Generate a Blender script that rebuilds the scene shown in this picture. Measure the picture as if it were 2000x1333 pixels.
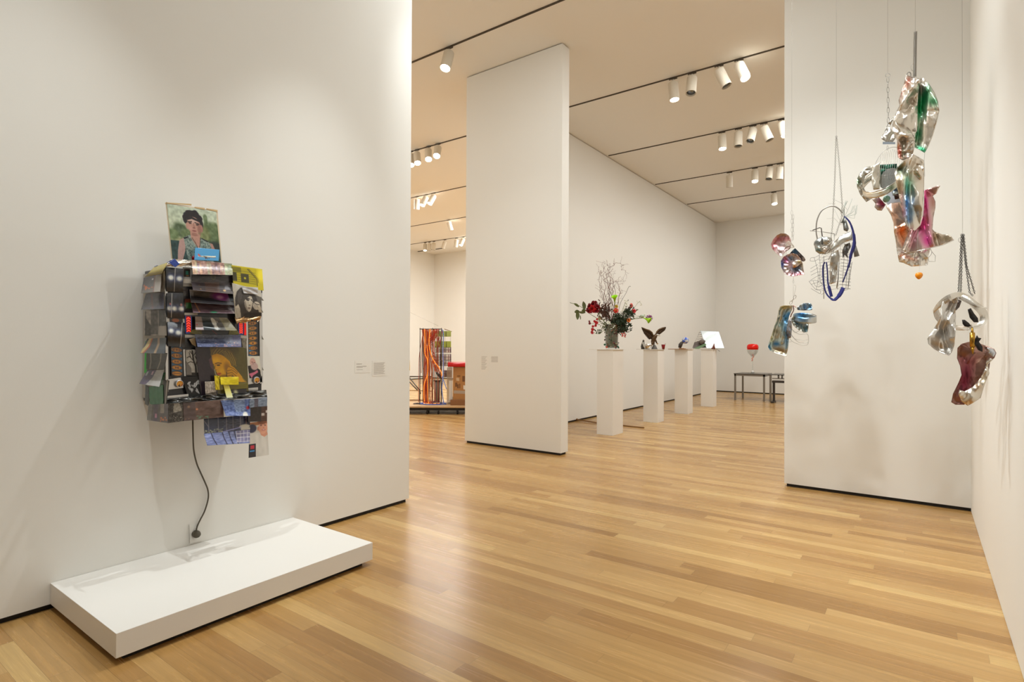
import bpy, bmesh, math, random
import numpy as np
from mathutils import Vector, Matrix
from mathutils.geometry import delaunay_2d_cdt

for o in list(bpy.data.objects):
    bpy.data.objects.remove(o)
SC = bpy.context.scene
COL = SC.collection
random.seed(7)
RNG = np.random.default_rng(11)

# ------------------------------------------------------------------ camera
# metres: x to the right wall, y down the gallery, z up. Solved from the straight edges of the room.
F, YAW, PIT, ROL, H = 1098.33, 0.627514, 0.00828053, 0.00457748, 1.35
_cy, _sy, _cp, _sp = math.cos(YAW), math.sin(YAW), math.cos(PIT), math.sin(PIT)
FW = np.array([-_sy*_cp, _cy*_cp, _sp]); _r = np.array([_cy, _sy, 0.0]); _u = np.cross(_r, FW)
RT = _r*math.cos(ROL) + _u*math.sin(ROL); UP = -_r*math.sin(ROL) + _u*math.cos(ROL)
CAM = np.array([0.0, 0.0, H])
cd = bpy.data.cameras.new('camera'); cam = bpy.data.objects.new('camera', cd); COL.objects.link(cam)
cd.sensor_width = 36; cd.lens = 36*F/2000; cd.clip_start = 0.02; cd.clip_end = 200
cam.matrix_world = Matrix(((RT[0], UP[0], -FW[0], 0), (RT[1], UP[1], -FW[1], 0), (RT[2], UP[2], -FW[2], H), (0, 0, 0, 1)))
SC.camera = cam

# sight lines used to measure positions off the photograph
def ray(u, v): return FW + RT*(u-1000)/F - UP*(v-666.5)/F
def onz(u, v, z=0.0): d = ray(u, v); return CAM + d*(z-H)/d[2]
def onx(u, v, x): d = ray(u, v); return CAM + d*x/d[0]
def ony(u, v, y): d = ray(u, v); return CAM + d*y/d[1]

# ------------------------------------------------------------------ light and exposure
SC.view_settings.view_transform = 'Standard'; SC.view_settings.look = 'None'
SC.view_settings.gamma = 1; SC.view_settings.use_curve_mapping = False
SC.view_settings.exposure = 0.0
wd = bpy.data.worlds.new('world'); SC.world = wd; wd.use_nodes = True
wd.node_tree.nodes['Background'].inputs[0].default_value = (1, 0.93, 0.82, 1)
wd.node_tree.nodes['Background'].inputs[1].default_value = 0.0

WARM = (0.95, 0.985, 0.985); NEUT = (0.92, 0.98, 1.0)
def spot(loc, target, energy, angle=70, blend=0.8, radius=0.04, color=NEUT):
    l = bpy.data.lights.new('spot_lamp', 'SPOT'); o = bpy.data.objects.new('spot_lamp', l); COL.objects.link(o)
    l.energy = energy; l.spot_size = math.radians(angle); l.spot_blend = blend; l.shadow_soft_size = radius; l.color = color
    o.location = loc; o.rotation_euler = (Vector(target)-Vector(loc)).to_track_quat('-Z', 'Y').to_euler(); return o
def area(loc, target, energy, sx, sy, color=NEUT):  # soft ambient fill added under the ceiling, not a fixture of the room
    l = bpy.data.lights.new('added_fill', 'AREA'); o = bpy.data.objects.new('added_fill', l); COL.objects.link(o)
    l.shape = 'RECTANGLE'; l.size = sx; l.size_y = sy; l.energy = energy; l.color = color
    o.location = loc; o.rotation_euler = (Vector(target)-Vector(loc)).to_track_quat('-Z', 'Y').to_euler(); return o
ZC = 5.1
# near room: added overhead fill, and washes on the left wall, the return wall, the right wall and the middle wall
area((-1.7, 1.2, 5.02), (-1.9, 1.2, 0), 32, 0.3, 6.0)
spot((-2.35, 2.75, 4.95), (-3.5, 2.0, 0.4), 210, 46, 1.0, 0.02)
spot((-2.35, 0.39, 4.95), (-3.5, 1.2, 0.4), 210, 46, 1.0, 0.02)
for y, e in ((-1.8, 115), (0.39, 60), (2.8, 70), (5.0, 110)): spot((-0.5, y, 4.95), (-3.5, y*.9, 0.5), e, 68, 1.0, 0.15)
spot((-1.7, 2.8, 4.95), (-0.9, 5.9, 1.4), 165, 60, 0.9, 0.12)
spot((-0.6, 2.8, 4.95), (-0.1, 5.9, 1.4), 165, 60, 0.9, 0.12)
spot((-1.7, 0.39, 4.95), (-0.2, 5.9, 2.2), 125, 70, 0.9, 0.14)
spot((-1.6, 3.1, 4.95), (0.3, 4.3, 0.1), 420, 44, 1.0, 0.03)
spot((-1.6, 0.39, 4.95), (0.3, 3.2, 0.0), 430, 44, 1.0, 0.03)
spot((-0.05, 0.39, 4.95), (0.15, 3.9, 0.4), 75, 30, 1.0, 0.03)
spot((-0.45, 5.15, 4.97), (-0.45, 4.8, 0), 55, 60, 1.0, 0.03)
spot((-2.6, 2.8, 4.95), (-4.3, 5.9, 0.8), 130, 60, 0.9, 0.05)
spot((-2.2, 3.2, 4.95), (-4.1, 5.9, 2.0), 12, 70, 0.9, 0.05)
area((-2.6, 4.1, 5.05), (-2.8, 4.6, 0), 46, 2.0, 0.3)
# the galleries beyond: mostly added fill strips under the ceiling
for y in (7.75, 10.16, 12.57, 14.78):
    area((-1.6, y, 5.07), (-1.9, y, 0), 76, 3.6, 0.1, WARM)
    area((-10.5, y, 5.07), (-10.5, y, 0), 180, 5.0, 0.1, WARM)
area((-8.5, 5.3, 5.07), (-8.0, 6.3, 0), 60, 4.0, 0.1, WARM)
spot((-2.6, 6.9, 4.97), (-3.87, 7.9, 1.2), 40, 24, 0.8, 0.03, WARM)
spot((-2.6, 8.8, 4.97), (-3.87, 9.7, 1.2), 34, 24, 0.8, 0.03, WARM)
# ------------------------------------------------------------------ materials
def nmat(name):
    m = bpy.data.materials.new(name); m.use_nodes = True
    return m, m.node_tree.nodes, m.node_tree.links, m.node_tree.nodes['Principled BSDF']
def s2l(c):
    return tuple((x/12.92 if x <= 0.04045 else ((x+0.055)/1.055)**2.4) for x in c)
def rgb(r, g, b): return s2l((r/255, g/255, b/255))
_mc = {}
def mat(name, col, rough=0.5, metal=0.0, bump=0.0, scale=40.0, emit=0.0, trans=0.0, var=0.06, ior=1.45, coat=0.0, spec=0.5, alpha=1.0):
    if name in _mc: return _mc[name]
    m, N, L, B = nmat(name)
    B.inputs['Roughness'].default_value = rough; B.inputs['Metallic'].default_value = metal
    B.inputs['IOR'].default_value = ior; B.inputs['Transmission Weight'].default_value = trans
    B.inputs['Coat Weight'].default_value = coat; B.inputs['Specular IOR Level'].default_value = spec
    B.inputs['Alpha'].default_value = alpha
    tc = N.new('ShaderNodeTexCoord'); nz = N.new('ShaderNodeTexNoise'); nz.inputs['Scale'].default_value = scale
    nz.inputs['Detail'].default_value = 4; L.new(tc.outputs['Object'], nz.inputs['Vector'])
    mx = N.new('ShaderNodeMix'); mx.data_type = 'RGBA'
    mx.inputs['A'].default_value = tuple(max(0, c*(1-var)) for c in col) + (1,)
    mx.inputs['B'].default_value = tuple(min(1, c*(1+var)) for c in col) + (1,)
    L.new(nz.outputs['Fac'], mx.inputs['Factor']); L.new(mx.outputs['Result'], B.inputs['Base Color'])
    if bump:
        bp = N.new('ShaderNodeBump'); bp.inputs['Strength'].default_value = bump; bp.inputs['Distance'].default_value = 0.002
        L.new(nz.outputs['Fac'], bp.inputs['Height']); L.new(bp.outputs['Normal'], B.inputs['Normal'])
    if emit:
        B.inputs['Emission Color'].default_value = tuple(col)+(1,); B.inputs['Emission Strength'].default_value = emit
    _mc[name] = m; return m

M_WALL = mat('wall_paint', rgb(236, 233, 226), 0.65, bump=0.08, scale=300, var=0.01, spec=0.3)
M_WALLR = M_WALL
M_CEIL = mat('ceiling_paint', rgb(243, 240, 234), 0.8, bump=0.05, scale=200, var=0.01, spec=0.2)
M_PLINTH = mat('plinth_paint', rgb(236, 232, 225), 0.4, bump=0.04, scale=200, var=0.01)
M_BLACK = mat('shadow_gap_black', (0.012, 0.011, 0.011), 0.6)
M_STEEL = mat('polished_steel', (0.62, 0.6, 0.57), 0.13, 1.0, bump=0.15, scale=60, var=0.1)
M_WIRE = mat('galvanised_wire', (0.36, 0.34, 0.31), 0.35, 1.0, scale=100)
M_DWIRE = mat('dark_wire', (0.12, 0.11, 0.1), 0.4, 0.9, scale=100)
M_LAMP = mat('track_head_white', rgb(214, 204, 186), 0.45, scale=80, var=0.03)
M_TRACK = mat('track_slot', rgb(70, 60, 48), 0.6)
M_GLOW = mat('lamp_lens_lit', (1.0, 0.97, 0.9), 0.4, emit=14)
M_LENSOFF = mat('lamp_lens_unlit', (0.25, 0.3, 0.38), 0.15, 0.8)

def floor_material():
    m, N, L, B = nmat('oak_floor')
    geo = N.new('ShaderNodeNewGeometry'); sep = N.new('ShaderNodeSeparateXYZ'); L.new(geo.outputs['Position'], sep.inputs[0])
    def math_(op, a, b=None, c=None):
        n = N.new('ShaderNodeMath'); n.operation = op
        for i, x in enumerate((a, b, c)):
            if x is None: continue
            if isinstance(x, (int, float)): n.inputs[i].default_value = x
            else: L.new(x, n.inputs[i])
        return n.outputs[0]
    W = 0.083
    yr = math_('DIVIDE', math_('ADD', sep.outputs[1], 20.0), W)
    row = math_('FLOOR', yr); fy = math_('SUBTRACT', yr, row)
    wn = N.new('ShaderNodeTexWhiteNoise'); wn.noise_dimensions = '1D'; L.new(row, wn.inputs['W'])
    ln = math_('ADD', math_('MULTIPLY', wn.outputs['Value'], 0.9), 1.1)
    xo = math_('ADD', math_('ADD', sep.outputs[0], 40.0), math_('MULTIPLY', wn.outputs['Value'], 37.0))
    xr = math_('DIVIDE', xo, ln); cx = math_('FLOOR', xr); fx = math_('SUBTRACT', xr, cx)
    cmb = N.new('ShaderNodeCombineXYZ'); L.new(row, cmb.inputs[0]); L.new(cx, cmb.inputs[1])
    wp = N.new('ShaderNodeTexWhiteNoise'); wp.noise_dimensions = '3D'; L.new(cmb.outputs[0], wp.inputs['Vector'])
    ramp = N.new('ShaderNodeValToRGB'); e = ramp.color_ramp.elements
    e[0].position = 0.0; e[0].color = rgb(156, 115, 63)+(1,)
    e[1].position = 1.0; e[1].color = rgb(202, 166, 106)+(1,)
    for p, c in ((0.12, (168, 125, 71)), (0.45, (180, 139, 82)), (0.8, (187, 147, 90)), (0.93, (195, 156, 98))):
        x = e.new(p); x.color = rgb(*c)+(1,)
    L.new(wp.outputs['Value'], ramp.inputs[0])
    # grain: long streaks along x, offset per board
    mp = N.new('ShaderNodeCombineXYZ')
    L.new(math_('ADD', math_('MULTIPLY', sep.outputs[0], 2.2), math_('MULTIPLY', wp.outputs['Value'], 91.0)), mp.inputs[0])
    L.new(math_('MULTIPLY', sep.outputs[1], 55.0), mp.inputs[1])
    L.new(math_('MULTIPLY', wp.outputs['Value'], 17.0), mp.inputs[2])
    g = N.new('ShaderNodeTexNoise'); g.inputs['Scale'].default_value = 1.0; g.inputs['Detail'].default_value = 6; g.inputs['Distortion'].default_value = 0.5
    L.new(mp.outputs[0], g.inputs['Vector'])
    mp2 = N.new('ShaderNodeCombineXYZ'); L.new(math_('ADD', math_('MULTIPLY', sep.outputs[0], 9.0), math_('MULTIPLY', wp.outputs['Value'], 50.0)), mp2.inputs[0])
    L.new(math_('MULTIPLY', sep.outputs[1], 330.0), mp2.inputs[1])
    g2 = N.new('ShaderNodeTexNoise'); g2.inputs['Scale'].default_value = 1.0; g2.inputs['Detail'].default_value = 3
    L.new(mp2.outputs[0], g2.inputs['Vector'])
    fac = math_('MULTIPLY_ADD', math_('SUBTRACT', g.outputs['Fac'], 0.5), 0.55, 1.0)
    fac = math_('MULTIPLY', fac, math_('MULTIPLY_ADD', math_('SUBTRACT', g2.outputs['Fac'], 0.5), 0.28, 1.0))
    # seams
    sy = math_('MINIMUM', fy, math_('SUBTRACT', 1.0, fy)); sx = math_('MULTIPLY', math_('MINIMUM', fx, math_('SUBTRACT', 1.0, fx)), ln)
    seam = math_('MINIMUM', math_('MULTIPLY', sy, W), sx)
    sm = N.new('ShaderNodeMapRange'); sm.inputs['From Min'].default_value = 0.0003; sm.inputs['From Max'].default_value = 0.0013
    sm.inputs['To Min'].default_value = 0.62; sm.inputs['To Max'].default_value = 1.0; L.new(seam, sm.inputs['Value'])
    fac = math_('MULTIPLY', fac, sm.outputs[0])
    vm = N.new('ShaderNodeVectorMath'); vm.operation = 'SCALE'; L.new(ramp.outputs[0], vm.inputs[0]); L.new(fac, vm.inputs['Scale'])
    L.new(vm.outputs[0], B.inputs['Base Color'])
    B.inputs['Roughness'].default_value = 0.3; B.inputs['Specular IOR Level'].default_value = 0.45
    rr = math_('MULTIPLY_ADD', g.outputs['Fac'], 0.12, 0.2); L.new(rr, B.inputs['Roughness'])
    bp = N.new('ShaderNodeBump'); bp.inputs['Strength'].default_value = 0.06; bp.inputs['Distance'].default_value = 0.002
    L.new(math_('ADD', g2.outputs['Fac'], sm.outputs[0]), bp.inputs['Height']); L.new(bp.outputs['Normal'], B.inputs['Normal'])
    return m

# ------------------------------------------------------------------ mesh helpers
class MB:
    def __init__(s): s.v = []; s.f = []; s.m = []; s.mats = []; s.smooth = []
    def mi(s, m):
        if m not in s.mats: s.mats.append(m)
        return s.mats.index(m)
    def add(s, vs, fs, m, smooth=False):
        b = len(s.v); k = s.mi(m); s.v += [tuple(float(c) for c in p) for p in vs]
        for f in fs: s.f.append(tuple(b+i for i in f)); s.m.append(k); s.smooth.append(smooth)
    def box(s, lo, hi, m):
        x0, y0, z0 = lo; x1, y1, z1 = hi
        s.add([(x0,y0,z0),(x1,y0,z0),(x1,y1,z0),(x0,y1,z0),(x0,y0,z1),(x1,y0,z1),(x1,y1,z1),(x0,y1,z1)],
              [(0,3,2,1),(4,5,6,7),(0,1,5,4),(1,2,6,5),(2,3,7,6),(3,0,4,7)], m)
    def hexa(s, p, m):   # 8 points: 4 of one face, 4 of the opposite
        s.add(p, [(0,3,2,1),(4,5,6,7),(0,1,5,4),(1,2,6,5),(2,3,7,6),(3,0,4,7)], m)
    def tube(s, pts, r, m, n=8, closed=False, cap=True):
        P = [Vector(tuple(map(float, p))) for p in pts]; k = len(P)
        rs = r if isinstance(r, (list, tuple)) else [r]*k
        ref = None; vs = []
        for i in range(k):
            a = P[(i-1) % k] if (closed or i > 0) else P[i]; b = P[(i+1) % k] if (closed or i < k-1) else P[i]
            t = (b-a); t = t.normalized() if t.length > 1e-9 else Vector((0, 0, 1))
            if ref is None:
                ref = t.orthogonal().normalized()
            else:
                ref = (ref - t*ref.dot(t)); ref = ref.normalized() if ref.length > 1e-6 else t.orthogonal().normalized()
            w = t.cross(ref)
            for j in range(n):
                an = 2*math.pi*j/n; vs.append(P[i] + (ref*math.cos(an) + w*math.sin(an))*rs[i])
        fs = []
        for i in range(k if closed else k-1):
            i2 = (i+1) % k
            for j in range(n): fs.append((i*n+j, i*n+(j+1) % n, i2*n+(j+1) % n, i2*n+j))
        if cap and not closed: fs += [tuple(range(n))[::-1], tuple((k-1)*n+j for j in range(n))]
        s.add(vs, fs, m, True)
    def lathe(s, prof, c, m, n=32, axis=(0, 0, 1), smooth=True, closed=False):
        ax = Vector(axis).normalized(); e1 = ax.orthogonal().normalized(); e2 = ax.cross(e1); c = Vector(tuple(map(float, c)))
        vs = []
        for (r, h) in prof:
            for j in range(n):
                an = 2*math.pi*j/n; vs.append(c + ax*h + (e1*math.cos(an)+e2*math.sin(an))*r)
        k = len(prof); fs = []
        for i in range(k-1):
            for j in range(n): fs.append((i*n+j, i*n+(j+1) % n, (i+1)*n+(j+1) % n, (i+1)*n+j))
        if prof[0][0] > 1e-6: fs.append(tuple(range(n))[::-1])
        if prof[-1][0] > 1e-6 and not closed: fs.append(tuple((k-1)*n+j for j in range(n)))
        s.add(vs, fs, m, smooth)
    def ell(s, c, r, m, n=14, R=None, jit=0.0):
        c = np.array(c, float); vs = []; k = n//2+1
        for i in range(k):
            th = math.pi*i/(k-1)
            for j in range(n):
                ph = 2*math.pi*j/n
                p = np.array([math.sin(th)*math.cos(ph)*r[0], math.sin(th)*math.sin(ph)*r[1], math.cos(th)*r[2]])
                if jit: p = p*(1+random.uniform(-jit, jit))
                if R is not None: p = R @ p
                vs.append(c+p)
        fs = [(i*n+j, (i+1)*n+j, (i+1)*n+(j+1) % n, i*n+(j+1) % n) for i in range(k-1) for j in range(n)]
        s.add(vs, fs, m, True)
    def build(s, name, parent=None, bevel=0.0, solid=0.0, sub=0):
        me = bpy.data.meshes.new(name); me.from_pydata(s.v, [], s.f)
        for m in s.mats: me.materials.append(m)
        me.polygons.foreach_set('material_index', s.m); me.polygons.foreach_set('use_smooth', s.smooth)
        me.update()
        o = bpy.data.objects.new(name, me); COL.objects.link(o)
        if parent: o.parent = parent; o.matrix_parent_inverse = Matrix.Translation(-parent.location)
        if solid:
            d = o.modifiers.new('thick', 'SOLIDIFY'); d.thickness = solid; d.offset = 0
        if sub:
            d = o.modifiers.new('sub', 'SUBSURF'); d.levels = sub; d.render_levels = sub
        if bevel:
            d = o.modifiers.new('bevel', 'BEVEL'); d.width = bevel; d.segments = 2; d.limit_method = 'ANGLE'; d.angle_limit = 0.6
        return o
def tag(o, label, cat, group=None, kind=None):
    o['label'] = label
    if cat: o['category'] = cat
    if group: o['group'] = group
    if kind: o['kind'] = kind
    return o
def thing(name, loc, label, cat, group=None):
    o = bpy.data.objects.new(name, None); o.empty_display_size = 0.05; COL.objects.link(o)
    o.location = tuple(float(c) for c in loc); return tag(o, label, cat, group)
def struct(name, mb, bevel=0.0, parent=None):
    o = mb.build(name, parent, bevel); o['kind'] = 'structure'; return o
def V(*a): return np.array(a, float)

# ------------------------------------------------------------------ the rooms
XL, XR, YM, YR, YF = -3.565, 0.34, 5.95, 5.97, 17.35
b = MB(); b.box((-17, -4.2, -0.1), (4.2, 18, 0), floor_material()); struct('floor', b)
b = MB(); b.box((-17, -4.2, ZC), (4.2, 18, ZC+0.1), M_CEIL); struct('ceiling', b)
def wall(name, x0, y0, x1, y1, top=ZC, gap=0.03, rec=0.02):
    b = MB(); b.box((x0, y0, gap), (x1, y1, top), M_WALL); w = struct(name, b)
    b = MB(); b.box((x0+rec, y0+rec, 0), (x1-rec, y1-rec, gap), M_BLACK); t = struct('baseboard_'+name[5:], b)
    return w
wall('wall_left', XL-0.3, -3.9, XL, 3.413)
wall('wall_middle', -5.117, YM, -3.567, 6.118, top=ZC-0.012)
wall('wall_long', -5.3, 7.0, -4.99, YF, top=ZC-0.012)
wall('wall_return', -1.065, YR, 0.45, 6.2)
b = MB(); b.box((XR, -3.9, 0.004), (XR+0.25, YR+0.1, ZC), M_WALL); struct('wall_right', b)
wall('wall_far', -5.5, YF, 4.0, YF+0.2)
wall('wall_back', -3.9, -4.1, 0.6, -3.9)
wall('wall_far_right', 3.8, 6.2, 4.0, YF)
wall('wall_right_gallery', 0.45, 6.0, 4.0, 6.2)
# the gallery seen through the left gap
wall('wall_left_gallery', -16.4, 2.8, -16.2, 16.85, top=ZC)
wall('wall_left_gallery_far', -16.4, 16.85, -5.3, 17.05, top=ZC)
wall('wall_left_gallery_near', -16.4, 2.6, XL-0.3, 2.8, top=ZC)
b = MB()
for x0, x1 in ((-16.2, -5.3),):
    b.box((x0, 15.9, ZC-0.02), (-14.9, 15.95, ZC-0.002), M_TRACK)
struct('trim_1', b)

# lighting tracks let into the ceiling
TR = (0.39, 2.80, 5.21, 7.62, 10.03, 12.44, 14.65)
for i, y in enumerate(TR):
    b = MB()
    segs = [(XL+0.05, XR-0.05)] if i < 2 else ([(-16.1, XR-0.05)] if i == 2 else [(-16.1, -5.35), (-4.95, 3.7)])
    for x0, x1 in segs: b.box((x0, y-0.011, ZC-0.012), (x1, y+0.011, ZC+0.001), M_TRACK)
    struct('trim_%d' % (i+2), b)

HEAD_L = 0.25
def track_head(row, u, du, dep, lit, label, group):
    """row: y of its track; u: image column of its hook; du: sideways lean, dep: lean along the view"""
    x = row*ray(u, 200)[0]/ray(u, 200)[1]
    top = V(x, row, ZC-0.012)
    t = thing('track_light', top, label, 'spotlight', group)
    R2 = np.array([_cy, _sy, 0]); F2 = np.array([-_sy, _cy, 0])
    ax = R2*du + F2*dep + V(0, 0, -1); ax /= np.linalg.norm(ax)
    b = MB(); b.box(top+V(-0.055, -0.012, -0.018), top+V(0.055, 0.012, 0.0), M_TRACK)
    b.box(top+V(-0.045, -0.01, -0.022), top+V(-0.02, 0.01, -0.01), M_LAMP); b.build('track_adapter', t)
    piv = top+V(0, 0, -0.075)
    b = MB(); b.tube([top+V(0, 0, -0.012), piv+ax*0.01], 0.009, M_LAMP, 10); b.build('stem', t)
    b = MB(); c0 = piv - ax*0.005
    b.lathe([(0.0, 0.0), (0.064, 0.0), (0.068, 0.006), (0.068, HEAD_L), (0.062, HEAD_L), (0.06, HEAD_L-0.03), (0.0, HEAD_L-0.032)], c0, M_LAMP, 28, ax, smooth=False)
    hs = b.build('lamp_housing', t)
    b = MB(); b.lathe([(0.0, 0.0), (0.058, 0.0), (0.058, 0.004), (0.0, 0.006)], c0+ax*(HEAD_L-0.028), M_GLOW if lit else M_LENSOFF, 24, ax); b.build('lens', hs)
    if lit:
        e = c0+ax*(HEAD_L+0.01); spot(e, e+ax*3, lit*14, 62, 0.8, 0.05, WARM)
    return t
G1 = 'white track heads over the long gallery'; G2 = 'white track heads seen through the left gap'
def zz(z): return 790+z/2.564
def zl(z): return 790+z/4.935
HEADS = [
 (5.21, zz(222), -0.17, -0.35, 1, 'single lit white track head high up left of the free-standing middle wall', G1),
 (7.62, zz(1345), 0.05, -0.12, 1, 'leftmost lit head of the four on the nearest right-hand track', G1),
 (7.62, zz(1440), -0.15, -0.25, 0, 'unlit head with bluish lens, second from left on the nearest right-hand track', G1),
 (7.62, zz(1575), 0.38, -0.2, 0, 'unlit white head tilted to the right, third from left on the nearest right-hand track', G1),
 (7.62, zz(1675), 0.18, -0.5, 1, 'brightest white track head, rightmost on the nearest right-hand track', G1),
 (10.03, zz(1590), -0.03, -0.2, 1, 'leftmost lit head of the five on the second right-hand track', G1),
 (10.03, zz(1672), -0.06, -0.12, 0, 'upright unlit head, second from left on the second right-hand track', G1),
 (10.03, zz(1745), -0.35, -0.3, 0, 'unlit head tilted left with blue lens in the middle of the second track', G1),
 (10.03, zz(1800), 0.34, -0.2, 0, 'unlit head tilted right, fourth on the second right-hand track', G1),
 (10.03, zz(1890), 0.05, -0.4, 1, 'lit track head just at the edge of the right return wall', G1),
 (12.44, zz(1628), 0.08, 0.2, 0, 'small white head alone at the left end of the third right-hand track', G1),
 (12.44, zz(1755), -0.12, -0.3, 1, 'lit head second from left on the third right-hand track', G1),
 (12.44, zz(1830), -0.22, -0.25, 0, 'unlit head with blue lens, third on the third right-hand track', G1),
 (12.44, zz(1880), 0.0, 0.1, 0, 'unlit upright head against the return wall edge on the third track', G1),
 (14.65, zz(1850), -0.07, -0.3, 1, 'single lit head on the farthest right-hand track', G1),
 (7.6, zl(65), 0.1, -0.45, 1, 'lit track head half cut off by the left wall edge', G2),
 (7.6, zl(122), 0.16, -0.5, 1, 'lit track head with round white face, second in the left gap', G2),
 (7.6, zl(232), 0.12, -0.6, 1, 'glaring lit track head, third in the left gap on the near track', G2),
 (7.6, zl(325), -0.02, -0.7, 1, 'most glaring lit track head at the right end of the near left-gap track', G2),
 (10.0, zl(125), -0.03, 0.2, 0, 'unlit upright head left of two lit ones in the left gap', G2),
 (10.0, zl(212), -0.35, -0.4, 1, 'lit head tilted left, middle of three in the left gap', G2),
 (10.0, zl(287), -0.4, -0.4, 1, 'lit head tilted left, right one of three in the left gap', G2),
 (12.4, zl(432), 0.3, 0.2, 0, 'single unlit head tilted right, high in the left gap', G2),
 (14.65, zl(208), 0.02, -0.3, 1, 'lit small head leftmost on the farthest left-gap track', G2),
 (14.65, zl(250), -0.02, 0.0, 0, 'unlit small head beside the lit leftmost one on the farthest left-gap track', G2),
 (14.65, zl(292), -0.05, 0.0, 0, 'third small unlit head on the farthest left-gap track', G2),
 (14.65, zl(397), -0.3, 0.1, 0, 'small unlit head tilted left, alone in the middle of the farthest left-gap track', G2),
 (14.65, zl(508), -0.1, 0.1, 0, 'small unlit upright head near the middle wall in the left gap', G2),
 (14.65, zl(572), -0.35, -0.2, 1, 'small lit head touching the middle wall edge in the left gap', G2),
]
for h in HEADS: track_head(*h)

# low white platform on the floor below the wall piece
t = thing('platform', (-3.14, 1.62, 0), 'low white rectangular platform on the floor under the wall-hung collage', 'platform')
b = MB(); b.box((XL+0.002, 0.943, 0.032), (-2.722, 2.305, 0.137), M_PLINTH); b.build('deck', t, bevel=0.0015)
b = MB(); b.box((XL+0.03, 0.985, 0.0), (-2.765, 2.26, 0.032), M_BLACK); b.build('recessed_base', t)

# the four tall plinths
PED = ((7.75, 8.11, 1.295, (0.02, 0.10)), (9.54, 9.835, 1.29, (0.03, 0.1)), (11.13, 11.43, 1.287, (0, 0)), (12.81, 13.08, 1.283, (0, 0)))
PT = []
for i, (y0, y1, h, _) in enumerate(PED):
    lab = ['nearest tall white plinth, carrying the glass vase of flowers', 'second tall white plinth, carrying the bronze eagle',
           'third tall white plinth, carrying the figure with a blue and white ball', 'farthest tall white plinth, carrying the tilted silver sheet'][i]
    t = thing('plinth', (-3.88, (y0+y1)/2, 0), lab, 'plinth', 'tall white plinths in a row')
    b = MB(); b.box((-4.01, y0, 0.0), (-3.742, y1, h), M_PLINTH); b.build('column', t, bevel=0.0015)
    b = MB(); b.box((-4.14, y0-0.02, h), (-3.73, y1+0.05, h+0.008), M_PLINTH); b.build('top_sheet', t)
    PT.append(h+0.008)
# ------------------------------------------------------------------ printed sheets: colour painted on a grid, sheet bent in space
class CV:
    """a small painted picture; x, y run 0..1 from the top left; colours are 0..255"""
    def __init__(s, w, h, base):
        w, h = int(w*1.7), int(h*1.7)
        s.w, s.h = w, h; s.a = np.ones((h, w, 3))*np.array(base, float)
        s.X, s.Y = np.meshgrid((np.arange(w)+0.5)/w, (np.arange(h)+0.5)/h)
    def mix(s, m, c):
        c = np.array(c, float); s.a = s.a*(1-m[..., None]) + c*m[..., None]; return s
    def ell(s, cx, cy, rx, ry, c, soft=0.12, rot=0.0, op=1.0):
        dx, dy = s.X-cx, s.Y-cy; k = s.w/s.h; dx = dx*k
        co, si = math.cos(rot), math.sin(rot); a = (dx*co+dy*si)/(rx*k); b = (-dx*si+dy*co)/ry
        d = np.sqrt(a*a+b*b); return s.mix(np.clip((1-d)/soft+0.5, 0, 1)*op, c)
    def poly(s, P, c, op=1.0):
        m = np.zeros(s.X.shape, bool); n = len(P)
        for i in range(n):
            x0, y0 = P[i]; x1, y1 = P[(i+1) % n]
            if abs(y1-y0) < 1e-9: continue
            m ^= ((y0 > s.Y) != (y1 > s.Y)) & (s.X < (x1-x0)*(s.Y-y0)/(y1-y0)+x0)
        return s.mix(m*op, c)
    def rect(s, x0, y0, x1, y1, c, op=1.0): return s.mix(((s.X >= x0) & (s.X < x1) & (s.Y >= y0) & (s.Y < y1))*op, c)
    def line(s, P, w, c, op=1.0):
        k = s.w/s.h; m = np.zeros(s.X.shape)
        for (x0, y0), (x1, y1) in zip(P[:-1], P[1:]):
            vx, vy = (x1-x0)*k, y1-y0; L2 = vx*vx+vy*vy+1e-9
            px, py = (s.X-x0)*k, s.Y-y0; t = np.clip((px*vx+py*vy)/L2, 0, 1)
            d = np.hypot(px-t*vx, py-t*vy); m = np.maximum(m, np.clip((w-d)*s.h+0.5, 0, 1))
        return s.mix(m*op, c)
    def noise(s, n, amp, seed=0, sx=1.0, sy=1.0, tint=(1, 1, 1)):
        r = np.random.default_rng(seed); gx, gy = max(2, int(n*sx)), max(2, int(n*sy)); g = r.random((gy+1, gx+1))-0.5
        fx, fy = s.X*gx, s.Y*gy; ix, iy = np.minimum(fx.astype(int), gx-1), np.minimum(fy.astype(int), gy-1); tx, ty = fx-ix, fy-iy
        v = g[iy, ix]*(1-tx)*(1-ty)+g[iy, ix+1]*tx*(1-ty)+g[iy+1, ix]*(1-tx)*ty+g[iy+1, ix+1]*tx*ty
        s.a = np.clip(s.a+v[..., None]*amp*2*np.array(tint, float), 0, 255); return s
    def speck(s, n, c, r=0.015, seed=0, box=(0, 0, 1, 1), op=0.9):
        g = np.random.default_rng(seed)
        for _ in range(n):
            s.ell(box[0]+g.random()*(box[2]-box[0]), box[1]+g.random()*(box[3]-box[1]), r*(0.5+g.random()), r*(0.5+g.random()), c, 0.6, 0, op)
        return s
    def grad(s, c0, c1, vert=True):
        t = (s.Y if vert else s.X)[..., None]; s.a = np.array(c0, float)*(1-t)+np.array(c1, float)*t; return s
    def grey(s):
        g = s.a.mean(2, keepdims=True); s.a = g*np.array([1.0, 0.98, 0.94]); return s
    def tint(s, c, op=1.0): s.a = s.a*(1-op)+(s.a*np.array(c, float)/255)*op; return s
FONT = {'0': '757577', '1': '262227', '2': '717477', '3': '717177', '6': '747577', '8': '757577', '4': '557111'}
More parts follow.
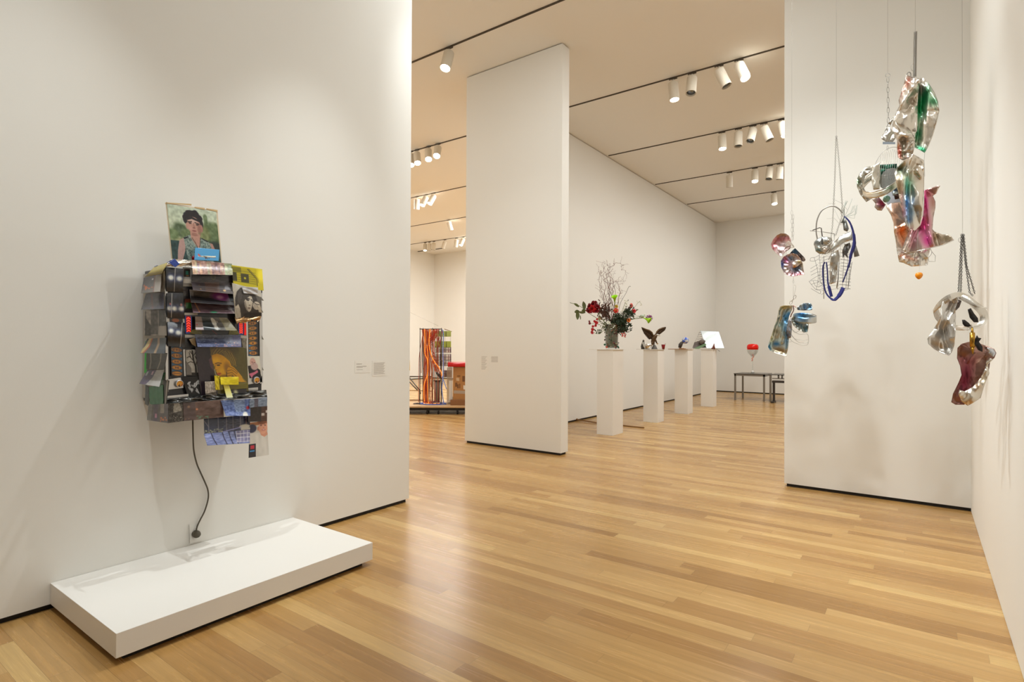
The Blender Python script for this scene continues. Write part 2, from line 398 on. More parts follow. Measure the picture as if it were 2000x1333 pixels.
GL = {'0': ('111', '101', '101', '101', '111'), '1': ('010', '110', '010', '010', '111'), '2': ('111', '001', '111', '100', '111'),
      '3': ('111', '001', '111', '001', '111'), '4': ('101', '101', '111', '001', '001'), '5': ('111', '100', '111', '001', '111'),
      '6': ('111', '100', '111', '101', '111'), '8': ('111', '101', '111', '101', '111'), 'H': ('101', '101', '111', '101', '101'), 'I': ('111', '010', '010', '010', '111')}
def glyphs(cv, txt, cx, cy, gw, gh, c):
    n = len(txt); x = cx-(n*gw*1.3-gw*0.3)/2
    for ch in txt:
        for j, row in enumerate(GL[ch]):
            for i, q in enumerate(row):
                if q == '1': cv.rect(x+i*gw/3, cy-gh/2+j*gh/5, x+(i+1)*gw/3, cy-gh/2+(j+1)*gh/5, c)
        x += gw*1.3

def print_mat(name, rough, coat=0.0, trans=0.0, metal=0.0, attr='ink'):
    if name in _mc: return _mc[name]
    m, N, L, B = nmat(name); a = N.new('ShaderNodeAttribute'); a.attribute_name = attr
    L.new(a.outputs['Color'], B.inputs['Base Color']); B.inputs['Roughness'].default_value = rough
    B.inputs['Coat Weight'].default_value = coat; B.inputs['Coat Roughness'].default_value = 0.12
    B.inputs['Metallic'].default_value = metal; B.inputs['Transmission Weight'].default_value = trans
    nz = N.new('ShaderNodeTexNoise'); nz.inputs['Scale'].default_value = 25
    bp = N.new('ShaderNodeBump'); bp.inputs['Strength'].default_value = 0.15; bp.inputs['Distance'].default_value = 0.004
    L.new(nz.outputs['Fac'], bp.inputs['Height']); L.new(bp.outputs['Normal'], B.inputs['Normal'])
    _mc[name] = m; return m
M_PRINT = print_mat('glossy_print', 0.3, 0.35)
M_MATTEP = print_mat('matte_print', 0.6, 0.0)
M_FOIL = print_mat('tinted_foil', 0.16, 0.0, 0.0, 0.9)
M_GELP = print_mat('coloured_gel', 0.25, 0.3, 0.0)

def set_ink(o, cols):
    """cols: n x 3 sRGB 0..255 per vertex"""
    c = np.clip(np.asarray(cols)/255.0, 0, 1); lin = np.where(c <= 0.04045, c/12.92, ((c+0.055)/1.055)**2.4)
    a = o.data.color_attributes.new('ink', 'FLOAT_COLOR', 'POINT')
    d = np.ones((len(lin), 4)); d[:, :3] = lin; a.data.foreach_set('color', d.ravel())

def sheet(name, quad, cv, plane, curl=None, parent=None, m=None, thick=0.0006, label=None, off=0.01, rag=0.0, tw=None):
    """quad: outline corners tl, tr, br, bl as seen in the photograph, carried back onto the object's plane;
       curl(s, t): distance in front of that plane"""
    q = [np.array(p, float) for p in quad]; w, h = cv.w, cv.h
    S, T = np.meshgrid(np.linspace(0, 1, w+1), np.linspace(0, 1, h+1))
    g = np.random.default_rng(abs(hash(name)) % 999 if False else int(q[0][0]*7+q[0][1]))
    if rag:
        e = np.cumsum(g.normal(0, 1, w+1)); e = (e-np.linspace(e[0], e[-1], w+1)); e = e/(abs(e).max()+1e-6)*rag
        T = T*(1+e[None, :])
    P = (q[0]*(1-S[..., None])*(1-T[..., None])+q[1]*S[..., None]*(1-T[..., None])+q[2]*S[..., None]*T[..., None]+q[3]*(1-S[..., None])*T[..., None])
    D = off + (curl(S, T) if curl else 0*S)
    vs = np.empty((h+1, w+1, 3)); ax, val, sg = plane
    d = FW + RT*((P[..., 0]-1000)/F)[..., None] - UP*((P[..., 1]-666.5)/F)[..., None]
    tt = (val + sg*D - CAM[ax])/d[..., ax]; vs = CAM + d*tt[..., None]
    vs = vs.reshape(-1, 3)
    f = [(j*(w+1)+i, (j+1)*(w+1)+i, (j+1)*(w+1)+i+1, j*(w+1)+i+1) for j in range(h) for i in range(w)]
    me = bpy.data.meshes.new(name); me.from_pydata(vs.tolist(), [], f); me.materials.append(m or M_PRINT)
    me.polygons.foreach_set('use_smooth', [True]*len(f))
    o = bpy.data.objects.new(name, me); COL.objects.link(o)
    if parent: o.parent = parent; o.matrix_parent_inverse = Matrix.Translation(-parent.location)
    a = np.zeros((h+1, w+1, 3)); n = np.zeros((h+1, w+1, 1))
    for dj in (0, 1):
        for di in (0, 1): a[dj:dj+h, di:di+w] += cv.a; n[dj:dj+h, di:di+w] += 1
    set_ink(o, (a/n).reshape(-1, 3))
    md = o.modifiers.new('thick', 'SOLIDIFY'); md.thickness = thick; md.offset = 0
    if label: o['label'] = label
    return o

# ------------------------------------------------------------------ the wall-hung collage
XF = -3.274                       # front plane of its box
YN = 1.355                        # near side of its box
FP_ = (0, XF, 1); SP_ = (1, YN, -1)
def fp(u, v, o=0.0): return onx(u, v, XF+o)
base = fp(420, 700)
A = thing('wall_collage', (XL+0.02, base[1], 1.2), 'machine cabinet hung on the left wall and covered in curling photographs, foil and coloured tape', 'sculpture')
M_CASE = mat('case_black', (0.015, 0.015, 0.02), 0.3, coat=0.3)
M_ALU = mat('brushed_aluminium', (0.55, 0.55, 0.55), 0.3, 0.9, scale=30)
M_GUT = mat('case_side_white', rgb(185, 178, 168), 0.5)
y0 = YN; y1 = fp(512, 700)[1]; z1 = fp(326, 522)[2]; z0 = fp(326, 790)[2]
b = MB(); b.box((XL+0.004, y0, z0), (XF, y1, z1), M_CASE); b.build('cabinet', A, bevel=0.006)
# side strip and frame rails
def fbox(name, u0, v0, u1, v1, m, d0=0.0, d1=0.01, lab=None):
    a, c = fp(u0, v0), fp(u1, v1); b = MB(); lo = (XF+d0, min(a[1], c[1]), min(a[2], c[2])); hi = (XF+d1, max(a[1], c[1]), max(a[2], c[2]))
    b.box(lo, hi, m); o = b.build(name, A, bevel=0.0012)
    if lab: o['label'] = lab
    return o
def fquad(name, P, m, d0, d1, lab=None):
    b = MB(); b.hexa([fp(u, v, d0) for u, v in P]+[fp(u, v, d1) for u, v in P], m); o = b.build(name, A)
    if lab: o['label'] = lab
    return o
fquad('frame_rail', [(322, 520), (327, 520), (329, 765), (324, 770)], M_ALU, 0.0, 0.012)
fquad('frame_rail', [(506, 575), (512, 572), (514, 748), (508, 750)], M_ALU, 0.0, 0.012)
fquad('frame_rail', [(326, 742), (358, 737), (358, 758), (326, 762)], M_ALU, 0.0, 0.012)
fquad('frame_rail', [(481, 738), (512, 735), (512, 747), (481, 752)], M_ALU, 0.0, 0.012)
fquad('frame_rail', [(326, 774), (368, 770), (368, 776), (326, 781)], M_ALU, 0.0, 0.03)
fquad('frame_rail', [(481, 759), (504, 757), (504, 767), (481, 770)], M_ALU, 0.0, 0.012)
fquad('frame_rail', [(358, 683), (362, 683), (364, 735), (360, 735)], M_ALU, 0.0, 0.01)
fquad('frame_rail', [(481, 628), (484, 628), (485, 696), (482, 696)], M_ALU, 0.0, 0.01)
fquad('panel_strip', [(358, 545), (374, 546), (374, 554), (358, 553)], M_GUT, 0.0, 0.01, 'white strip')
fquad('panel_strip', [(360, 611), (386, 612), (386, 616), (360, 616)], M_GUT, 0.0, 0.01, 'white strip')
fquad('panel_strip', [(361, 654), (383, 655), (383, 660), (361, 660)], M_GUT, 0.0, 0.01, 'white strip')
fquad('panel_strip', [(470, 655), (482, 656), (482, 661), (470, 661)], M_GUT, 0.0, 0.01, 'white strip')
# crumpled silver foil over the shoulders and the ledge
def crinkle(seed, amp, k=9):
    g = np.random.default_rng(seed); w = [(g.normal(0, k), g.normal(0, k), g.random()*6.28, g.random()) for _ in range(7)]
    def fn(S, T):
        d = 0*S
        for a, b_, p, q in w: d = d + np.abs(((S*a+T*b_+p)/math.pi) % 2-1)*q
        return d/3*amp
    return fn
def foilcv(w, h, seed, c=(205, 200, 192)): return CV(w, h, c).noise(5, 18, seed).noise(14, 14, seed+1)
sheet('foil_wrap', [(334, 506), (377, 509), (376, 521), (322, 521)], foilcv(40, 14, 3), FP_, crinkle(1, 0.03), A, M_FOIL, off=0.0)
sheet('foil_wrap', [(376, 508), (384, 509), (384, 513), (374, 512)], foilcv(10, 8, 3), FP_, crinkle(1, 0.02), A, M_FOIL, off=0.0)
def ledge(w, h): 
    c = foilcv(w, h, 9, (70, 70, 68)); c.noise(24, 60, 4, 1, 0.5); return c
sheet('foil_wrap', [(327, 779), (520, 762), (522, 776), (326, 789)], ledge(150, 12), FP_, lambda S, T: 0.03+crinkle(5, 0.05, 30)(S, T*.15)+crinkle(8, 0.02, 5)(S, T)-0.03*(1-T), A, M_FOIL, off=0.02, label='crushed silver and black foil along the lower ledge')

# -- portrait panel
def portrait():
    c = CV(110, 124, (186, 196, 170)); c.grad((190, 203, 182), (196, 200, 160))
    c.rect(0, .60, 1, 1, (30, 62, 62)); c.rect(0, .57, .35, .63, (150, 150, 110))
    c.ell(.22, .43, .16, .13, (86, 104, 74), .5).ell(.06, .52, .12, .10, (110, 130, 88), .5).ell(.35, .50, .12, .10, (98, 116, 76), .5)
    c.rect(.72, .12, .8, .42, (112, 132, 96)).ell(.76, .14, .04, .06, (112, 132, 96), .5)
    c.ell(.85, .45, .22, .22, (84, 104, 66), .4).ell(.70, .45, .14, .14, (120, 130, 84), .5).ell(.93, .36, .12, .14, (98, 118, 78), .5)
    c.noise(26, 22, 2); c.ell(.9, .68, .2, .1, (24, 42, 40), .6)
    sk = (188, 142, 126)
    c.poly([(.10, 1), (.13, .80), (.18, .62), (.26, .57), (.31, .6), (.28, .80), (.20, 1)], (182, 146, 138))
    c.poly([(.76, .60), (.86, .62), (.90, .72), (.90, .9), (.82, .9)], (178, 134, 122))
    c.poly([(.27, .56), (.40, .50), (.60, .52), (.80, .60), (.86, .80), (.84, 1), (.32, 1), (.30, .78)], (140, 156, 146))
    n = CV(110, 124, (0, 0, 0)).noise(60, 255, 5, 1.3, 1); m = (n.a[..., 0] > 40) & (c.a[..., 0] == 140)
    c.a[m] = (84, 104, 98)
    c.poly([(.42, .44), (.62, .47), (.615, .56), (.60, .70), (.57, .76), (.50, .66), (.43, .56)], sk)
    c.poly([(.27, .56), (.37, .53), (.37, .55), (.29, .59)], (20, 26, 34)).poly([(.64, .53), (.78, .58), (.76, .6), (.64, .55)], (26, 30, 34))
    c.line([(.45, .55), (.52, .66), (.565, .76), (.60, .66), (.62, .53)], .006, (70, 62, 56))
    gh = np.random.default_rng(12)
    for k in range(46):
        a = -math.pi*(.02+.96*gh.random())+.35*(gh.random()-.5); rr = .6+.42*gh.random()
        c.ell(.50+.165*rr*math.cos(a), .235+.185*rr*math.sin(a), .05, .045, (24+gh.integers(14), 20+gh.integers(10), 30+gh.integers(12)), .3)
    c.ell(.50, .15, .15, .10, (24, 21, 30), .2).ell(.35, .22, .05, .08, (24, 21, 30), .3).ell(.655, .27, .05, .09, (24, 21, 30), .3)
    c.ell(.375, .34, .03, .06, sk, .3).ell(.66, .36, .03, .07, (170, 118, 108), .3)
    c.ell(.51, .30, .132, .135, sk, .1).poly([(.378, .30), (.642, .30), (.625, .40), (.57, .475), (.51, .50), (.45, .47), (.395, .40)], sk); c.ell(.50, .235, .10, .05, (206, 172, 158), .8).ell(.44, .37, .04, .04, (200, 150, 136), .8)
    for k in range(9): c.ell(.40+.028*k, .185+.008*abs(k-3), .022, .02, (26, 22, 30), .4)
    c.ell(.615, .37, .035, .10, (152, 104, 94), .9).ell(.51, .49, .06, .02, (150, 104, 92), .8)
    c.line([(.40, .265), (.47, .255)], .010, (58, 42, 40)).line([(.54, .262), (.62, .285)], .010, (58, 42, 40))
    c.ell(.44, .285, .028, .012, (52, 36, 36), .5).ell(.58, .30, .028, .012, (52, 36, 36), .5)
    c.line([(.51, .27), (.515, .35)], .006, (150, 104, 94)).ell(.51, .362, .028, .012, (140, 90, 84), .6)
    c.ell(.51, .418, .045, .012, (134, 72, 70), .5).ell(.50, .47, .05, .02, (160, 112, 100), .6)
    c.line([(.505, .58), (.53, .70)], .003, (140, 104, 84)); return c.noise(50, 6, 8)
PP = (0, XF-0.12, 1)
def onp(u, v, d=0.0): return onx(u, v, XF-0.12+d)
q = [(323.0, 396.0), (425.0, 412.5), (434.5, 520.0), (335.0, 512.0)]
b = MB(); b.hexa([onp(u, v, -0.012) for u, v in q]+[onp(u, v, 0.0) for u, v in q], mat('frame_pale_wood', rgb(216, 200, 172), 0.5)); o = b.build('mounted_panel', A, bevel=0.0015); o['label'] = 'pale edged board'
sheet('portrait_photograph', [(326, 398.5), (422, 414), (432.5, 518), (337.5, 510)], portrait(), PP, None, A, M_PRINT, off=0.0015,
      label='colour portrait of a dark-haired person in a sleeveless patterned top in front of trees')
b = MB()
for (u0, v0, u1, v1) in ((325, 395.5, 374, 402), (322.5, 396.5, 326, 398), (380, 404, 400, 410), (403, 407, 425, 414)):
    b.hexa([onp(u0, v0, 0.0), onp(u1, v1-3.5, 0.0), onp(u1, v1, 0.0), onp(u0, v0+2, 0.0)]+[onp(u0, v0, 0.003), onp(u1, v1-3.5, 0.003), onp(u1, v1, 0.003), onp(u0, v0+2, 0.003)], mat('masking_tape', rgb(206, 176, 128), 0.6))
o = b.build('tape_strip', A); o['label'] = 'brown tape along the top edge of the portrait'
# -- aeroplane postcard
def plane_card():
    c = CV(52, 28, (58, 140, 188)); c.rect(0, 0, 1, .24, (24, 108, 150)).grad if False else None
    c.ell(.5, .68, .34, .07, (226, 220, 196), .4, -0.03).poly([(.72, .60), (.86, .58), (.88, .68), (.72, .72)], (226, 220, 196))
    c.poly([(.12, .46), (.19, .52), (.26, .66), (.16, .66)], (196, 52, 40)).poly([(.10, .64), (.24, .68), (.22, .72)], (210, 206, 190))
    c.line([(.2, .70), (.86, .74)], .02, (90, 60, 52)).poly([(.36, .64), (.52, .68), (.50, .86), (.44, .80)], (70, 60, 56))
    c.ell(.46, .84, .02, .05, (50, 46, 50)).ell(.53, .84, .02, .05, (50, 46, 50)).ell(.6, .82, .02, .04, (50, 46, 50)); return c
sheet('aeroplane_postcard', [(381, 484), (428.5, 488), (427, 510), (379.5, 508)], plane_card(), PP, lambda S, T: 0.02*T, A, off=0.03, label='postcard of a white and red airliner on blue sky')
b = MB(); b.lathe([(0.0, 0.0), (0.016, 0.0), (0.016, 0.006), (0, 0.006)], onp(380, 505, 0.01), mat('deep_red', rgb(150, 14, 24), 0.4), 20, (1, 0, 0)); b.build('red_disc', A)

# -- the many prints
def streaks(w, h, cols, seed, v=True, n=26, amp=30):
    c = CV(w, h, cols[0]); g = np.random.default_rng(seed)
    for i in range(n):
        x = g.random(); wd = 0.02+g.random()*0.08; col = cols[g.integers(len(cols))]
        if v: c.rect(x, g.random()*.4, x+wd, .5+g.random()*.6, col, .6)
        else: c.rect(g.random()*.4, x, .5+g.random()*.6, x+wd, col, .6)
    return c.noise(20, amp, seed)
def night(w, h, blobs, seed, line=None):
    c = CV(w, h, (16, 17, 26)).noise(6, 14, seed)
    for x, y, r in blobs: c.ell(x, y, r*1.9, r*1.2, (70, 80, 120), 1.2, 0, .7).ell(x, y, r*1.2, r*.7, (215, 215, 205), .9)
    c.noise(9, 16, seed+1)
    if line: c.line(line, .012, (190, 184, 172))
    return c
def room(w, h, c0, c1, seed, spots=()):
    c = CV(w, h, c0).grad(c0, c1); c.noise(7, 22, seed).noise(18, 12, seed+2)
    for x, y, r, col in spots: c.ell(x, y, r, r*w/h*0.8, col, .5)
    return c
def bulge(a, p=1.0): return lambda S, T: a*np.sin(np.clip(T, 0, 1)*math.pi*p)
def flap(a): return lambda S, T: a*T*T
def roll(a, b_=0.0): return lambda S, T: a*T**1.6+b_*S
PR = []
def pr(name, quad, cv, curl=None, off=0.01, label=None, m=None, plane=FP_, rag=0.0):
    return sheet(name, quad, cv, plane, curl, A, m, off=off, label=label, rag=rag)
pr('inner_panel', [(357, 522), (384, 524), (384, 560), (357, 560)], CV(20, 26, (150, 148, 144)).rect(.06, .1, .52, .5, (16, 16, 18)).rect(.22, .18, .42, .38, (40, 110, 100)).rect(.24, .4, .45, .46, (150, 110, 60)), None, .004, 'dark screen with small green sign')
pr('inner_panel', [(357, 560), (384, 560), (386, 680), (358, 680)], CV(24, 90, (20, 19, 22)).noise(8, 12, 4).rect(.12, .20, .6, .33, (90, 40, 24)).rect(.2, .26, .62, .36, (38, 80, 34)).rect(.02, .03, .4, .16, (52, 46, 44)), None, .004, 'dark machine panel with red and green marquee')
pr('inner_panel', [(458, 612), (482, 612), (483, 760), (458, 760)], CV(20, 60, (22, 20, 24)).noise(8, 12, 4), None, .004)
def chev():
    c = CV(14, 36, (30, 50, 90)); c.rect(.15, .02, .85, .92, (110, 12, 14))
    for i in range(6):
        y = .10+i*.14
        c.poly([(.18, y+.06), (.5, y-.03), (.82, y+.06), (.82, y+.13), (.5, y+.045), (.18, y+.13)], (255, 70, 50))
    return c
def glowmat():
    m, N, L, B = nmat('lit_chevrons'); a = N.new('ShaderNodeAttribute'); a.attribute_name = 'ink'
    L.new(a.outputs['Color'], B.inputs['Base Color']); L.new(a.outputs['Color'], B.inputs['Emission Color']); B.inputs['Emission Strength'].default_value = 0.9; return m
M_CHEV = glowmat()
pr('chevron_light', [(361.5, 617), (374, 617), (375, 652), (362.5, 652)], chev(), None, .008, 'glowing red chevron arrow panel', M_CHEV)
pr('chevron_light', [(465, 629), (476, 629), (476, 654), (466, 654)], chev(), None, .008, 'glowing red chevron arrow panel', M_CHEV)
pr('chevron_light', [(477, 628), (481, 628), (481, 655), (477, 655)], CV(5, 20, (190, 20, 16)), None, .008, 'narrow glowing red strip', M_CHEV)
yl = CV(20, 10, (96, 88, 10)).noise(6, 20, 3)
pr('yellow_gel', [(374, 645), (392, 641), (396, 655), (370, 652)], yl, None, .01)
pr('yellow_gel', [(448, 645), (462, 643), (468, 654), (446, 654)], yl, None, .01)
pr('photograph', [(384, 640), (462, 642), (466, 657), (384, 656)], CV(50, 12, (14, 12, 14)).noise(8, 10, 5).line([(.35, .1), (.5, .9)], .05, (110, 20, 20)), None, .008, 'dark print with red line')
pr('photograph', [(324, 522), (358, 525), (357.5, 571), (325.5, 569.5)], night(40, 52, [(.28, .42, .14), (.78, .44, .14)], 1, [(.54, 0), (.46, 1)]), bulge(.012), .016, 'dark print with two white light bursts at the upper left')
pr('photograph', [(325.5, 573), (358, 573), (360, 623), (326.5, 620.5)], night(40, 56, [(.15, .62, .12), (.45, .62, .13), (.85, .62, .13)], 2, [(.32, 0), (.24, 1)]).ell(.2, .44, .05, .05, (150, 90, 90), .5).ell(.85, .46, .07, .06, (150, 100, 96), .5).noise(8, 10, 6, tint=(.6, .7, 1.4)), bulge(.012), .016, 'dark blue print with three white bursts and pale faces')
pr('photograph', [(326, 621), (360, 622), (361, 631), (327, 630)], CV(40, 10, (20, 18, 20)).rect(.0, .1, .13, 1, (190, 186, 180)).rect(.9, .1, 1, 1, (190, 186, 180)).ell(.48, .5, .22, .42, (140, 70, 30), .3), None, .012)
pr('photograph', [(327, 629), (361, 631), (361, 679), (328, 677)], night(40, 56, [(.22, .36, .13), (.62, .42, .13)], 3, [(.85, 0), (.8, .5), (.72, 1)]), bulge(.03), .016, 'curved dark print with two white bursts and white streaks')
pr('photograph', [(374, 508), (453, 515.5), (455, 537.5), (377, 536)], streaks(80, 26, [(150, 112, 100), (196, 150, 116), (110, 84, 92), (160, 130, 150), (150, 170, 130)], 4).rect(0, 0, .1, 1, (206, 170, 130), .6).rect(.8, 0, 1, 1, (140, 164, 124), .6).noise(30, 30, 2, 1, .3), flap(.055), .03, 'curled print of blurred coloured streaks under the postcard')
sb = room(84, 20, (34, 26, 30), (52, 44, 48), 6)
for k in range(12):
    an = k*math.pi/6; sb.line([(.5, .25), (.5+.055*math.cos(an), .25+.32*math.sin(an))], .03, (90, 84, 40))
sb.ell(.5, .25, .035, .2, (40, 36, 26), .3)
pr('photograph', [(374, 537), (459, 538), (460, 556), (374, 552)], sb, None, .016, 'dark print with a pale starburst')
pr('photograph', [(373, 550), (456, 553), (456, 575), (377, 567)], room(84, 26, (58, 50, 56), (74, 62, 64), 7, [(.18, .4, .02, (120, 90, 60)), (.78, .75, .035, (230, 190, 130)), (.2, .8, .02, (190, 150, 100))]).rect(.32, 0, .66, 1, (110, 76, 60), .6).line([(0, .5), (1, .62)], .02, (120, 112, 118)), flap(.05), .02, 'curled brown print with small round lamps')
mg = room(84, 26, (128, 116, 104), (26, 20, 20), 8).poly([(0, .5), (.5, .55), (1, .9), (1, 1), (0, 1)], (30, 24, 22)).ell(.72, .35, .22, .35, (124, 50, 112), .7).ell(.68, .42, .08, .14, (190, 130, 160), .8).poly([(.35, .6), (1, .75), (1, 1), (.2, 1)], (24, 18, 20)).poly([(.85, 0), (1, 0), (1, 1), (.93, .8)], (20, 16, 18))
pr('photograph', [(370, 566), (457, 573), (457, 597), (373, 591)], mg, flap(.055), .02, 'curled print with a magenta blur')
pr('photograph', [(373, 590), (457, 594), (459, 613), (377, 611)], room(84, 24, (84, 62, 62), (104, 80, 86), 9).line([(.08, 0), (.16, .9)], .05, (176, 118, 80)).ell(.5, .9, .08, .08, (50, 130, 90), .5).line([(.85, 0), (.98, 1)], .06, (130, 118, 112)), flap(.055), .02, 'curled brown print with a green spot at its edge')
yc = CV(66, 52, (206, 190, 14)); yc.poly([(.0, .12), (.55, .06), (.78, .45), (.78, .8), (0, .7)], (186, 172, 14))
for k in range(6): yc.line([(.0, .2+k*.1), (.76, .24+k*.1)], .007, (96, 90, 16))
yc.line([(.52, .10), (.8, .50), (.8, .82)], .016, (70, 66, 20)).line([(.56, .08), (.84, .48), (.84, .66)], .01, (90, 84, 20))
yc.rect(.28, .33, .54, .72, (64, 62, 26)).ell(.41, .52, .035, .05, (200, 190, 30), .4).rect(0, .3, .14, .68, (60, 58, 26)).rect(.0, .06, .3, .28, (110, 104, 14), .8)
yc.ell(.95, .3, .12, .3, (240, 222, 36), .8)
pr('yellow_card', [(452, 518), (512, 526), (515, 568), (456, 562)], yc, lambda S, T: .02-.05*np.clip(S-.8, 0, 1)*2*S, .02, 'bright yellow card with a drawn house shape at the upper right', M_GELP)
def bwface():
    c = CV(58, 62, (178, 170, 154)).noise(5, 12, 1)
    c.poly([(.80, .22), (1, .26), (1, 1), (.84, 1)], (92, 86, 78))
    c.poly([(.04, .62), (.06, .42), (.14, .22), (.28, .08), (.46, .02), (.66, .08), (.80, .24), (.88, .48), (.9, .7), (1, .8), (1, 1), (.12, 1), (.08, .8)], (58, 52, 48))
    c.poly([(.36, .86), (.74, .84), (.96, .9), (.96, 1), (.3, 1)], (40, 36, 34))
    c.poly([(.40, .36), (.56, .28), (.66, .30), (.70, .44), (.66, .62), (.60, .78), (.53, .82), (.46, .78), (.40, .64), (.37, .50)], (192, 182, 164))
    c.poly([(.37, .50), (.42, .46), (.46, .66), (.50, .80), (.44, .76), (.39, .64)], (140, 130, 118))
    c.poly([(.12, .44), (.24, .16), (.46, .05), (.64, .12), (.58, .30), (.44, .40), (.34, .54), (.24, .62)], (66, 60, 54))
    for k in range(9): c.line([(.50-k*.03, .07+.01*k), (.34-k*.022, .30), (.22-k*.012, .56)], .005, (112, 104, 94) if k % 2 else (44, 40, 38))
    c.poly([(.62, .12), (.72, .18), (.84, .44), (.80, .58), (.72, .44)], (52, 46, 42))
    c.line([(.44, .40), (.52, .375), (.58, .39)], .016, (46, 40, 38)).ell(.51, .43, .06, .025, (44, 38, 36), .4, .1).ell(.65, .41, .03, .02, (60, 52, 48), .4)
    c.line([(.58, .42), (.575, .56)], .008, (226, 218, 202)).ell(.57, .60, .035, .02, (120, 108, 96), .5).ell(.54, .69, .055, .018, (104, 84, 76), .4).ell(.54, .72, .04, .014, (150, 128, 116), .5)
    c.ell(.82, .60, .135, .15, (206, 196, 178), .15).poly([(.86, .66), (.98, .62), (1, .86), (.9, .84)], (196, 186, 168))
    for k in range(4): c.line([(.71+k*.045, .52+k*.01), (.74+k*.045, .60+k*.02), (.72+k*.05, .70)], .007, (120, 110, 98))
    c.line([(.66, .44), (.80, .54)], .010, (28, 26, 24)).line([(.80, .54), (.92, .56)], .014, (70, 62, 56))
    c.poly([(.05, .66), (.16, .58), (.20, .70), (.22, .98), (.08, .98)], (196, 186, 168))
    for k in range(3): c.line([(.06+.05*k, .70), (.09+.05*k, .96)], .006, (120, 110, 98))
    return c.noise(34, 6, 3)
pr('photograph', [(453, 553), (510, 568), (511, 618), (460, 623)], bwface(), lambda S, T: .01+.015*np.sin(T*3.1), .03, 'black-and-white photograph of a long-haired person applying eye make-up', M_MATTEP)
pr('silver_tape', [(472, 560), (504, 562), (503, 576), (476, 573)], CV(30, 14, (190, 188, 188)).noise(6, 26, 3), crinkle(4, .01, 5), .05, 'white tape', M_PRINT)
pr('torn_foil', [(458, 620), (511, 617), (507, 627), (463, 634)], CV(50, 14, (170, 136, 98)).noise(8, 40, 5).noise(20, 30, 6), crinkle(7, .02, 8), .03, 'torn brown foil', M_FOIL, rag=.5)
bh = CV(80, 30, (96, 92, 86)).rect(0, 0, .2, 1, (150, 130, 120)).rect(.2, 0, .45, 1, (44, 48, 48)).ell(.52, .36, .07, .30, (206, 200, 186), .2).ell(.53, .8, .05, .2, (196, 190, 178), .3).ell(.62, .35, .02, .08, (170, 160, 150), .4).rect(.45, 0, .46, 1, (60, 60, 60)).rect(.74, 0, 1, 1, (150, 140, 96), .6).ell(.04, .6, .015, .05, (190, 50, 60), .5).line([(.2, .75), (.6, .9)], .03, (190, 196, 200)).rect(0, .82, .2, .95, (190, 176, 180)).noise(9, 14, 4)
pr('photograph', [(381, 618.5), (443, 621), (463, 646), (382, 645)], bh, flap(.05), .025, 'curled black-and-white print with a pale head')
bs = room(90, 28, (74, 80, 96), (70, 76, 110), 12).rect(.82, 0, 1, 1, (64, 60, 90), .8)
bs.speck(26, (206, 150, 130), .018, 5, (.42, .55, .95, .95)).speck(30, (170, 180, 200), .012, 6, (0, .1, .4, .95)).noise(34, 18, 3)
pr('photograph', [(380, 653), (470, 655), (472, 678.5), (386, 678)], bs, flap(.05), .03, 'curled blue street print')
pr('brown_tape', [(369, 663), (381, 660), (383, 678), (375, 673)], CV(10, 10, (150, 126, 92)).noise(5, 10, 1), None, .02)
pr('photograph', [(471, 660), (482, 661), (481, 684), (474, 682)], CV(12, 20, (120, 112, 96)).noise(10, 40, 7), None, .01)
def ladder(nums, flip):
    c = CV(40, 86, (20, 20, 26)); c.rect(.08, 0, .86, .84, (44, 88, 116) if not flip else (96, 90, 40))
    if flip: c.rect(.08, .6, .5, 1, (60, 130, 170)); c.rect(.08, 0, .6, .6, (104, 100, 50)); c.rect(.6, 0, 1, 1, (20, 20, 22))
    n = len(nums)
    for i, t in enumerate(nums):
        y = (i+.5)/n; c.ell(.45, y, .44, .46/n, (28, 24, 40), .2).ell(.45, y, .38, .36/n, (196, 132, 36), .15).ell(.45, y, .33, .28/n, (60, 34, 60), .2).ell(.45, y, .30, .25/n, (200, 134, 34), .2)
        if t: glyphs(c, t, .45, y, .15, .30/n, (36, 24, 50))
        else: c.rect(.2, y-.012, .7, y+.012, (60, 34, 50))
    return c
pr('number_ladder', [(333, 677), (359, 679), (359.5, 737), (334.5, 735)], ladder(['200', '100', '60', '30', ''], 0), None, .008, 'strip of orange ovals numbered 200, 100, 60, 30 at the left')
pr('number_ladder', [(483, 628), (505, 626), (506, 695), (485, 695)], ladder(['50', '30', '10', '6', '8', '120', '80'], 1), None, .008, 'strip of orange numbered ovals at the right')
tr = CV(30, 62, (168, 162, 152)).noise(9, 20, 3).rect(0, .86, 1, 1, (40, 38, 36)).poly([(0, .4), (.4, .7), (.4, .95), (0, .95)], (110, 104, 98)); tr.line([(.72, .95), (.72, .62), (.6, .4), (.55, .05)], .03, (28, 26, 24))
for p in ([(.72, .6), (.95, .35), (1, .1)], [(.62, .42), (.3, .25), (.1, .3)], [(.66, .5), (.35, .45), (.15, .5)], [(.58, .25), (.8, .12)], [(.57, .2), (.35, .05)], [(.9, .4), (.75, .25)], [(.4, .3), (.3, .1)]): tr.line(p, .012, (34, 30, 28))
pr('photograph', [(362, 684), (386, 683), (391, 736), (364, 735)], tr, None, .014, 'black-and-white photograph of a bare tree', M_MATTEP)
lf = CV(46, 56, (30, 28, 28)).rect(0, 0, .42, .4, (24, 22, 24))
g_ = np.random.default_rng(3)
for k in range(15):
    x, y, a = .25+g_.random()*.7, .15+g_.random()*.55, g_.random()*3.1
    lf.ell(x, y, .13, .04, (176+g_.integers(50),)*3, .4, a).line([(x-.08*math.cos(a), y-.1*math.sin(a)), (x+.08*math.cos(a), y+.1*math.sin(a))], .008, (50, 48, 46))
lf.rect(0, .78, 1, 1, (26, 28, 26))
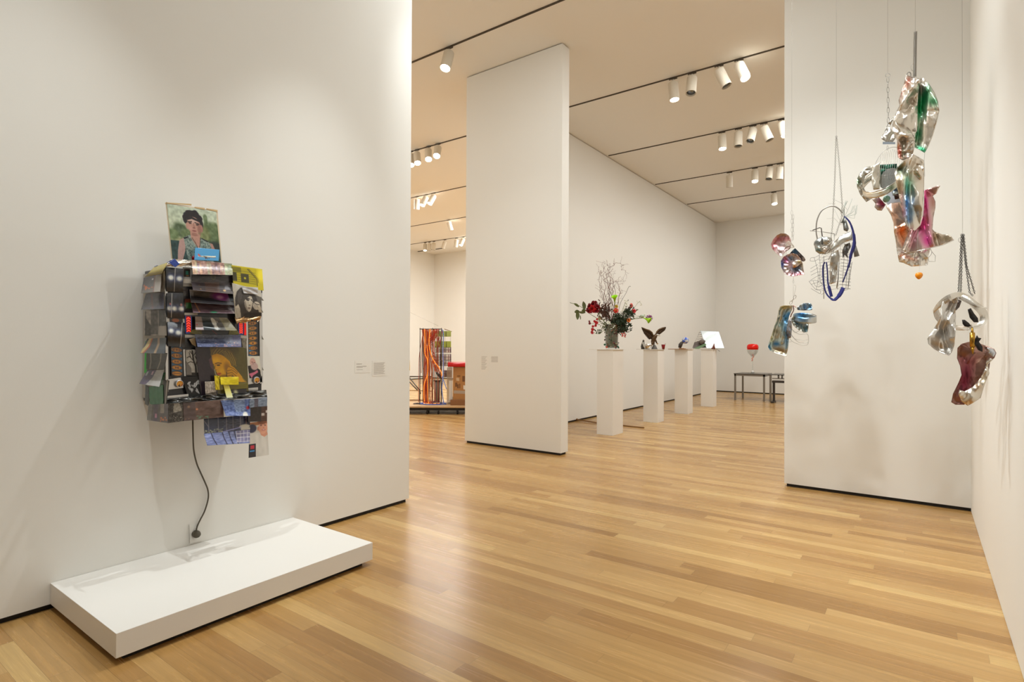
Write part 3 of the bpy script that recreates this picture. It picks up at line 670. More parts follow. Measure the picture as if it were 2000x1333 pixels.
pr('photograph', [(355, 737), (391, 735.5), (395, 781), (368, 779)], lf, None, .02, 'black-and-white photograph of pale leaves on black', M_MATTEP)
def poster():
    c = CV(104, 104, (40, 30, 40)); c.noise(4, 8, 3); OL = (84, 75, 24); sk = (214, 154, 8); dk = (150, 102, 10)
    c.poly([(.30, 0), (1, 0), (1, 1), (.36, 1)], OL); c.poly([(.25, .24), (.31, .18), (.33, .46), (.27, .38)], (84, 54, 66))
    c.poly([(.315, .15), (.46, .12), (.60, .18), (.68, .28), (.72, .42), (.72, .60), (.50, .60), (.43, .55), (.385, .49), (.365, .44), (.345, .42), (.355, .37), (.325, .30)], sk)
    c.ell(.40, .24, .07, .06, (232, 174, 16), .9).ell(.50, .46, .06, .06, (228, 168, 14), .9).ell(.61, .40, .06, .10, dk, .9).ell(.55, .56, .10, .03, dk, .8)
    c.poly([(.30, .17), (.31, .06), (.42, .0), (.62, .0), (.76, .10), (.82, .24), (.78, .36), (.72, .38), (.69, .28), (.62, .20), (.52, .15), (.42, .12), (.36, .14)], (112, 90, 28))
    for k in range(13): c.line([(.33+k*.03, .13-.004*k), (.42+k*.028, .02+.008*k), (.54+k*.022, .10+.014*k), (.60+k*.018, .20+.016*k)], .0045, (170, 142, 52) if k % 2 else (74, 60, 22))
    c.line([(.375, .315), (.43, .30), (.50, .312)], .009, (96, 64, 8)).ell(.435, .345, .035, .012, (70, 46, 8), .4).line([(.40, .336), (.47, .334)], .004, (60, 40, 8)).ell(.335, .33, .012, .01, (90, 60, 10), .5)
    c.line([(.372, .34), (.352, .41), (.365, .435), (.39, .43)], .005, (140, 92, 8)).ell(.425, .505, .05, .013, (176, 62, 24), .4, -.08).ell(.425, .525, .035, .009, (206, 100, 30), .5)
    c.poly([(.58, .50), (.62, .40), (.70, .36), (.76, .40), (.84, .50), (.92, .62), (.98, .70), (.72, .68), (.62, .60)], (208, 148, 10))
    for (p, q, r_) in (((.60, .46), (.70, .44), (.80, .52)), ((.60, .51), (.70, .49), (.78, .57)), ((.61, .56), (.70, .54), (.75, .61)), ((.66, .38), (.74, .42), (.82, .50))): c.line([p, q, r_], .0055, (110, 74, 10))
    c.line([(.59, .48), (.575, .56), (.60, .61)], .008, (80, 54, 12)).ell(.70, .60, .03, .04, (90, 62, 14), .5)
    c.line([(.345, .42), (.36, .52), (.43, .60)], .007, (176, 168, 150)).line([(.90, .60), (.97, .72)], .006, (120, 106, 50))
    return c.noise(40, 4, 4)
pr('poster', [(381, 678), (476, 679), (487, 776), (394, 785)], poster(), lambda S, T: .02*S, .024, 'large print of a face resting on a hand under yellow film')
pr('poster', [(476, 679), (482, 681), (485, 758), (481, 756)], CV(8, 60, (72, 66, 22)).noise(4, 10, 1), None, .03)
pr('yellow_tape', [(430, 737), (466, 736.5), (466, 752), (431, 752)], CV(30, 14, (228, 208, 8)).noise(7, 22, 4), crinkle(2, .008, 5), .06, 'bright yellow tape', M_GELP)
pr('yellow_tape', [(418.5, 734), (428.5, 735), (429, 762), (421, 762)], CV(12, 22, (206, 184, 8)).noise(6, 30, 4), crinkle(3, .006, 5), .055, 'bright yellow tape', M_GELP)
pr('yellow_gel', [(428, 752), (484, 748), (485, 759), (429, 763)], CV(50, 10, (104, 94, 22)).noise(7, 8, 4), None, .052, 'dark yellow film', M_GELP)
pr('photograph', [(436, 752), (447, 753), (457, 782), (444, 783)], CV(14, 30, (206, 204, 170)).grad((220, 204, 60), (204, 208, 190)), flap(.03), .056, 'pale curved strip')
pr('photograph', [(448, 756), (481, 752), (482, 777), (455, 781)], CV(36, 26, (24, 22, 30)).ell(.3, .55, .14, .3, (186, 186, 140), .9).speck(16, (180, 170, 60), .01, 3, (0, 0, .8, .35)), None, .05, 'dark print with a light burst')
wr = CV(28, 38, (170, 160, 148)).rect(0, .62, 1, 1, (84, 76, 66)).noise(16, 46, 5)
for k in range(4): wr.rect(.15+k*.2, .12, .2+k*.2, .55, (96, 86, 78), .5)
pr('photograph', [(400, 746), (420, 745), (424, 778), (402, 783)], wr, None, .054, 'grey print with marks like vertical writing', M_MATTEP)
om = CV(44, 72, (214, 208, 190)).poly([(.06, .45), (.45, .4), (.96, .62), (1, 1), (.12, 1)], (26, 26, 30)).ell(.45, .28, .22, .2, (204, 160, 146), .15).ell(.55, .46, .27, .17, (190, 160, 152), .3).ell(.4, .27, .05, .015, (90, 60, 56), .4).ell(.58, .29, .05, .015, (90, 60, 56), .4).line([(.47, .28), (.46, .37)], .012, (160, 110, 100)).poly([(.1, .8), (.5, .72), (.75, .62), (.8, .72), (.4, .88), (.3, 1), (.2, .9)], (198, 106, 130))
pr('photograph', [(481, 696), (507, 696), (510.5, 740), (484, 739)], om, None, .016, 'small photograph of a bald person with a grey beard', M_MATTEP)
for i, (u, v, r) in enumerate(((349, 750, .021), (499.5, 743, .021))):
    p = fp(u, v, .012); b = MB(); b.lathe([(0, 0), (r, 0), (r, .012), (r*.8, .016), (r*.8, .012)], p, M_ALU, 28, (1, 0, 0)); o = b.build('push_button', A)
    cb = CV(20, 20, (216, 146, 26)); cb.rect(.1, .46, .9, .54, (70, 40, 12)); glyphs(cb, '1', .25, .5, .2, .35, (60, 34, 14)); glyphs(cb, '1', .75, .5, .2, .35, (60, 34, 14)); cb.ell(.5, .5, .12, .2, (150, 60, 20), .5)
    vs = [(p[0]+.0135, p[1], p[2])]; cols = [cb.a[10, 10]]; fs = []; K = 24; Rn = 5
    for q_ in range(1, Rn+1):
        for k in range(K):
            an = 2*math.pi*k/K; rr = r*.82*q_/Rn; vs.append((p[0]+.0135, p[1]+rr*math.cos(an), p[2]+rr*math.sin(an)))
            cols.append(cb.a[int(np.clip(9.5-9.4*q_/Rn*math.sin(an), 0, 19)), int(np.clip(9.5+9.4*q_/Rn*math.cos(an), 0, 19))])
    for k in range(K): fs.append((0, 1+k, 1+(k+1) % K))
    for q_ in range(Rn-1):
        for k in range(K): fs.append((1+q_*K+k, 1+(q_+1)*K+k, 1+(q_+1)*K+(k+1) % K, 1+q_*K+(k+1) % K))
    me = bpy.data.meshes.new('button_face'); me.from_pydata(vs, [], fs); me.materials.append(M_GELP); o2 = bpy.data.objects.new('button_face', me); COL.objects.link(o2); o2.parent = o; o2.matrix_parent_inverse = o.matrix_parent_inverse.inverted() if False else Matrix.Identity(4)
    set_ink(o2, cols)
# skirt of prints under the ledge
SK = lambda a=0: (lambda S, T: .05+a*T)
pr('photograph', [(327, 789), (358, 787), (359, 823), (328, 827)], CV(36, 40, (58, 54, 50)).noise(8, 24, 2).poly([(.4, 0), (.75, 0), (.9, .42), (.35, .5)], (142, 136, 124)).noise(20, 26, 6).speck(8, (200, 190, 176), .02, 4, (.1, .6, .9, .95)), SK(), .03, 'grey print at the left of the lower row')
pr('photograph', [(357, 787), (436, 781), (437, 815), (359, 823)], room(86, 38, (92, 68, 60), (88, 62, 54), 14, [(.14, .25, .035, (206, 150, 96)), (.34, .42, .03, (190, 120, 80)), (.05, .9, .012, (220, 160, 90)), (.13, .9, .012, (220, 160, 90))]).rect(0, 0, .3, 1, (64, 56, 62), .5).speck(10, (84, 120, 96), .03, 4, (.2, .75, .62, .98)), SK(), .032, 'brown print with green marks along its foot')
pr('photograph', [(431, 783), (489, 779), (489, 813), (441, 813)], room(60, 36, (66, 84, 128), (78, 96, 150), 15).rect(.42, 0, .8, .75, (110, 122, 138), .6).noise(18, 34, 4).ell(.9, .52, .06, .1, (150, 24, 40), .3).speck(20, (150, 166, 196), .02, 4, (.3, .6, .8, 1)).ell(.8, .95, .1, .2, (222, 220, 210), .4), lambda S, T: .055+.03*T*T, .034, 'blue curled street print with a red dot')
pr('photograph', [(487, 780), (522, 776), (521.5, 794), (487, 797)], room(36, 18, (96, 104, 116), (84, 92, 104), 16).rect(.28, 0, .5, 1, (62, 52, 60)).noise(14, 16, 3), SK(.02), .036)
pr('photograph', [(485, 797), (522, 793), (521.5, 823), (484, 825)], CV(38, 30, (30, 22, 26)).rect(.68, 0, 1, 1, (74, 44, 34)).rect(.7, .45, .86, .62, (206, 196, 190)).rect(.92, .3, 1, .45, (206, 196, 190)).noise(10, 14, 7), SK(.0), .04, 'almost black print')
st = CV(92, 30, (40, 42, 66)).noise(22, 34, 4).rect(0, 0, .4, .8, (28, 34, 60), .7)
for x in (.09, .3, .48, .62, .78): st.rect(x, 0, x+.02, .9, (150, 140, 142), .6)
st.line([(.0, .1), (.1, .55)], .02, (120, 112, 120)).speck(40, (150, 150, 120), .02, 3, (0, .7, .4, 1)).ell(.88, .72, .12, .13, (206, 200, 186), .3).rect(.8, .8, 1, .95, (196, 190, 180)).line([(.4, .95), (.8, .75)], .03, (140, 140, 190)).rect(.91, 0, .925, .6, (160, 130, 120))
pr('photograph', [(398, 819), (488, 810), (488.5, 841), (399, 849)], st, lambda S, T: .02*T, .06, 'blue street photograph hanging below the cabinet')
bq = CV(92, 28, (120, 130, 176)).noise(18, 22, 5)
for x in (.16, .40, .54, .66): bq.line([(x, 0), (x+.02, .5), (x+.07, 1)], .035, (34, 34, 60))
bq.rect(.7, 0, 1, .9, (120, 116, 150)).noise(16, 26, 6)
for x in (.7, .78, .86, .94): bq.rect(x, 0, x+.012, .9, (206, 204, 210), .8)
for y in (.2, .5, .8): bq.rect(.7, y, 1, y+.05, (206, 204, 210), .8)
pr('photograph', [(398, 848), (488, 840), (488, 866), (405, 871)], bq, lambda S, T: .02+.03*T, .06, 'blue curled print of a row of barrels')
by = CV(56, 104, (206, 200, 190)).rect(0, .62, .36, 1, (26, 22, 34)).noise(7, 12, 3)
by.rect(0, 0, 1, .1, (176, 110, 60)).ell(.15, .18, .25, .12, (40, 40, 70), .3).poly([(.56, .28), (.95, .28), (1, .40), (.82, .46), (.64, .40)], (206, 142, 114)).ell(.76, .18, .25, .19, (218, 156, 128), .1).ell(.74, .03, .27, .06, (130, 70, 40), .5).line([(.60, .105), (.70, .10)], .006, (120, 70, 50)).line([(.82, .105), (.92, .115)], .006, (120, 70, 50)).ell(.66, .125, .05, .009, (70, 44, 36), .4).ell(.88, .135, .05, .009, (70, 44, 36), .4).ell(.79, .19, .04, .014, (190, 120, 96), .5).ell(.79, .25, .10, .022, (176, 66, 66), .3).ell(.79, .247, .075, .009, (236, 228, 218), .3).ell(.49, .20, .05, .06, (200, 130, 104), .3)
by.rect(.08, .66, .28, .76, (190, 40, 60)).rect(.05, .8, .3, .84, (40, 130, 190))
pr('photograph', [(487, 826), (521.5, 822), (525, 889), (485.5, 895)], by, lambda S, T: .02+.02*T, .05, 'photograph of a smiling child in a white shirt at the lower right')

# -- prints flaring off the near side
def side(name, quad, cv, curl=None, off=.01, label=None, m=None): return sheet(name, quad, cv, SP_, curl, A, m, off=off, label=label)
b = MB(); b.box((XL+.006, YN-.006, z0+.02), (XF-.004, YN, z1-.02), M_GUT); o = b.build('side_panel', A); o['label'] = 'pale side board'
side('photograph', [(281, 543), (316, 534), (313, 570), (275.5, 573)], CV(40, 40, (58, 54, 60)).rect(.62, 0, 1, 1, (150, 140, 132)).rect(.6, 0, .66, 1, (110, 60, 50)).speck(9, (200, 96, 40), .05, 2, (.05, .5, .55, .8)).ell(.52, .22, .05, .05, (220, 214, 220), .6).noise(8, 10, 5).poly([(0, .85), (.6, .8), (.6, 1), (0, 1)], (84, 80, 76)), flap(.06), .012, 'print with orange lights, topmost on the near side')
side('photograph', [(285, 574), (319, 571.5), (320, 604), (275.5, 605.5)], room(40, 36, (84, 78, 88), (70, 72, 84), 22).line([(.36, .1), (.5, .9)], .05, (110, 76, 80)), flap(.06), .012, 'dusky violet print on the near side')
bwm = CV(44, 56, (170, 160, 150)).rect(.04, .02, .07, 1, (30, 28, 28)).poly([(.07, .3), (.3, .6), (.3, 1), (.07, 1)], (60, 56, 52)).rect(.3, .0, .62, .95, (84, 78, 72)).rect(.66, 0, 1, .62, (60, 58, 56)).noise(12, 40, 7).rect(.66, .64, 1, 1, (190, 182, 172))
side('photograph', [(282.5, 607), (324, 605), (325.5, 656), (281.5, 656)], bwm, None, .01, 'black-and-white prints on the near side')
ra = CV(40, 34, (70, 78, 84)).noise(6, 12, 3).line([(.0, 1), (.16, .55), (.2, 0)], .11, (214, 190, 130)).line([(.1, 1), (.26, .55), (.28, 0)], .04, (190, 96, 60)).line([(.58, 1), (.66, .4), (.6, 0)], .06, (170, 140, 110))
side('photograph', [(287.5, 662), (325, 660), (322, 691), (274.5, 690)], ra, flap(.07), .014, 'print with a yellow and orange arc on the near side')
side('green_tape', [(283.5, 667), (289, 667), (287, 729), (281.5, 729)], CV(6, 50, (40, 190, 60)), None, .008, 'bright green strip')
side('photograph', [(286, 691), (327, 690), (321, 722), (285.5, 722)], CV(40, 32, (66, 62, 58)).line([(.2, 0), (.24, .5), (.2, 1)], .03, (170, 160, 146)).line([(.7, 0), (.72, .5), (.62, 1)], .03, (180, 170, 150)).noise(10, 16, 3), None, .012, 'dark grey print on the near side')
pu = CV(40, 32, (190, 186, 182)).poly([(0, 1), (.0, 0), (.55, 0), (.5, .5), (.3, 1)], (88, 76, 108)).rect(.04, .12, .14, .4, (190, 200, 206)).rect(.34, .1, .44, .34, (206, 170, 190)).noise(14, 12, 3)
side('photograph', [(288, 723), (320.5, 723), (311, 756), (272, 750)], pu, flap(.07), .016, 'purple and white print flaring out from the near side')
side('green_gel', [(310, 730), (323, 728), (318, 752), (308, 752)], CV(12, 20, (30, 110, 60)), None, .01, None, M_GELP)
side('green_gel', [(291, 756), (319, 752), (319, 793), (292, 790)], CV(30, 40, (44, 132, 88)).noise(7, 12, 4).line([(.5, 0), (.55, 1)], .008, (90, 170, 120)), None, .014, 'translucent green sheet on the near side', M_GELP)
side('photograph', [(318, 742), (331, 744), (325, 790), (318, 790)], CV(12, 40, (60, 56, 52)).rect(.6, 0, .8, 1, (196, 188, 178)).noise(8, 16, 2), None, .012)
side('photograph', [(284, 752), (291, 757), (291, 794), (283, 790)], CV(8, 36, (66, 76, 80)).noise(9, 34, 3), None, .01)
side('photograph', [(290, 791), (328, 789), (328, 827), (287, 821)], CV(42, 38, (84, 78, 80)).rect(.0, 0, .2, 1, (120, 122, 118)).rect(.3, 0, .5, 1, (70, 58, 80)).rect(.36, .55, .46, .8, (190, 130, 160)).rect(.62, 0, .8, .5, (150, 142, 130)).speck(8, (200, 110, 60), .04, 3, (.65, .7, .95, .95)).noise(10, 14, 4), lambda S, T: .02+.02*T, .012, 'mixed print at the foot of the near side')
ye = CV(40, 26, (176, 154, 24)).grad((190, 168, 40), (160, 140, 18))
sheet('yellow_gel', [(301, 522), (327, 513), (316, 535), (282, 542)], ye, SP_, lambda S, T: .0+.03*np.sin(T*2.4), A, M_GELP, off=.01, label='yellow film bent over the near top corner')
sheet('blue_tape', [(330, 513), (341, 505.5), (351, 516), (342, 522.5)], CV(14, 12, (28, 62, 150)).noise(5, 14, 3), FP_, None, A, M_PRINT, off=.034, label='blue tape at the top left corner')
sheet('blue_tape', [(301, 521), (308, 518), (307, 521), (302, 523)], CV(6, 5, (28, 62, 150)), SP_, None, A, M_PRINT, off=.012)
sheet('blue_tape', [(325, 513.5), (338, 507), (337, 511), (328, 515)], CV(10, 6, (26, 56, 140)), FP_, None, A, M_PRINT, off=.02)
for i, (u, v, w_, h_) in enumerate(((510, 586, 5, 6), (509, 609, 5, 7), (511, 662, 4, 7), (512, 722, 3, 5))):
    sheet('paper_tab', [(u, v-h_), (u+w_, v+1), (u+w_, v+2), (u, v+1)], CV(5, 5, (120, 116, 104)), FP_, None, A, M_PRINT, off=.012)

# power cable, plug and socket plate
M_CORD = mat('grey_cable', rgb(88, 80, 66), 0.5)
pts = []
KC = [(376.5, 815), (377, 850), (378.5, 880), (384, 905), (391, 922), (400, 942), (406, 958), (406.5, 975), (400, 998), (391, 1016), (385.5, 1028), (383.5, 1036)]
for i, (u, v) in enumerate(KC):
    d = .05*(1-min(1, i/4)) + .02; pts.append(onx(u, v, XL+d))
def smoothpath(P, n=8):
    P = [np.array(p, float) for p in P]; out = []
    for i in range(len(P)-1):
        p0, p1, p2, p3 = P[max(i-1, 0)], P[i], P[i+1], P[min(i+2, len(P)-1)]
        for k in range(n):
            t = k/n; out.append(.5*((2*p1)+(-p0+p2)*t+(2*p0-5*p1+4*p2-p3)*t*t+(-p0+3*p1-3*p2+p3)*t**3))
    return out+[P[-1]]
t = thing('power_cable', pts[-1], 'thin grey power cable running from under the collage down the left wall to its socket', 'cable')
b = MB(); b.tube(smoothpath(pts), .0045, M_CORD, 8); b.build('cord', t)
pc = onx(381.5, 1043, XL+.008)
b = MB(); b.lathe([(0, .001), (.022, .001), (.022, .02), (.018, .032), (0, .034)], pc, M_CORD, 24, (1, 0, 0)); b.tube([pc+V(.026, 0, .012), pts[-1]+V(0, 0, -.005)], [.009, .006], M_CORD, 10); b.build('plug', t)
q = [(370, 1026), (393, 1022), (394, 1057), (371, 1062.5)]
b = MB(); b.hexa([onx(u, v, XL) for u, v in q]+[onx(u, v, XL+.008) for u, v in q], M_WALL); o = b.build('socket_plate'); tag(o, 'flush white socket plate low on the left wall just above the platform', 'wall socket')

# wall labels: two printed cards each, lines too small to read
M_CARD = mat('label_card', rgb(236, 232, 224), 0.5); M_INK = mat('label_ink', rgb(176, 168, 158), 0.6)
def wall_label(name, plane, u0, v0, u1, v1, rows, lab, lw):
    fn = (lambda u, v, d=0: onx(u, v, XL+d)) if plane == 'x' else (lambda u, v, d=0: ony(u, v, YM-d))
    a, c = fn(u0, v0), fn(u1, v1)
    k = 1 if plane == 'x' else 0; lo = min(a[k], c[k]); hi = max(a[k], c[k]); zt, zb = max(a[2], c[2]), min(a[2], c[2])
    t = thing(name, (a+c)/2, lab, 'label'); t.location.z = zb
    def bx(b, p0, p1, q0, q1, d0, d1, m):
        if plane == 'x': b.box((XL+d0, p0, q0), (XL+d1, p1, q1), m)
        else: b.box((p0, YM-d1, q0), (p1, YM-d0, q1), m)
    b = MB(); bx(b, lo, hi, zb, zt, 0, .0015, M_CARD); b.build('card', t)
    b = MB(); H_ = zt-zb
    for (f0, f1, x1) in rows: bx(b, lo+(hi-lo)*.10, lo+(hi-lo)*x1, zt-H_*f1, zt-H_*f0, .0014, .0018, M_INK)
    b.build('text_lines', t)
R1 = [(.25, .31, .45), (.45, .50, .75), (.54, .58, .5), (.72, .75, .5)]
R2_ = [(.14+.06*i, .165+.06*i, .9-.05*(i % 3)) for i in range(13)]
wall_label('wall_label', 'x', 693, 705, 723, 728, R1, 'left white caption card of the pair on the left wall', 0)
wall_label('wall_label', 'x', 727, 705, 754, 734, R2_, 'right white caption card of dense text on the left wall', 0)
wall_label('wall_label', 'y', 939, 695, 955, 727, [(.06+.07*i, .08+.07*i, .75-.1*(i % 3)) for i in range(12)], 'narrow caption card on the middle wall', 0)
wall_label('wall_label', 'y', 958, 695, 975, 710, [(.12+.1*i, .16+.1*i, .85) for i in range(8)], 'small squarish caption card to the right of the narrow one on the middle wall', 0)
# ------------------------------------------------------------------ hanging metal pieces
def tri_wave(x): return np.abs((x/math.pi) % 2-1)*2-1
def stain(base, blobs):
    """blobs: (u, v, ru, rv, colour, strength)"""
    def fn(U, V_):
        c = np.ones(U.shape+(3,))*np.array(base, float)
        for (u, v, ru, rv, col, st, *a) in blobs:
            an = a[0] if a else 0.0; dx, dy = U-u, V_-v; co, si = math.cos(an), math.sin(an)
            w = np.clip(st*np.exp(-(((dx*co+dy*si)/ru)**2+((-dx*si+dy*co)/rv)**2)), 0, 1)[..., None]
            c = c*(1-w)+np.array(col, float)*w
        return c
    return fn
SILV = (214, 208, 198)
def crumple(name, out, Y, parent, col=None, seed=1, amp=0.03, k=5, bulge_=0.03, ridges=(), step=3.0, label=None, base_off=0.0, tilt=(0, 0), thick=0.0012, flute=None, rim=0.0, fine=1.0, mt=None, facet=1.45):
    """a bent sheet: outline as photographed, carried to the plane y = Y, with folds standing towards and away from the room"""
    out = [np.array(p, float) for p in out]; n = len(out); B = []
    for i in range(n):
        a, b_ = out[i], out[(i+1) % n]; m_ = max(1, int(np.linalg.norm(b_-a)/step))
        for j in range(m_): B.append(a+(b_-a)*j/m_)
    B = np.array(B); lo, hi = B.min(0), B.max(0); g = np.random.default_rng(seed)
    gx = np.arange(lo[0]+step/2, hi[0], step); gy = np.arange(lo[1]+step/2, hi[1], step)
    GX, GY = np.meshgrid(gx, gy); G = np.stack([GX.ravel(), GY.ravel()], 1)+g.uniform(-.3, .3, (GX.size, 2))*step
    ins = np.zeros(len(G), bool); x, y = G[:, 0], G[:, 1]; M = len(B)
    for i in range(M):
        x0, y0 = B[i]; x1, y1 = B[(i+1) % M]
        if abs(y1-y0) > 1e-9: ins ^= ((y0 > y) != (y1 > y)) & (x < (x1-x0)*(y-y0)/(y1-y0)+x0)
    G = G[ins]
    if len(G):
        dm = np.min(np.hypot(G[:, None, 0]-B[None, :, 0], G[:, None, 1]-B[None, :, 1]), 1); G = G[dm > step*.55]
    P = np.vstack([B, G])
    vo, eo, fo, *_ = delaunay_2d_cdt([Vector((float(a), float(b_))) for a, b_ in P], [], [list(range(M))], 1, 1e-4)
    Q = np.array([[v.x, v.y] for v in vo]); U, V_ = Q[:, 0], Q[:, 1]
    W = max(hi-lo); su, sv = (U-(lo[0]+hi[0])/2)/W, (V_-(lo[1]+hi[1])/2)/W
    db = np.min(np.hypot(U[:, None]-B[None, :, 0], V_[:, None]-B[None, :, 1]), 1)/W
    amp = amp*.62; D = base_off+tilt[0]*su+tilt[1]*sv+bulge_*.3*np.clip(db*5, 0, 1)**.7
    wx = su+.12*np.sin(sv*7+seed); wy = sv+.12*np.sin(su*6+seed*2)
    for i in range(7):
        a = g.random()*6.28; fr = k*(.5+g.random()*1.6); D = D+amp*.3*(.25+.5*g.random())/(1+i*.35)*tri_wave((wx*math.cos(a)+wy*math.sin(a))*fr*2+g.random()*6)
    # planar facets: random heights on a coarse net, straight folds between
    cell = max(8.0, W/(k*1.9)); cg = np.array([(x_, y_) for x_ in np.arange(lo[0]-cell, hi[0]+cell*1.5, cell) for y_ in np.arange(lo[1]-cell, hi[1]+cell*1.5, cell)])+g.uniform(-.38, .38, (len(np.arange(lo[0]-cell, hi[0]+cell*1.5, cell))*len(np.arange(lo[1]-cell, hi[1]+cell*1.5, cell)), 2))*cell
    ch = g.uniform(-1, 1, len(cg)); cv2, _, cf, *_r2 = delaunay_2d_cdt([Vector(map(float, p)) for p in cg], [], [], 0, 1e-4)
    cp = np.array([[v.x, v.y] for v in cv2]); FD = np.zeros(len(U))
    for f3_ in cf:
        (ax_, ay_), (bx_, by_), (cx_, cy_) = cp[list(f3_)[:3]]; h0, h1, h2 = ch[list(f3_)[:3]]
        dn = (by_-cy_)*(ax_-cx_)+(cx_-bx_)*(ay_-cy_)
        if abs(dn) < 1e-9: continue
        l0 = ((by_-cy_)*(U-cx_)+(cx_-bx_)*(V_-cy_))/dn; l1 = ((cy_-ay_)*(U-cx_)+(ax_-cx_)*(V_-cy_))/dn; l2 = 1-l0-l1
        m_ = (l0 >= -1e-6) & (l1 >= -1e-6) & (l2 >= -1e-6); FD[m_] = (l0*h0+l1*h1+l2*h2)[m_]
    D = D*1.0+FD*amp*facet*cell*.0038/.05
    if fine: 
        for i in range(4):
            a = g.random()*6.28; fr = k*5*(.7+g.random()); D = D+amp*.1*fine*tri_wave((wx*math.cos(a)+wy*math.sin(a))*fr+g.random()*6)
    for (pl, h, wd) in ridges:
        d = np.full(U.shape, 1e9)
        for (a0, b0), (a1, b1) in zip(pl[:-1], pl[1:]):
            vx, vy = a1-a0, b1-b0; t = np.clip(((U-a0)*vx+(V_-b0)*vy)/(vx*vx+vy*vy+1e-9), 0, 1)
            d = np.minimum(d, np.hypot(U-a0-t*vx, V_-b0-t*vy))
        D = D+h*np.clip(1-d/wd, 0, 1)
    if flute:
        cu, cv_, nn, hh = flute; an = np.arctan2(V_-cv_, U-cu); r = np.hypot(U-cu, V_-cv_)/W; D = D+hh*np.cos(an*nn)*np.clip(r*3-.3, 0, 1)
    if rim: D = D+rim*np.clip(1-db*22, 0, 1)
    d_ = FW + RT*((U-1000)/F)[:, None] - UP*((V_-666.5)/F)[:, None]
    pts = CAM+d_*((Y-D)/d_[:, 1])[:, None]
    me = bpy.data.meshes.new(name); me.from_pydata(pts.tolist(), [], [tuple(f) for f in fo]); me.materials.append(mt or M_SHEET)
    me.polygons.foreach_set('use_smooth', [True]*len(me.polygons))
    o = bpy.data.objects.new(name, me); COL.objects.link(o)
    if parent: o.parent = parent; o.matrix_parent_inverse = Matrix.Translation(-parent.location)
    set_ink(o, (col or stain(SILV, []))(U, V_))
    md = o.modifiers.new('thick', 'SOLIDIFY'); md.thickness = thick; md.offset = 0
    if label: o['label'] = label
    return o
M_SHEET = print_mat('stained_sheet_metal', 0.27, 0.0, 0.0, 0.85)
def ink_scale(m, k):
    nt = m.node_tree; B = nt.nodes['Principled BSDF']; l = B.inputs['Base Color'].links[0].from_socket
    h = nt.nodes.new('ShaderNodeHueSaturation'); h.inputs['Value'].default_value = k; h.inputs['Saturation'].default_value = 1.15
    nt.links.new(l, h.inputs['Color']); nt.links.new(h.outputs[0], B.inputs['Base Color'])
def yp(Y): return lambda u, v, d=0.0: ony(u, v, Y-d)
def tubep(name, P, Y, r, m, parent, closed=False, n=8, smooth=6, label=None, dep=None):
    f = yp(Y); Q = [f(u, v, (dep[i] if dep else (p3 or 0))) for i, (u, v, p3) in enumerate([(p+(0,))[:3] if len(p) == 2 else p for p in P])]
    if smooth and len(Q) > 2:
        Q = smoothpath(Q+([Q[0]] if closed else []), smooth)
        if closed: Q = Q[:-1]
    b = MB(); b.tube(Q, r, m, n, closed=closed); o = b.build(name, parent)
    if label: o['label'] = label
    return o
def band(name, cx, cy, rx, ry, rot, Y, ddep, wv, wd, m, parent, a0=0, a1=360, n=48, label=None, thick=.0012, ink=None):
    """hoop of flat strip: ellipse in the picture, its far half set back by ddep; strip runs down by wv px and back by wd m"""
    f = yp(Y); vs = []; cols = []; N_ = n+1
    for i in range(N_):
        a = math.radians(a0+(a1-a0)*i/n); x, y = rx*math.cos(a), ry*math.sin(a)
        u, v = cx+x*math.cos(rot)-y*math.sin(rot), cy+x*math.sin(rot)+y*math.cos(rot); d = ddep*math.sin(a)
        for q in range(4):
            t = q/3; uu, vv = u+wv[0]*t, v+wv[1]*t; vs.append(tuple(f(uu, vv, d+wd*t))); cols.append((uu, vv))
    fs = [(i*4+q, (i+1)*4+q, (i+1)*4+q+1, i*4+q+1) for i in range(N_-1) for q in range(3)]
    me = bpy.data.meshes.new(name); me.from_pydata(vs, [], fs); me.materials.append(m); me.polygons.foreach_set('use_smooth', [True]*len(fs))
    o = bpy.data.objects.new(name, me); COL.objects.link(o); o.parent = parent; o.matrix_parent_inverse = Matrix.Translation(-parent.location)
    cc = np.array(cols); set_ink(o, (ink or stain(SILV, []))(cc[:, 0], cc[:, 1]))
    md = o.modifiers.new('thick', 'SOLIDIFY'); md.thickness = thick; md.offset = 0
    if label: o['label'] = label
    return o
def ellpts(cx, cy, rx, ry, rot, n=28, d=0.0, a0=0, a1=360):
    P = []
    for i in range(n):
        a = math.radians(a0+(a1-a0)*i/(n-(0 if a1-a0 == 360 else 1))); x, y = rx*math.cos(a), ry*math.sin(a)
        P.append((cx+x*math.cos(rot)-y*math.sin(rot), cy+x*math.sin(rot)+y*math.cos(rot), d*math.sin(a)))
    return P
def chain(name, P, Y, parent, link=7.0, w=3.4, r=.0011, m=None, alt=True):
    """P: polyline in the photograph; long oval links, each turned from the last"""
    f = yp(Y); b = MB(); P = [np.array(p, float) for p in P]; i = 0
    for a, c in zip(P[:-1], P[1:]):
        L = np.linalg.norm(c-a); k = max(1, int(L/(link*.82)))
        for j in range(k):
            mid = a+(c-a)*(j+.5)/k; t = (c-a)/L; nrm = np.array([-t[1], t[0]]); i += 1
            flat = 1.0 if (i % 2 or not alt) else .18; px = Y/ray(mid[0], mid[1])[1]/F
            Q = []
            for q in range(10):
                an = 2*math.pi*q/10; al = math.cos(an)*link/2*1.1; ac = math.sin(an)*w/2
                p = mid+t*al+nrm*ac*flat; Q.append(f(p[0], p[1], math.sin(an)*w/2*px*(1-flat*.95)))
            b.tube(Q, r, m or M_WIRE, 5, closed=True)
    return b.build(name, parent)
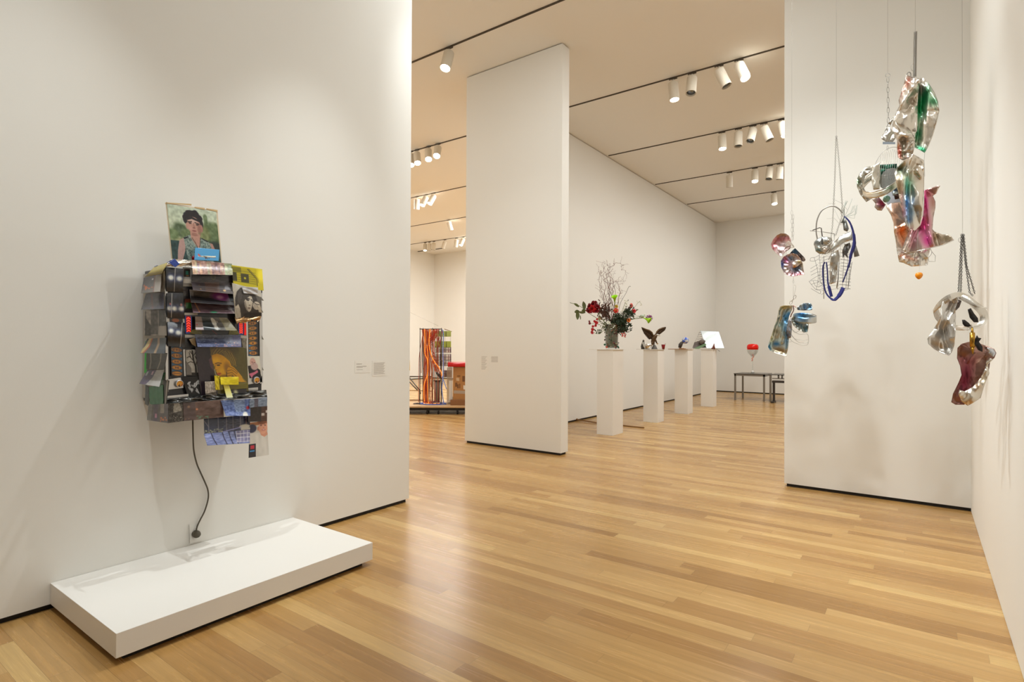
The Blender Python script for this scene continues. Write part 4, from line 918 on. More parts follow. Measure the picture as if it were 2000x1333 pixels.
def line_(name, P, Y, parent, r=.0006, m=None):
    f = yp(Y); b = MB(); b.tube([f(*p) for p in P], r, m or M_WIRE, 5); return b.build(name, parent)
def ceil_pt(u, v, Y):   # hanging line goes straight up from the seen point to the ceiling
    p = ony(u, v, Y); return p, V(p[0], p[1], ZC-.002)
def hang_line(parent, u, v, Y):
    p, q = ceil_pt(u, v, Y); b = MB(); b.tube([p, q], .0006, M_WIRE, 5); return b.build('suspension_wire', parent)

# ---- 1: pink and blue tins on the left line
Y1 = 5.0
S1 = thing('hanging_sculpture', ony(1545, 690, Y1), 'leftmost suspended piece, crushed pink tins above a long crushed blue baking pan', 'sculpture', 'suspended metal sculptures')
hang_line(S1, 1546.5, 412, Y1)
chain('chain', [(1546.5, 412), (1547, 470)], Y1, S1, 9, 3.6, .0008)
chain('chain', [(1549.5, 420), (1549, 468)], Y1, S1, 9, 3, .0008)
PINKC = stain((220, 206, 202), [(1519, 468, 10, 7, (196, 104, 112), .9), (1512, 481, 6, 9, (206, 110, 120), .9), (1534, 466, 12, 5, (190, 100, 108), .8), (1530, 486, 12, 9, (226, 184, 186), .8), (1527, 458, 14, 4, (120, 100, 80), .6)])
crumple('cake_tin', [(1505.5, 478), (1510, 468), (1517, 460), (1525, 456), (1535, 456.5), (1541, 461), (1545, 470), (1546, 478), (1541, 487), (1533, 494), (1529, 498), (1525, 502), (1515, 494), (1508, 486)], Y1, S1, PINKC, 5, .02, 4, -.03, rim=.02, label='crushed round tin, pink inside', base_off=-.01)
crumple('cake_tin', [(1541, 497), (1549, 488), (1553, 485), (1561, 493), (1571, 503), (1573.5, 508), (1571, 511), (1567, 511), (1560, 504), (1550, 505)], Y1, S1, stain((70, 66, 66), [(1553, 492, 8, 5, (50, 90, 120), .8), (1560, 500, 6, 5, (60, 40, 30), .8), (1571, 507, 4, 5, (190, 160, 140), .8)]), 6, .015, 4, .01, base_off=-.03, label='dark crushed tin')
FL = stain((212, 192, 190), [(1535, 508, 7, 7, (206, 90, 140), .9), (1544, 505, 8, 6, (70, 96, 120), .8), (1527, 517, 5, 9, (60, 90, 170), .9), (1535, 527, 6, 5, (200, 190, 180), .7), (1550, 536, 12, 5, (214, 140, 150), .7), (1562, 536, 8, 4, (200, 100, 108), .8), (1566, 520, 4, 10, (190, 180, 130), .7), (1555, 525, 10, 8, (56, 84, 120), .85), (1545, 518, 8, 6, (200, 150, 160), .6)])
crumple('fluted_mould', [(1525, 510), (1530, 502), (1538, 497), (1549, 495), (1557, 498), (1564, 506), (1568, 516), (1569, 525), (1571, 536.5), (1560, 538), (1550, 540.5), (1540, 539), (1531, 533), (1526, 523)], Y1, S1, FL, 8, .012, 4, -.03, flute=(1551, 519, 16, .006), rim=.012, base_off=.06, step=2.0, label='fluted round mould stained pink and blue')
crumple('inner_foil', [(1546, 514), (1556, 508), (1565, 509), (1566, 514), (1556, 522), (1549, 524)], Y1, S1, stain((210, 196, 186), [(1552, 521, 3, 3, (200, 110, 30), .9), (1561, 512, 4, 3, (160, 130, 60), .8)]), 9, .012, 5, .01, base_off=.075, step=2)
for i in range(7):
    g_ = np.random.default_rng(40+i); P = [(1530+g_.random()*6, 478+i*3.2), (1538, 472+g_.random()*14, .04), (1546, 475+g_.random()*10, .05), (1551, 480+g_.random()*4, .02)]
    tubep('string_wrap', P, Y1, .0016, mat('pale_string', rgb(214, 206, 192), .7), S1)
tubep('leather_tie', [(1532, 488, .05), (1536, 483, .05), (1543, 481, .05), (1542, 486, .05), (1534, 491, .05)], Y1, .003, mat('brown_leather', rgb(96, 50, 30), .5), S1)
line_('wire_link', [(1549.5, 541), (1549.5, 548)], Y1, S1, .001)
tubep('wire_link', ellpts(1549.6, 550.5, 1.3, 3, 0, 10), Y1, .0008, M_WIRE, S1, True, smooth=0)
line_('wire_link', [(1549.6, 554), (1549.6, 582)], Y1, S1, .001)
tubep('wire_link', [(1549.6, 557), (1554.5, 559), (1553, 568), (1551.5, 575), (1553.5, 578)], Y1, .0008, M_WIRE, S1)
chain('chain', [(1554, 578), (1543, 594)], Y1, S1, 7, 4.6, .0022, M_STEEL)
BL = stain((198, 196, 180), [(1531, 600, 8, 7, (190, 186, 140), .8), (1534, 622, 6, 10, (40, 110, 170), .95), (1541, 616, 5, 9, (36, 96, 150), .9), (1531, 640, 4, 14, (110, 160, 190), .7, .3), (1536, 655, 5, 24, (56, 120, 180), .85), (1516, 672, 8, 5, (40, 110, 170), .9), (1520, 664, 8, 4, (200, 226, 226), .7), (1524, 684, 14, 5, (150, 112, 66), .9, .35), (1518, 648, 9, 4, (140, 130, 100), .7), (1507, 662, 3, 12, (170, 180, 130), .6), (1502, 680, 4, 8, (60, 140, 190), .8), (1524, 635, 5, 4, (90, 130, 130), .7)])
crumple('baking_pan', [(1531, 597), (1524, 599), (1521, 606), (1518, 622), (1512, 638), (1507, 655), (1502, 670), (1500, 678), (1504, 685), (1515, 690), (1528, 694), (1535.5, 697), (1537, 690), (1539, 680), (1541, 664), (1539, 650), (1538, 635), (1541, 618), (1547, 605), (1548, 597), (1540, 597)], Y1, S1, BL, 12, .022, 4, -.025, rim=.03, base_off=.02, ridges=[([(1544, 600), (1533, 622), (1530, 650), (1526, 668)], .02, 5)], label='long crushed pan stained blue, hanging lowest')
crumple('fluted_mould', [(1556, 602), (1562, 596), (1570, 592.5), (1580, 592), (1585, 594), (1587, 600), (1586, 606), (1570, 607), (1558, 606)], Y1, S1, stain((190, 192, 186), [(1572, 600, 5, 8, (50, 100, 160), .85), (1582, 600, 4, 8, (40, 100, 160), .85), (1561, 603, 4, 3, (60, 90, 120), .8)]), 14, .01, 5, -.01, flute=(1568, 612, 14, .006), base_off=-.02, step=2)
crumple('fluted_mould', [(1546, 622), (1550, 618), (1562, 620), (1579, 624), (1579, 640), (1577, 649), (1570, 650), (1560, 645), (1551, 638), (1546, 630)], Y1, S1, stain((176, 172, 158), [(1556, 630, 4, 9, (36, 86, 120), .85, -.5), (1566, 638, 3, 8, (50, 90, 110), .7, -.5), (1574, 643, 4, 7, (36, 86, 110), .8), (1568, 624, 7, 4, (120, 108, 84), .8)]), 15, .008, 4, -.02, flute=(1566, 622, 20, .006), rim=.008, base_off=.03, step=2, label='quarter of a fluted mould')
band('tin_hoop', 1572, 616, 23, 4.5, .06, Y1, .07, (0, 12), 0, M_SHEET, S1, 0, 360, 48, 'blue-stained hoop of strip metal', ink=stain((200, 200, 196), [(1565, 615, 14, 16, (46, 104, 160), .9)]))
crumple('crushed_foil', [(1539, 628), (1545, 622), (1547, 640), (1545, 660), (1538, 662), (1535, 650)], Y1, S1, stain((150, 150, 156), [(1537, 655, 4, 8, (40, 44, 56), .8)]), 17, .02, 6, .02, base_off=.06, step=2)
tubep('leather_tie', [(1549, 598, .05), (1550, 606, .06), (1546, 614, .07), (1544, 620, .06)], Y1, .004, mat('brown_leather', rgb(96, 50, 30), .5), S1)
tubep('leather_tie', [(1549, 597, .05), (1555, 601, .05)], Y1, .002, mat('orange_tag', rgb(196, 90, 50), .5), S1)
for P in ([(1547, 644), (1560, 653), (1576, 653), (1579, 660), (1578, 672), (1572, 675), (1560, 673), (1546, 666), (1540, 655)], [(1544, 650), (1552, 662), (1566, 665), (1578, 664)], [(1546, 656), (1560, 669), (1578, 670)], [(1545, 638), (1552, 650), (1564, 644)], [(1546, 668), (1537, 667), (1536, 655), (1542, 646)]):
    tubep('wire_whisk', P, Y1, .0013, M_WIRE, S1)

# ---- 2: wire basket, hoops and blue ribbon
Y2 = 4.8
S2 = thing('hanging_sculpture', ony(1633, 586, Y2), 'suspended tangle of wire basket, metal hoops and dark blue ribbon on two beaded chains', 'sculpture', 'suspended metal sculptures')
hang_line(S2, 1633.5, 266, Y2)
chain('chain', [(1633, 266), (1630.5, 350), (1626, 440), (1623, 466)], Y2, S2, 3.2, 2.6, .0012)
chain('chain', [(1634, 266), (1640, 330), (1645, 400), (1644, 425), (1632, 460)], Y2, S2, 3.2, 2.6, .0012)
tubep('hoop', [(1599, 472), (1596, 465), (1594, 450), (1596, 430), (1604, 413), (1616, 405), (1628, 403), (1638, 408), (1645, 416)], Y2, .0045, M_WIRE, S2, n=10)
crumple('pan_shell', [(1590, 473), (1597, 466), (1606, 462), (1616, 463), (1624, 465), (1626, 472), (1620, 486), (1612, 497), (1600, 496), (1593, 491), (1591, 482)], Y2, S2, stain((190, 190, 184), [(1596, 474, 6, 5, (90, 96, 96), .8), (1599, 488, 7, 5, (70, 96, 90), .7), (1611, 489, 6, 6, (180, 140, 110), .6)]), 21, .02, 3, .04, base_off=.05, label='bent pan shell')
tubep('pan_rim', [(1590.5, 474), (1590.5, 479), (1597, 484), (1606, 484), (1618, 478), (1628, 470)], Y2-.09, .003, M_STEEL, S2)
crumple('strip_metal', [(1613, 497), (1625, 478), (1640, 462), (1655, 454), (1665, 452), (1667, 468), (1652, 473), (1636, 483), (1624, 493)], Y2, S2, stain((206, 202, 192), []), 22, .008, 2, .03, base_off=.03, label='broad pale metal strip')
tubep('strip_metal', [(1612, 497), (1630, 488), (1648, 476), (1667, 469)], Y2-.06, .0022, M_WIRE, S2)
crumple('strip_metal', [(1645, 430), (1652, 428), (1658, 447), (1655, 453), (1648, 450)], Y2, S2, stain((130, 130, 126), []), 23, .02, 3, .02, base_off=.02)
crumple('strip_metal', [(1604, 462), (1607, 466), (1608, 480), (1604, 476)], Y2, S2, stain((90, 90, 88), []), 23, .01, 3, .01, base_off=.1)
for P in ([(1582, 451), (1606, 453), (1630, 457)], [(1587, 450, .05), (1601, 445, .05), (1604, 446, .04), (1606, 462, .04)], [(1629, 458), (1629, 480), (1627, 520), (1620, 556)], [(1630, 458), (1626, 492), (1618, 508)], [(1637, 512), (1637, 545), (1634, 563)], [(1609, 500), (1609, 584)]):
    tubep('steel_rod', P, Y2, .0035 if P[0][0] in (1587, 1637) else .0024, M_WIRE if P[0][0] != 1587 else M_DWIRE, S2, smooth=0)
b = MB(); f2 = yp(Y2)
for i in range(15):   # basket: wires going round on the right
    v = 476+i*6.1
    b.tube([f2(1644-i*.35, v, .05), f2(1655, v+2.5, .0), f2(1664-i*.25, v+3, -.05)], .0012, M_DWIRE, 5)
for i in range(13):
    v = 478+i*7
    b.tube([f2(1664-i*.25, v+3, -.05), f2(1650, v+1, -.12), f2(1620, v+4, -.12), f2(1604, v+14, -.08)], .001, M_DWIRE, 5)
for u0, u1 in ((1642, 1636), (1650, 1645), (1664, 1656), (1658, 1652)): b.tube([f2(u0, 474, .03), f2((u0+u1)/2, 520, .02), f2(u1, 566, .02)], .0013, M_DWIRE, 5)
for i in range(11): b.tube([f2(1598, 502+i*6, .02), f2(1608, 503+i*5.4, .04), f2(1622, 500+i*6, .03)], .0009, M_DWIRE, 5)
b.tube([f2(1640, 566, .02), f2(1648, 568, .0), f2(1656, 566, -.04), f2(1664, 512, -.05)], .0016, M_DWIRE, 5)
b.build('wire_basket', S2)
b = MB()
for P in ([(1582, 510), (1584, 504), (1592, 503), (1602, 497)], [(1582, 510), (1592, 510), (1600, 505)], [(1583, 525), (1597, 517)], [(1583, 532), (1598, 523)], [(1584, 538), (1598, 531)], [(1583, 548), (1594, 541), (1600, 538)], [(1580, 550), (1592, 548), (1605, 554), (1612, 566)], [(1580, 550), (1588, 560), (1596, 567), (1610, 563)], [(1584, 564), (1596, 571), (1602, 574), (1602, 568), (1594, 565)], [(1590, 503), (1596, 525), (1598, 545), (1594, 566)], [(1600, 497), (1602, 520), (1601, 545), (1606, 556)], [(1588, 549), (1594, 560), (1606, 557)], [(1600, 538), (1612, 541)], [(1600, 545), (1612, 548)], [(1584, 556), (1600, 551)]):
    b.tube(smoothpath([f2(u, v, .02) for u, v in P], 4), .0012, M_DWIRE, 5)
b.build('wire_fringe', S2)
b = MB(); g_ = np.random.default_rng(5)
for i in range(13):
    tip = (1655+i*1.6-10*g_.random()*(i < 6), 388+g_.random()*18+(i > 8)*4); k_ = (tip[0]-4-3*g_.random()+3*(i > 8), tip[1]+12+g_.random()*8)
    b.tube([f2(1642+g_.random()*3, 436, .02), f2(1648+i*.3, 424, .02+.01*i-.06), f2(*k_, .02), f2(*tip, .03)], .0011, mat('pale_green_wire', rgb(150, 158, 150), .4, .8), 5)
for P in ([(1626, 389), (1642, 396), (1655, 410)], [(1614, 427), (1630, 427), (1642, 440)], [(1630, 410), (1640, 430), (1644, 440)], [(1618, 398), (1632, 398)]): b.tube([f2(*p) for p in P], .0008, M_WIRE, 5)
b.build('wire_spray', S2)
crumple('foil_piece', [(1622, 500), (1637, 486), (1640, 500), (1636, 530), (1632, 552), (1622, 556), (1620, 530)], Y2, S2, stain((206, 202, 194), []), 25, .02, 4, .01, base_off=-.04)
crumple('foil_piece', [(1650, 478), (1660, 474), (1662, 482), (1655, 496), (1656, 505), (1650, 498), (1646, 505), (1645, 490)], Y2, S2, stain((110, 108, 106), []), 26, .02, 6, .01, base_off=.0)
M_RIB = mat('blue_ribbon', rgb(34, 36, 104), .55, scale=200, var=.4)
def ribbon(name, P, w, Y, parent, twist=0.0, m=M_RIB, dep=.06):
    f = yp(Y); P = [np.array(p, float) for p in P]; P = smoothpath([np.array([*p, dep]) if len(p) == 2 else p for p in P], 6); vs = []; n = len(P)
    for i, p in enumerate(P):
        t = P[min(i+1, n-1)]-P[max(i-1, 0)]; t = t/(np.linalg.norm(t[:2])+1e-6); ww = w[min(int(i/n*len(w)), len(w)-1)] if isinstance(w, (list, tuple)) else w
        nx, ny = -t[1]*ww/2, t[0]*ww/2; vs += [tuple(f(p[0]+nx, p[1]+ny, p[2]+.006)), tuple(f(p[0]-nx, p[1]-ny, p[2]-.006))]
    b = MB(); b.add(vs, [(2*i, 2*i+1, 2*i+3, 2*i+2) for i in range(n-1)], m, True); return b.build(name, parent, solid=.001)
ribbon('ribbon', [(1649, 423), (1658, 432), (1664, 445), (1668, 462), (1668, 480), (1662, 498), (1659, 515), (1653, 533), (1646, 552)], [3, 3.5, 4, 6, 7, 6, 4, 3, 2.5], Y2, S2)
ribbon('ribbon', [(1611, 512), (1607.5, 522), (1608, 545), (1611, 566), (1617, 578), (1627, 586), (1634, 583), (1642, 573), (1647, 562)], [2.5, 3, 3, 3, 3, 4, 6, 8, 8], Y2, S2)
ribbon('ribbon', [(1614, 512), (1616, 530), (1617, 552), (1621, 568), (1624, 580)], [2.5, 2.5, 3, 6, 6], Y2, S2)
b = MB(); c0, c1 = f2(1669, 481, .0), f2(1673.5, 501, .0); b.tube([c0, c1], [.011, .017], mat('grey_plastic', rgb(120, 116, 110), .5), 16); b.build('grey_handle', S2)
b = MB(); b.ell(f2(1619, 470, .07), (.012, .012, .012), M_STEEL, 12); b.build('knob', S2)

# ---- 3a: ring, disc and can cluster on its own chain
Y3 = 4.45
S3 = thing('hanging_sculpture', ony(1734, 412, Y3), 'suspended cluster of metal ring, brushed discs and crushed can on a long-link chain', 'sculpture', 'suspended metal sculptures')
hang_line(S3, 1734, 143, Y3)
tubep('ring_hook', ellpts(1734, 147.5, 4.6, 4, 0, 16), Y3, .0016, M_WIRE, S3, True, smooth=0)
chain('chain', [(1734, 151), (1735, 240), (1729, 262)], Y3, S3, 11, 4.6, .0016)
crumple('foil_scrap', [(1744, 228), (1746, 232), (1738, 247), (1742, 255), (1748, 262), (1750, 270), (1741, 281), (1730, 277), (1722, 272), (1721, 266), (1729, 258), (1731, 248)], Y3, S3, stain((190, 184, 174), []), 31, .03, 7, .02, base_off=.0, label='scrap of crumpled foil')
b = MB(); f3 = yp(Y3); b.hexa([f3(1724, 277, .02), f3(1748.5, 277.5, .02), f3(1748.5, 282, .02), f3(1724, 282, .02)]+[f3(1724, 277, .0), f3(1748.5, 277.5, .0), f3(1748.5, 282, .0), f3(1724, 282, .0)], mat('blue_grey_strip', rgb(140, 146, 152), .4, .6)); b.build('metal_strip', S3)
chain('chain', [(1733.5, 282), (1733, 296)], Y3, S3, 9, 3, .001)
b = MB()
for i in range(11):
    u = 1719+i*4.2; b.tube(smoothpath([f3(u-3-(i < 4)*2, 352, .05), f3(u-1, 325, .04), f3(u+1, 308-3*math.sin(i/3.4), .01), f3(1734+(u-1734)*.9, 291+abs(i-6)*1.8, -.02)], 4), .0009, M_WIRE, 5)
b.tube(smoothpath([f3(1709, 322, .0), f3(1716, 308, .0), f3(1728, 294, .0), f3(1742, 288, .0), f3(1752, 288, .0)], 6), .0015, M_WIRE, 5)
for v in (330, 342): b.tube([f3(1716, v, .05), f3(1738, v+1, .06), f3(1758, v, .04)], .0009, M_WIRE, 5)
b.build('wire_dome', S3)
crumple('foil_tray', [(1673, 352), (1679, 338), (1690, 327), (1704, 324), (1706, 331), (1690, 344), (1684, 362), (1692, 376), (1703, 388), (1692, 395), (1680, 380), (1674, 366)], Y3, S3, stain((190, 184, 172), [(1676, 355, 4, 9, (70, 100, 66), .7), (1690, 335, 8, 5, (200, 198, 190), .7)]), 33, .03, 8, .02, base_off=-.03, fine=3, label='crushed foil tray')
crumple('dark_backing', [(1718, 322), (1752, 320), (1756, 352), (1740, 370), (1720, 366), (1716, 345)], Y3, S3, stain((16, 60, 44), [(1740, 350, 8, 14, (14, 18, 18), .8)]), 34, .01, 3, .01, base_off=-.04)
crumple('flat_sheet', [(1703, 325), (1719, 317), (1719, 340), (1718, 370), (1706, 371), (1702, 352)], Y3, S3, stain((214, 208, 194), []), 35, .012, 3, .01, base_off=.03, label='pale flat panel')
b = MB()
def disc(u, v, ru, rv, rot, d, m, th=.003, name='brushed_disc', lab=None):
    P = [f3(*(q[:2]), d) for q in ellpts(u, v, ru, rv, rot, 40)]; P2 = [f3(*(q[:2]), d-th) for q in ellpts(u, v, ru, rv, rot, 40)]
    b = MB(); b.add(P+P2, [tuple(range(40)), tuple(range(40, 80))[::-1]]+[(i, (i+1) % 40, 40+(i+1) % 40, 40+i) for i in range(40)], m); o = b.build(name, S3)
    if lab: o['label'] = lab
    return o
M_BRUSH = mat('brushed_steel', (.42, .44, .42), .32, 1.0, bump=.3, scale=120, var=.25)
disc(1742, 353, 23, 25, .5, .0, M_BRUSH, lab='large brushed steel disc')
disc(1747, 390, 18, 16, .3, .01, mat('frosted_disc', rgb(190, 190, 196), .35, .4), name='pale_disc', lab='pale bluish disc below the ring')
band('metal_ring', 1721, 350, 42, 19, -.45, Y3, .10, (2, 13), 0, M_SHEET, S3, 0, 360, 64, 'wide steel ring', ink=stain((220, 214, 200), [(1700, 372, 14, 6, (196, 160, 110), .8), (1737, 366, 12, 6, (90, 120, 90), .8), (1720, 376, 5, 4, (190, 150, 90), .7)]))
tubep('ring_edge', ellpts(1721, 350, 42.4, 19.4, -.45, 40, .102), Y3, .0022, M_STEEL, S3, True, smooth=0)
b = MB(); b.lathe([(0, 0), (.02, 0), (.02, .02), (.014, .024), (.014, .03), (0, .03)], f3(1731, 390, .05), mat('green_glass', rgb(120, 160, 144), .15, .3), 20, (0.2, -1, .1)); b.build('glass_stopper', S3)
crumple('blue_scrap', [(1740, 368), (1757, 361), (1757, 378), (1744, 383)], Y3, S3, stain((170, 180, 178), [(1748, 371, 5, 3, (30, 50, 90), .9), (1744, 366, 3, 3, (60, 60, 50), .8)]), 37, .02, 8, .02, base_off=.06, step=2)
crumple('dark_scrap', [(1746, 380), (1756, 378), (1757, 388), (1748, 390)], Y3, S3, stain((70, 50, 44), []), 38, .02, 8, .02, base_off=.06, step=2)
crumple('crushed_can', [(1700, 386), (1714, 387), (1716, 385), (1730, 400), (1722, 412), (1714, 411), (1708, 405), (1710, 398)], Y3, S3, stain((206, 198, 188), [(1723, 397, 9, 12, (104, 10, 34), .98, -.6)]), 39, .02, 5, .025, base_off=.0, label='crushed can with a dark red side')

# ---- 3b: the tall folded pieces on the spring
Y4 = 4.3
S4 = thing('hanging_sculpture', ony(1790, 520, Y4), 'largest suspended piece, tall folded silver sheets stained green, blue and magenta', 'sculpture', 'suspended metal sculptures')
f4 = yp(Y4); hang_line(S4, 1787.5, 62, Y4)
b = MB(); Q = []
p0, p1 = f4(1788, 62), f4(1786.5, 150)
for i in range(560):
    t = i/559; a = i*.9; Q.append(p0+(p1-p0)*t+V(math.cos(a)*.0085, math.sin(a)*.0085, 0))
b.tube(Q, .0014, M_WIRE, 5); b.build('spring', S4)
tubep('wire_ring', ellpts(1783, 132, 4, 7, 0, 14), Y4, .001, M_WIRE, S4, True, smooth=0)
tubep('wire_ring', ellpts(1775, 147, 4, 6, .2, 14), Y4, .002, M_DWIRE, S4, True, smooth=0)
GR = stain((212, 204, 192), [(1806, 190, 8, 22, (10, 120, 66), 1, .35), (1797, 215, 7, 22, (12, 130, 70), .95, .2), (1822, 198, 11, 9, (30, 120, 70), .8, .5), (1793, 262, 7, 16, (20, 120, 70), .8), (1801, 292, 13, 5, (16, 130, 80), .95, .4), (1797, 175, 4, 14, (60, 60, 50), .8)])
crumple('folded_sheet', [(1797, 155), (1801, 150), (1814, 163), (1825, 180), (1832, 198), (1834.5, 216), (1830, 238), (1822, 265), (1814, 285), (1806, 299), (1796, 293), (1786, 288), (1786, 270), (1791, 240), (1790, 200), (1791, 170)], Y4, S4, GR, 41, .022, 3, .02, ridges=[([(1799, 152), (1800, 190), (1796, 240), (1790, 285)], -.05, 14), ([(1802, 165), (1822, 185), (1834, 215)], .02, 8), ([(1803, 220), (1833, 216)], -.012, 6)], base_off=-.02, label='right sheet stained bright green in its fold', fine=.6)
SL = stain((216, 208, 196), [(1774, 160, 4, 10, (180, 80, 66), .8, .2), (1762, 180, 3, 16, (190, 110, 96), .6, .3), (1768, 168, 5, 8, (160, 120, 100), .5)])
crumple('folded_sheet', [(1770, 146), (1783, 151), (1795, 153), (1799, 158), (1795, 170), (1792, 200), (1792, 235), (1791, 255), (1784, 268), (1772, 258), (1757, 246), (1747, 238), (1745, 232), (1753, 214), (1757, 206), (1755, 196), (1760, 182), (1766, 162)], Y4, S4, SL, 42, .034, 4, .02, ridges=[([(1795, 158), (1778, 176), (1762, 205), (1747, 236)], .05, 12), ([(1770, 175), (1785, 190), (1775, 215)], -.025, 9)], base_off=.03, label='left sheet of bare crumpled silver', fine=1.5)
crumple('folded_sheet', [(1746, 232), (1757, 246), (1772, 253), (1779, 256), (1786, 268), (1787, 285), (1783, 300), (1771, 312), (1764, 314), (1754, 308), (1752, 290), (1752, 275), (1745, 258), (1743, 244)], Y4, S4, stain((212, 204, 192), [(1757, 298, 5, 14, (190, 80, 66), .9, -.1), (1763, 298, 3, 12, (90, 110, 80), .6)]), 43, .04, 5, .02, ridges=[([(1748, 236), (1760, 262), (1778, 262)], .04, 9), ([(1764, 272), (1766, 300)], -.03, 7)], base_off=.06, label='crushed silver knot with a red fold', fine=1.5)
C2 = stain((214, 204, 190), [(1758, 330, 12, 14, (60, 74, 56), .9, -.5), (1751, 322, 4, 8, (180, 120, 90), .4), (1772, 365, 4, 16, (20, 150, 130), .95), (1775, 360, 10, 18, (110, 170, 140), .7), (1772, 395, 5, 20, (30, 90, 160), .95), (1778, 415, 8, 18, (50, 110, 170), .7, .3), (1777, 430, 4, 6, (20, 80, 150), .9), (1757, 365, 7, 18, (176, 140, 90), .7, -.1), (1765, 415, 5, 12, (110, 60, 90), .7), (1762, 395, 3, 30, (120, 80, 96), .6), (1789, 408, 8, 6, (150, 130, 96), .6)])
crumple('folded_sheet', [(1783, 301), (1794, 307), (1804, 313), (1805, 330), (1805, 360), (1804, 390), (1802, 420), (1798, 440), (1792, 446), (1787, 451), (1775, 446), (1768, 437), (1762, 424), (1761, 405), (1757, 388), (1752, 365), (1749, 349), (1747, 338), (1754, 326), (1765, 314)], Y4, S4, C2, 44, .02, 3, .02, ridges=[([(1783, 302), (1773, 335), (1769, 370), (1771, 420), (1776, 446)], .05, 9), ([(1792, 334), (1804, 330)], .02, 8), ([(1772, 340), (1790, 330), (1800, 345)], .02, 6)], base_off=.06, label='lower column sheet washed teal and blue', fine=.7)
line_('tie_wire', [(1806, 299), (1805, 312), (1806, 345)], Y4, S4, .0009)
OR = stain((214, 200, 186), [(1753, 404, 14, 12, (206, 150, 126), .7), (1748, 425, 8, 16, (214, 150, 116), .7), (1762, 452, 10, 14, (232, 104, 44), .98), (1765, 470, 8, 12, (236, 150, 106), .9), (1755, 500, 12, 7, (224, 120, 80), .7), (1776, 503, 10, 6, (226, 140, 100), .6)])
crumple('folded_sheet', [(1730, 404), (1740, 397), (1757, 395), (1765, 410), (1775, 440), (1779, 450), (1770, 470), (1764, 492), (1757, 505), (1760, 513), (1752, 488), (1749, 470), (1746, 452), (1745, 435), (1740, 420)], Y4, S4, OR, 45, .02, 4, .02, base_off=-.02, ridges=[([(1745, 450), (1772, 440)], .02, 6)], label='rear sheet stained orange')
PK = stain((208, 196, 184), [(1812, 378, 12, 10, (180, 90, 100), .8), (1820, 368, 14, 5, (190, 130, 120), .6, -.3), (1806, 400, 7, 30, (190, 24, 110), 1, .0), (1803, 440, 13, 22, (160, 30, 84), .95, .1), (1812, 470, 11, 14, (204, 60, 140), .95, -.2), (1785, 460, 7, 20, (160, 90, 110), .8), (1822, 395, 6, 16, (150, 90, 80), .7), (1782, 480, 8, 10, (186, 120, 130), .7), (1828, 466, 8, 16, (150, 124, 90), .85), (1830, 472, 5, 5, (240, 236, 226), .9), (1848, 466, 12, 6, (160, 140, 104), .8)])
crumple('folded_sheet', [(1805, 372), (1820, 367), (1830, 363), (1836.5, 363), (1832, 371), (1829, 378), (1822, 383), (1827, 394), (1827, 405), (1823, 425), (1821, 448), (1826, 453), (1840, 458), (1852, 458), (1858, 462), (1863, 469), (1852, 475), (1835, 480), (1815, 485), (1790, 491), (1770, 494), (1762, 489), (1766, 475), (1774, 455), (1784, 446), (1798, 440), (1803, 420), (1805, 395)], Y4, S4, PK, 46, .018, 3, .015, base_off=.01, rim=.0, ridges=[([(1806, 385), (1812, 430), (1824, 480)], .03, 8), ([(1784, 450), (1768, 490)], .03, 6), ([(1820, 450), (1832, 478)], -.02, 8)], label='flaring sheet stained magenta', fine=.5)
b = MB(); b.tube(smoothpath([f4(1766, 494, .05), f4(1790, 491, .05), f4(1815, 485, .05), f4(1840, 479, .04), f4(1863, 469, .03)], 4), .003, M_STEEL, 8); b.build('sheet_edge', S4)
crumple('foil_skirt', [(1750, 482), (1765, 492), (1795, 491), (1818, 485), (1813, 500), (1812, 518), (1798, 520), (1780, 521), (1765, 514), (1756, 512)], Y4, S4, stain((222, 216, 206), [(1764, 500, 8, 5, (224, 140, 110), .6), (1780, 506, 12, 3, (226, 130, 90), .6, .3)]), 47, .022, 8, .01, base_off=-.01, label='foil skirt at the foot', fine=2)
line_('steel_pin', [(1793, 448, .07), (1791, 500, .07)], Y4, S4, .0012)
tubep('wire_hanger', [(1818, 487), (1820, 492), (1827, 500), (1826.5, 511), (1814, 511), (1813, 504), (1819, 497), (1820, 492)], Y4, .0013, M_WIRE, S4, smooth=0)
tubep('wire_hanger', [(1791, 492, .04), (1786, 498, .04), (1787, 510, .04), (1797, 518, .04), (1797, 500, .04), (1792, 492, .04)], Y4, .0012, M_DWIRE, S4, smooth=0)
tubep('nylon_thread', [(1797, 518), (1795, 534)], Y4, .0003, M_WIRE, S4, smooth=0)
M_ORB = mat('orange_bead', rgb(236, 140, 20), .3, emit=0, scale=15, var=.3)
b = MB(); c = f4(1794.8, 539, .0); b.lathe([(0, -.023), (.008, -.019), (.016, -.009), (.0205, .002), (.019, .012), (.012, .019), (0, .0215)], c, M_ORB, 24); b.build('orange_bead', S4)

# ---- 4: silver tin, ring of strip and wine-red tin at the right
Y5 = 3.5
S5 = thing('hanging_sculpture', ony(1880, 790, Y5), 'rightmost suspended piece, silver tin, curling strip and wine-red tin on bead chains', 'sculpture', 'suspended metal sculptures')
f5 = yp(Y5); hang_line(S5, 1880, 458, Y5)
chain('chain', [(1878, 458), (1872, 572)], Y5, S5, 4.2, 3, .0013, M_DWIRE)
chain('chain', [(1880, 460), (1876.5, 572)], Y5, S5, 4.2, 3, .0013, M_DWIRE)
chain('chain', [(1880, 458), (1885, 510), (1894, 572), (1900, 578)], Y5, S5, 4.2, 3, .0013, M_DWIRE)
chain('chain', [(1882, 458), (1888, 520), (1904, 574)], Y5, S5, 4.2, 3, .0013, M_DWIRE)
tubep('ring_hook', ellpts(1876, 469, 4, 5, 0, 14), Y5, .001, M_WIRE, S5, True, smooth=0)
M_STRIP = M_SHEET
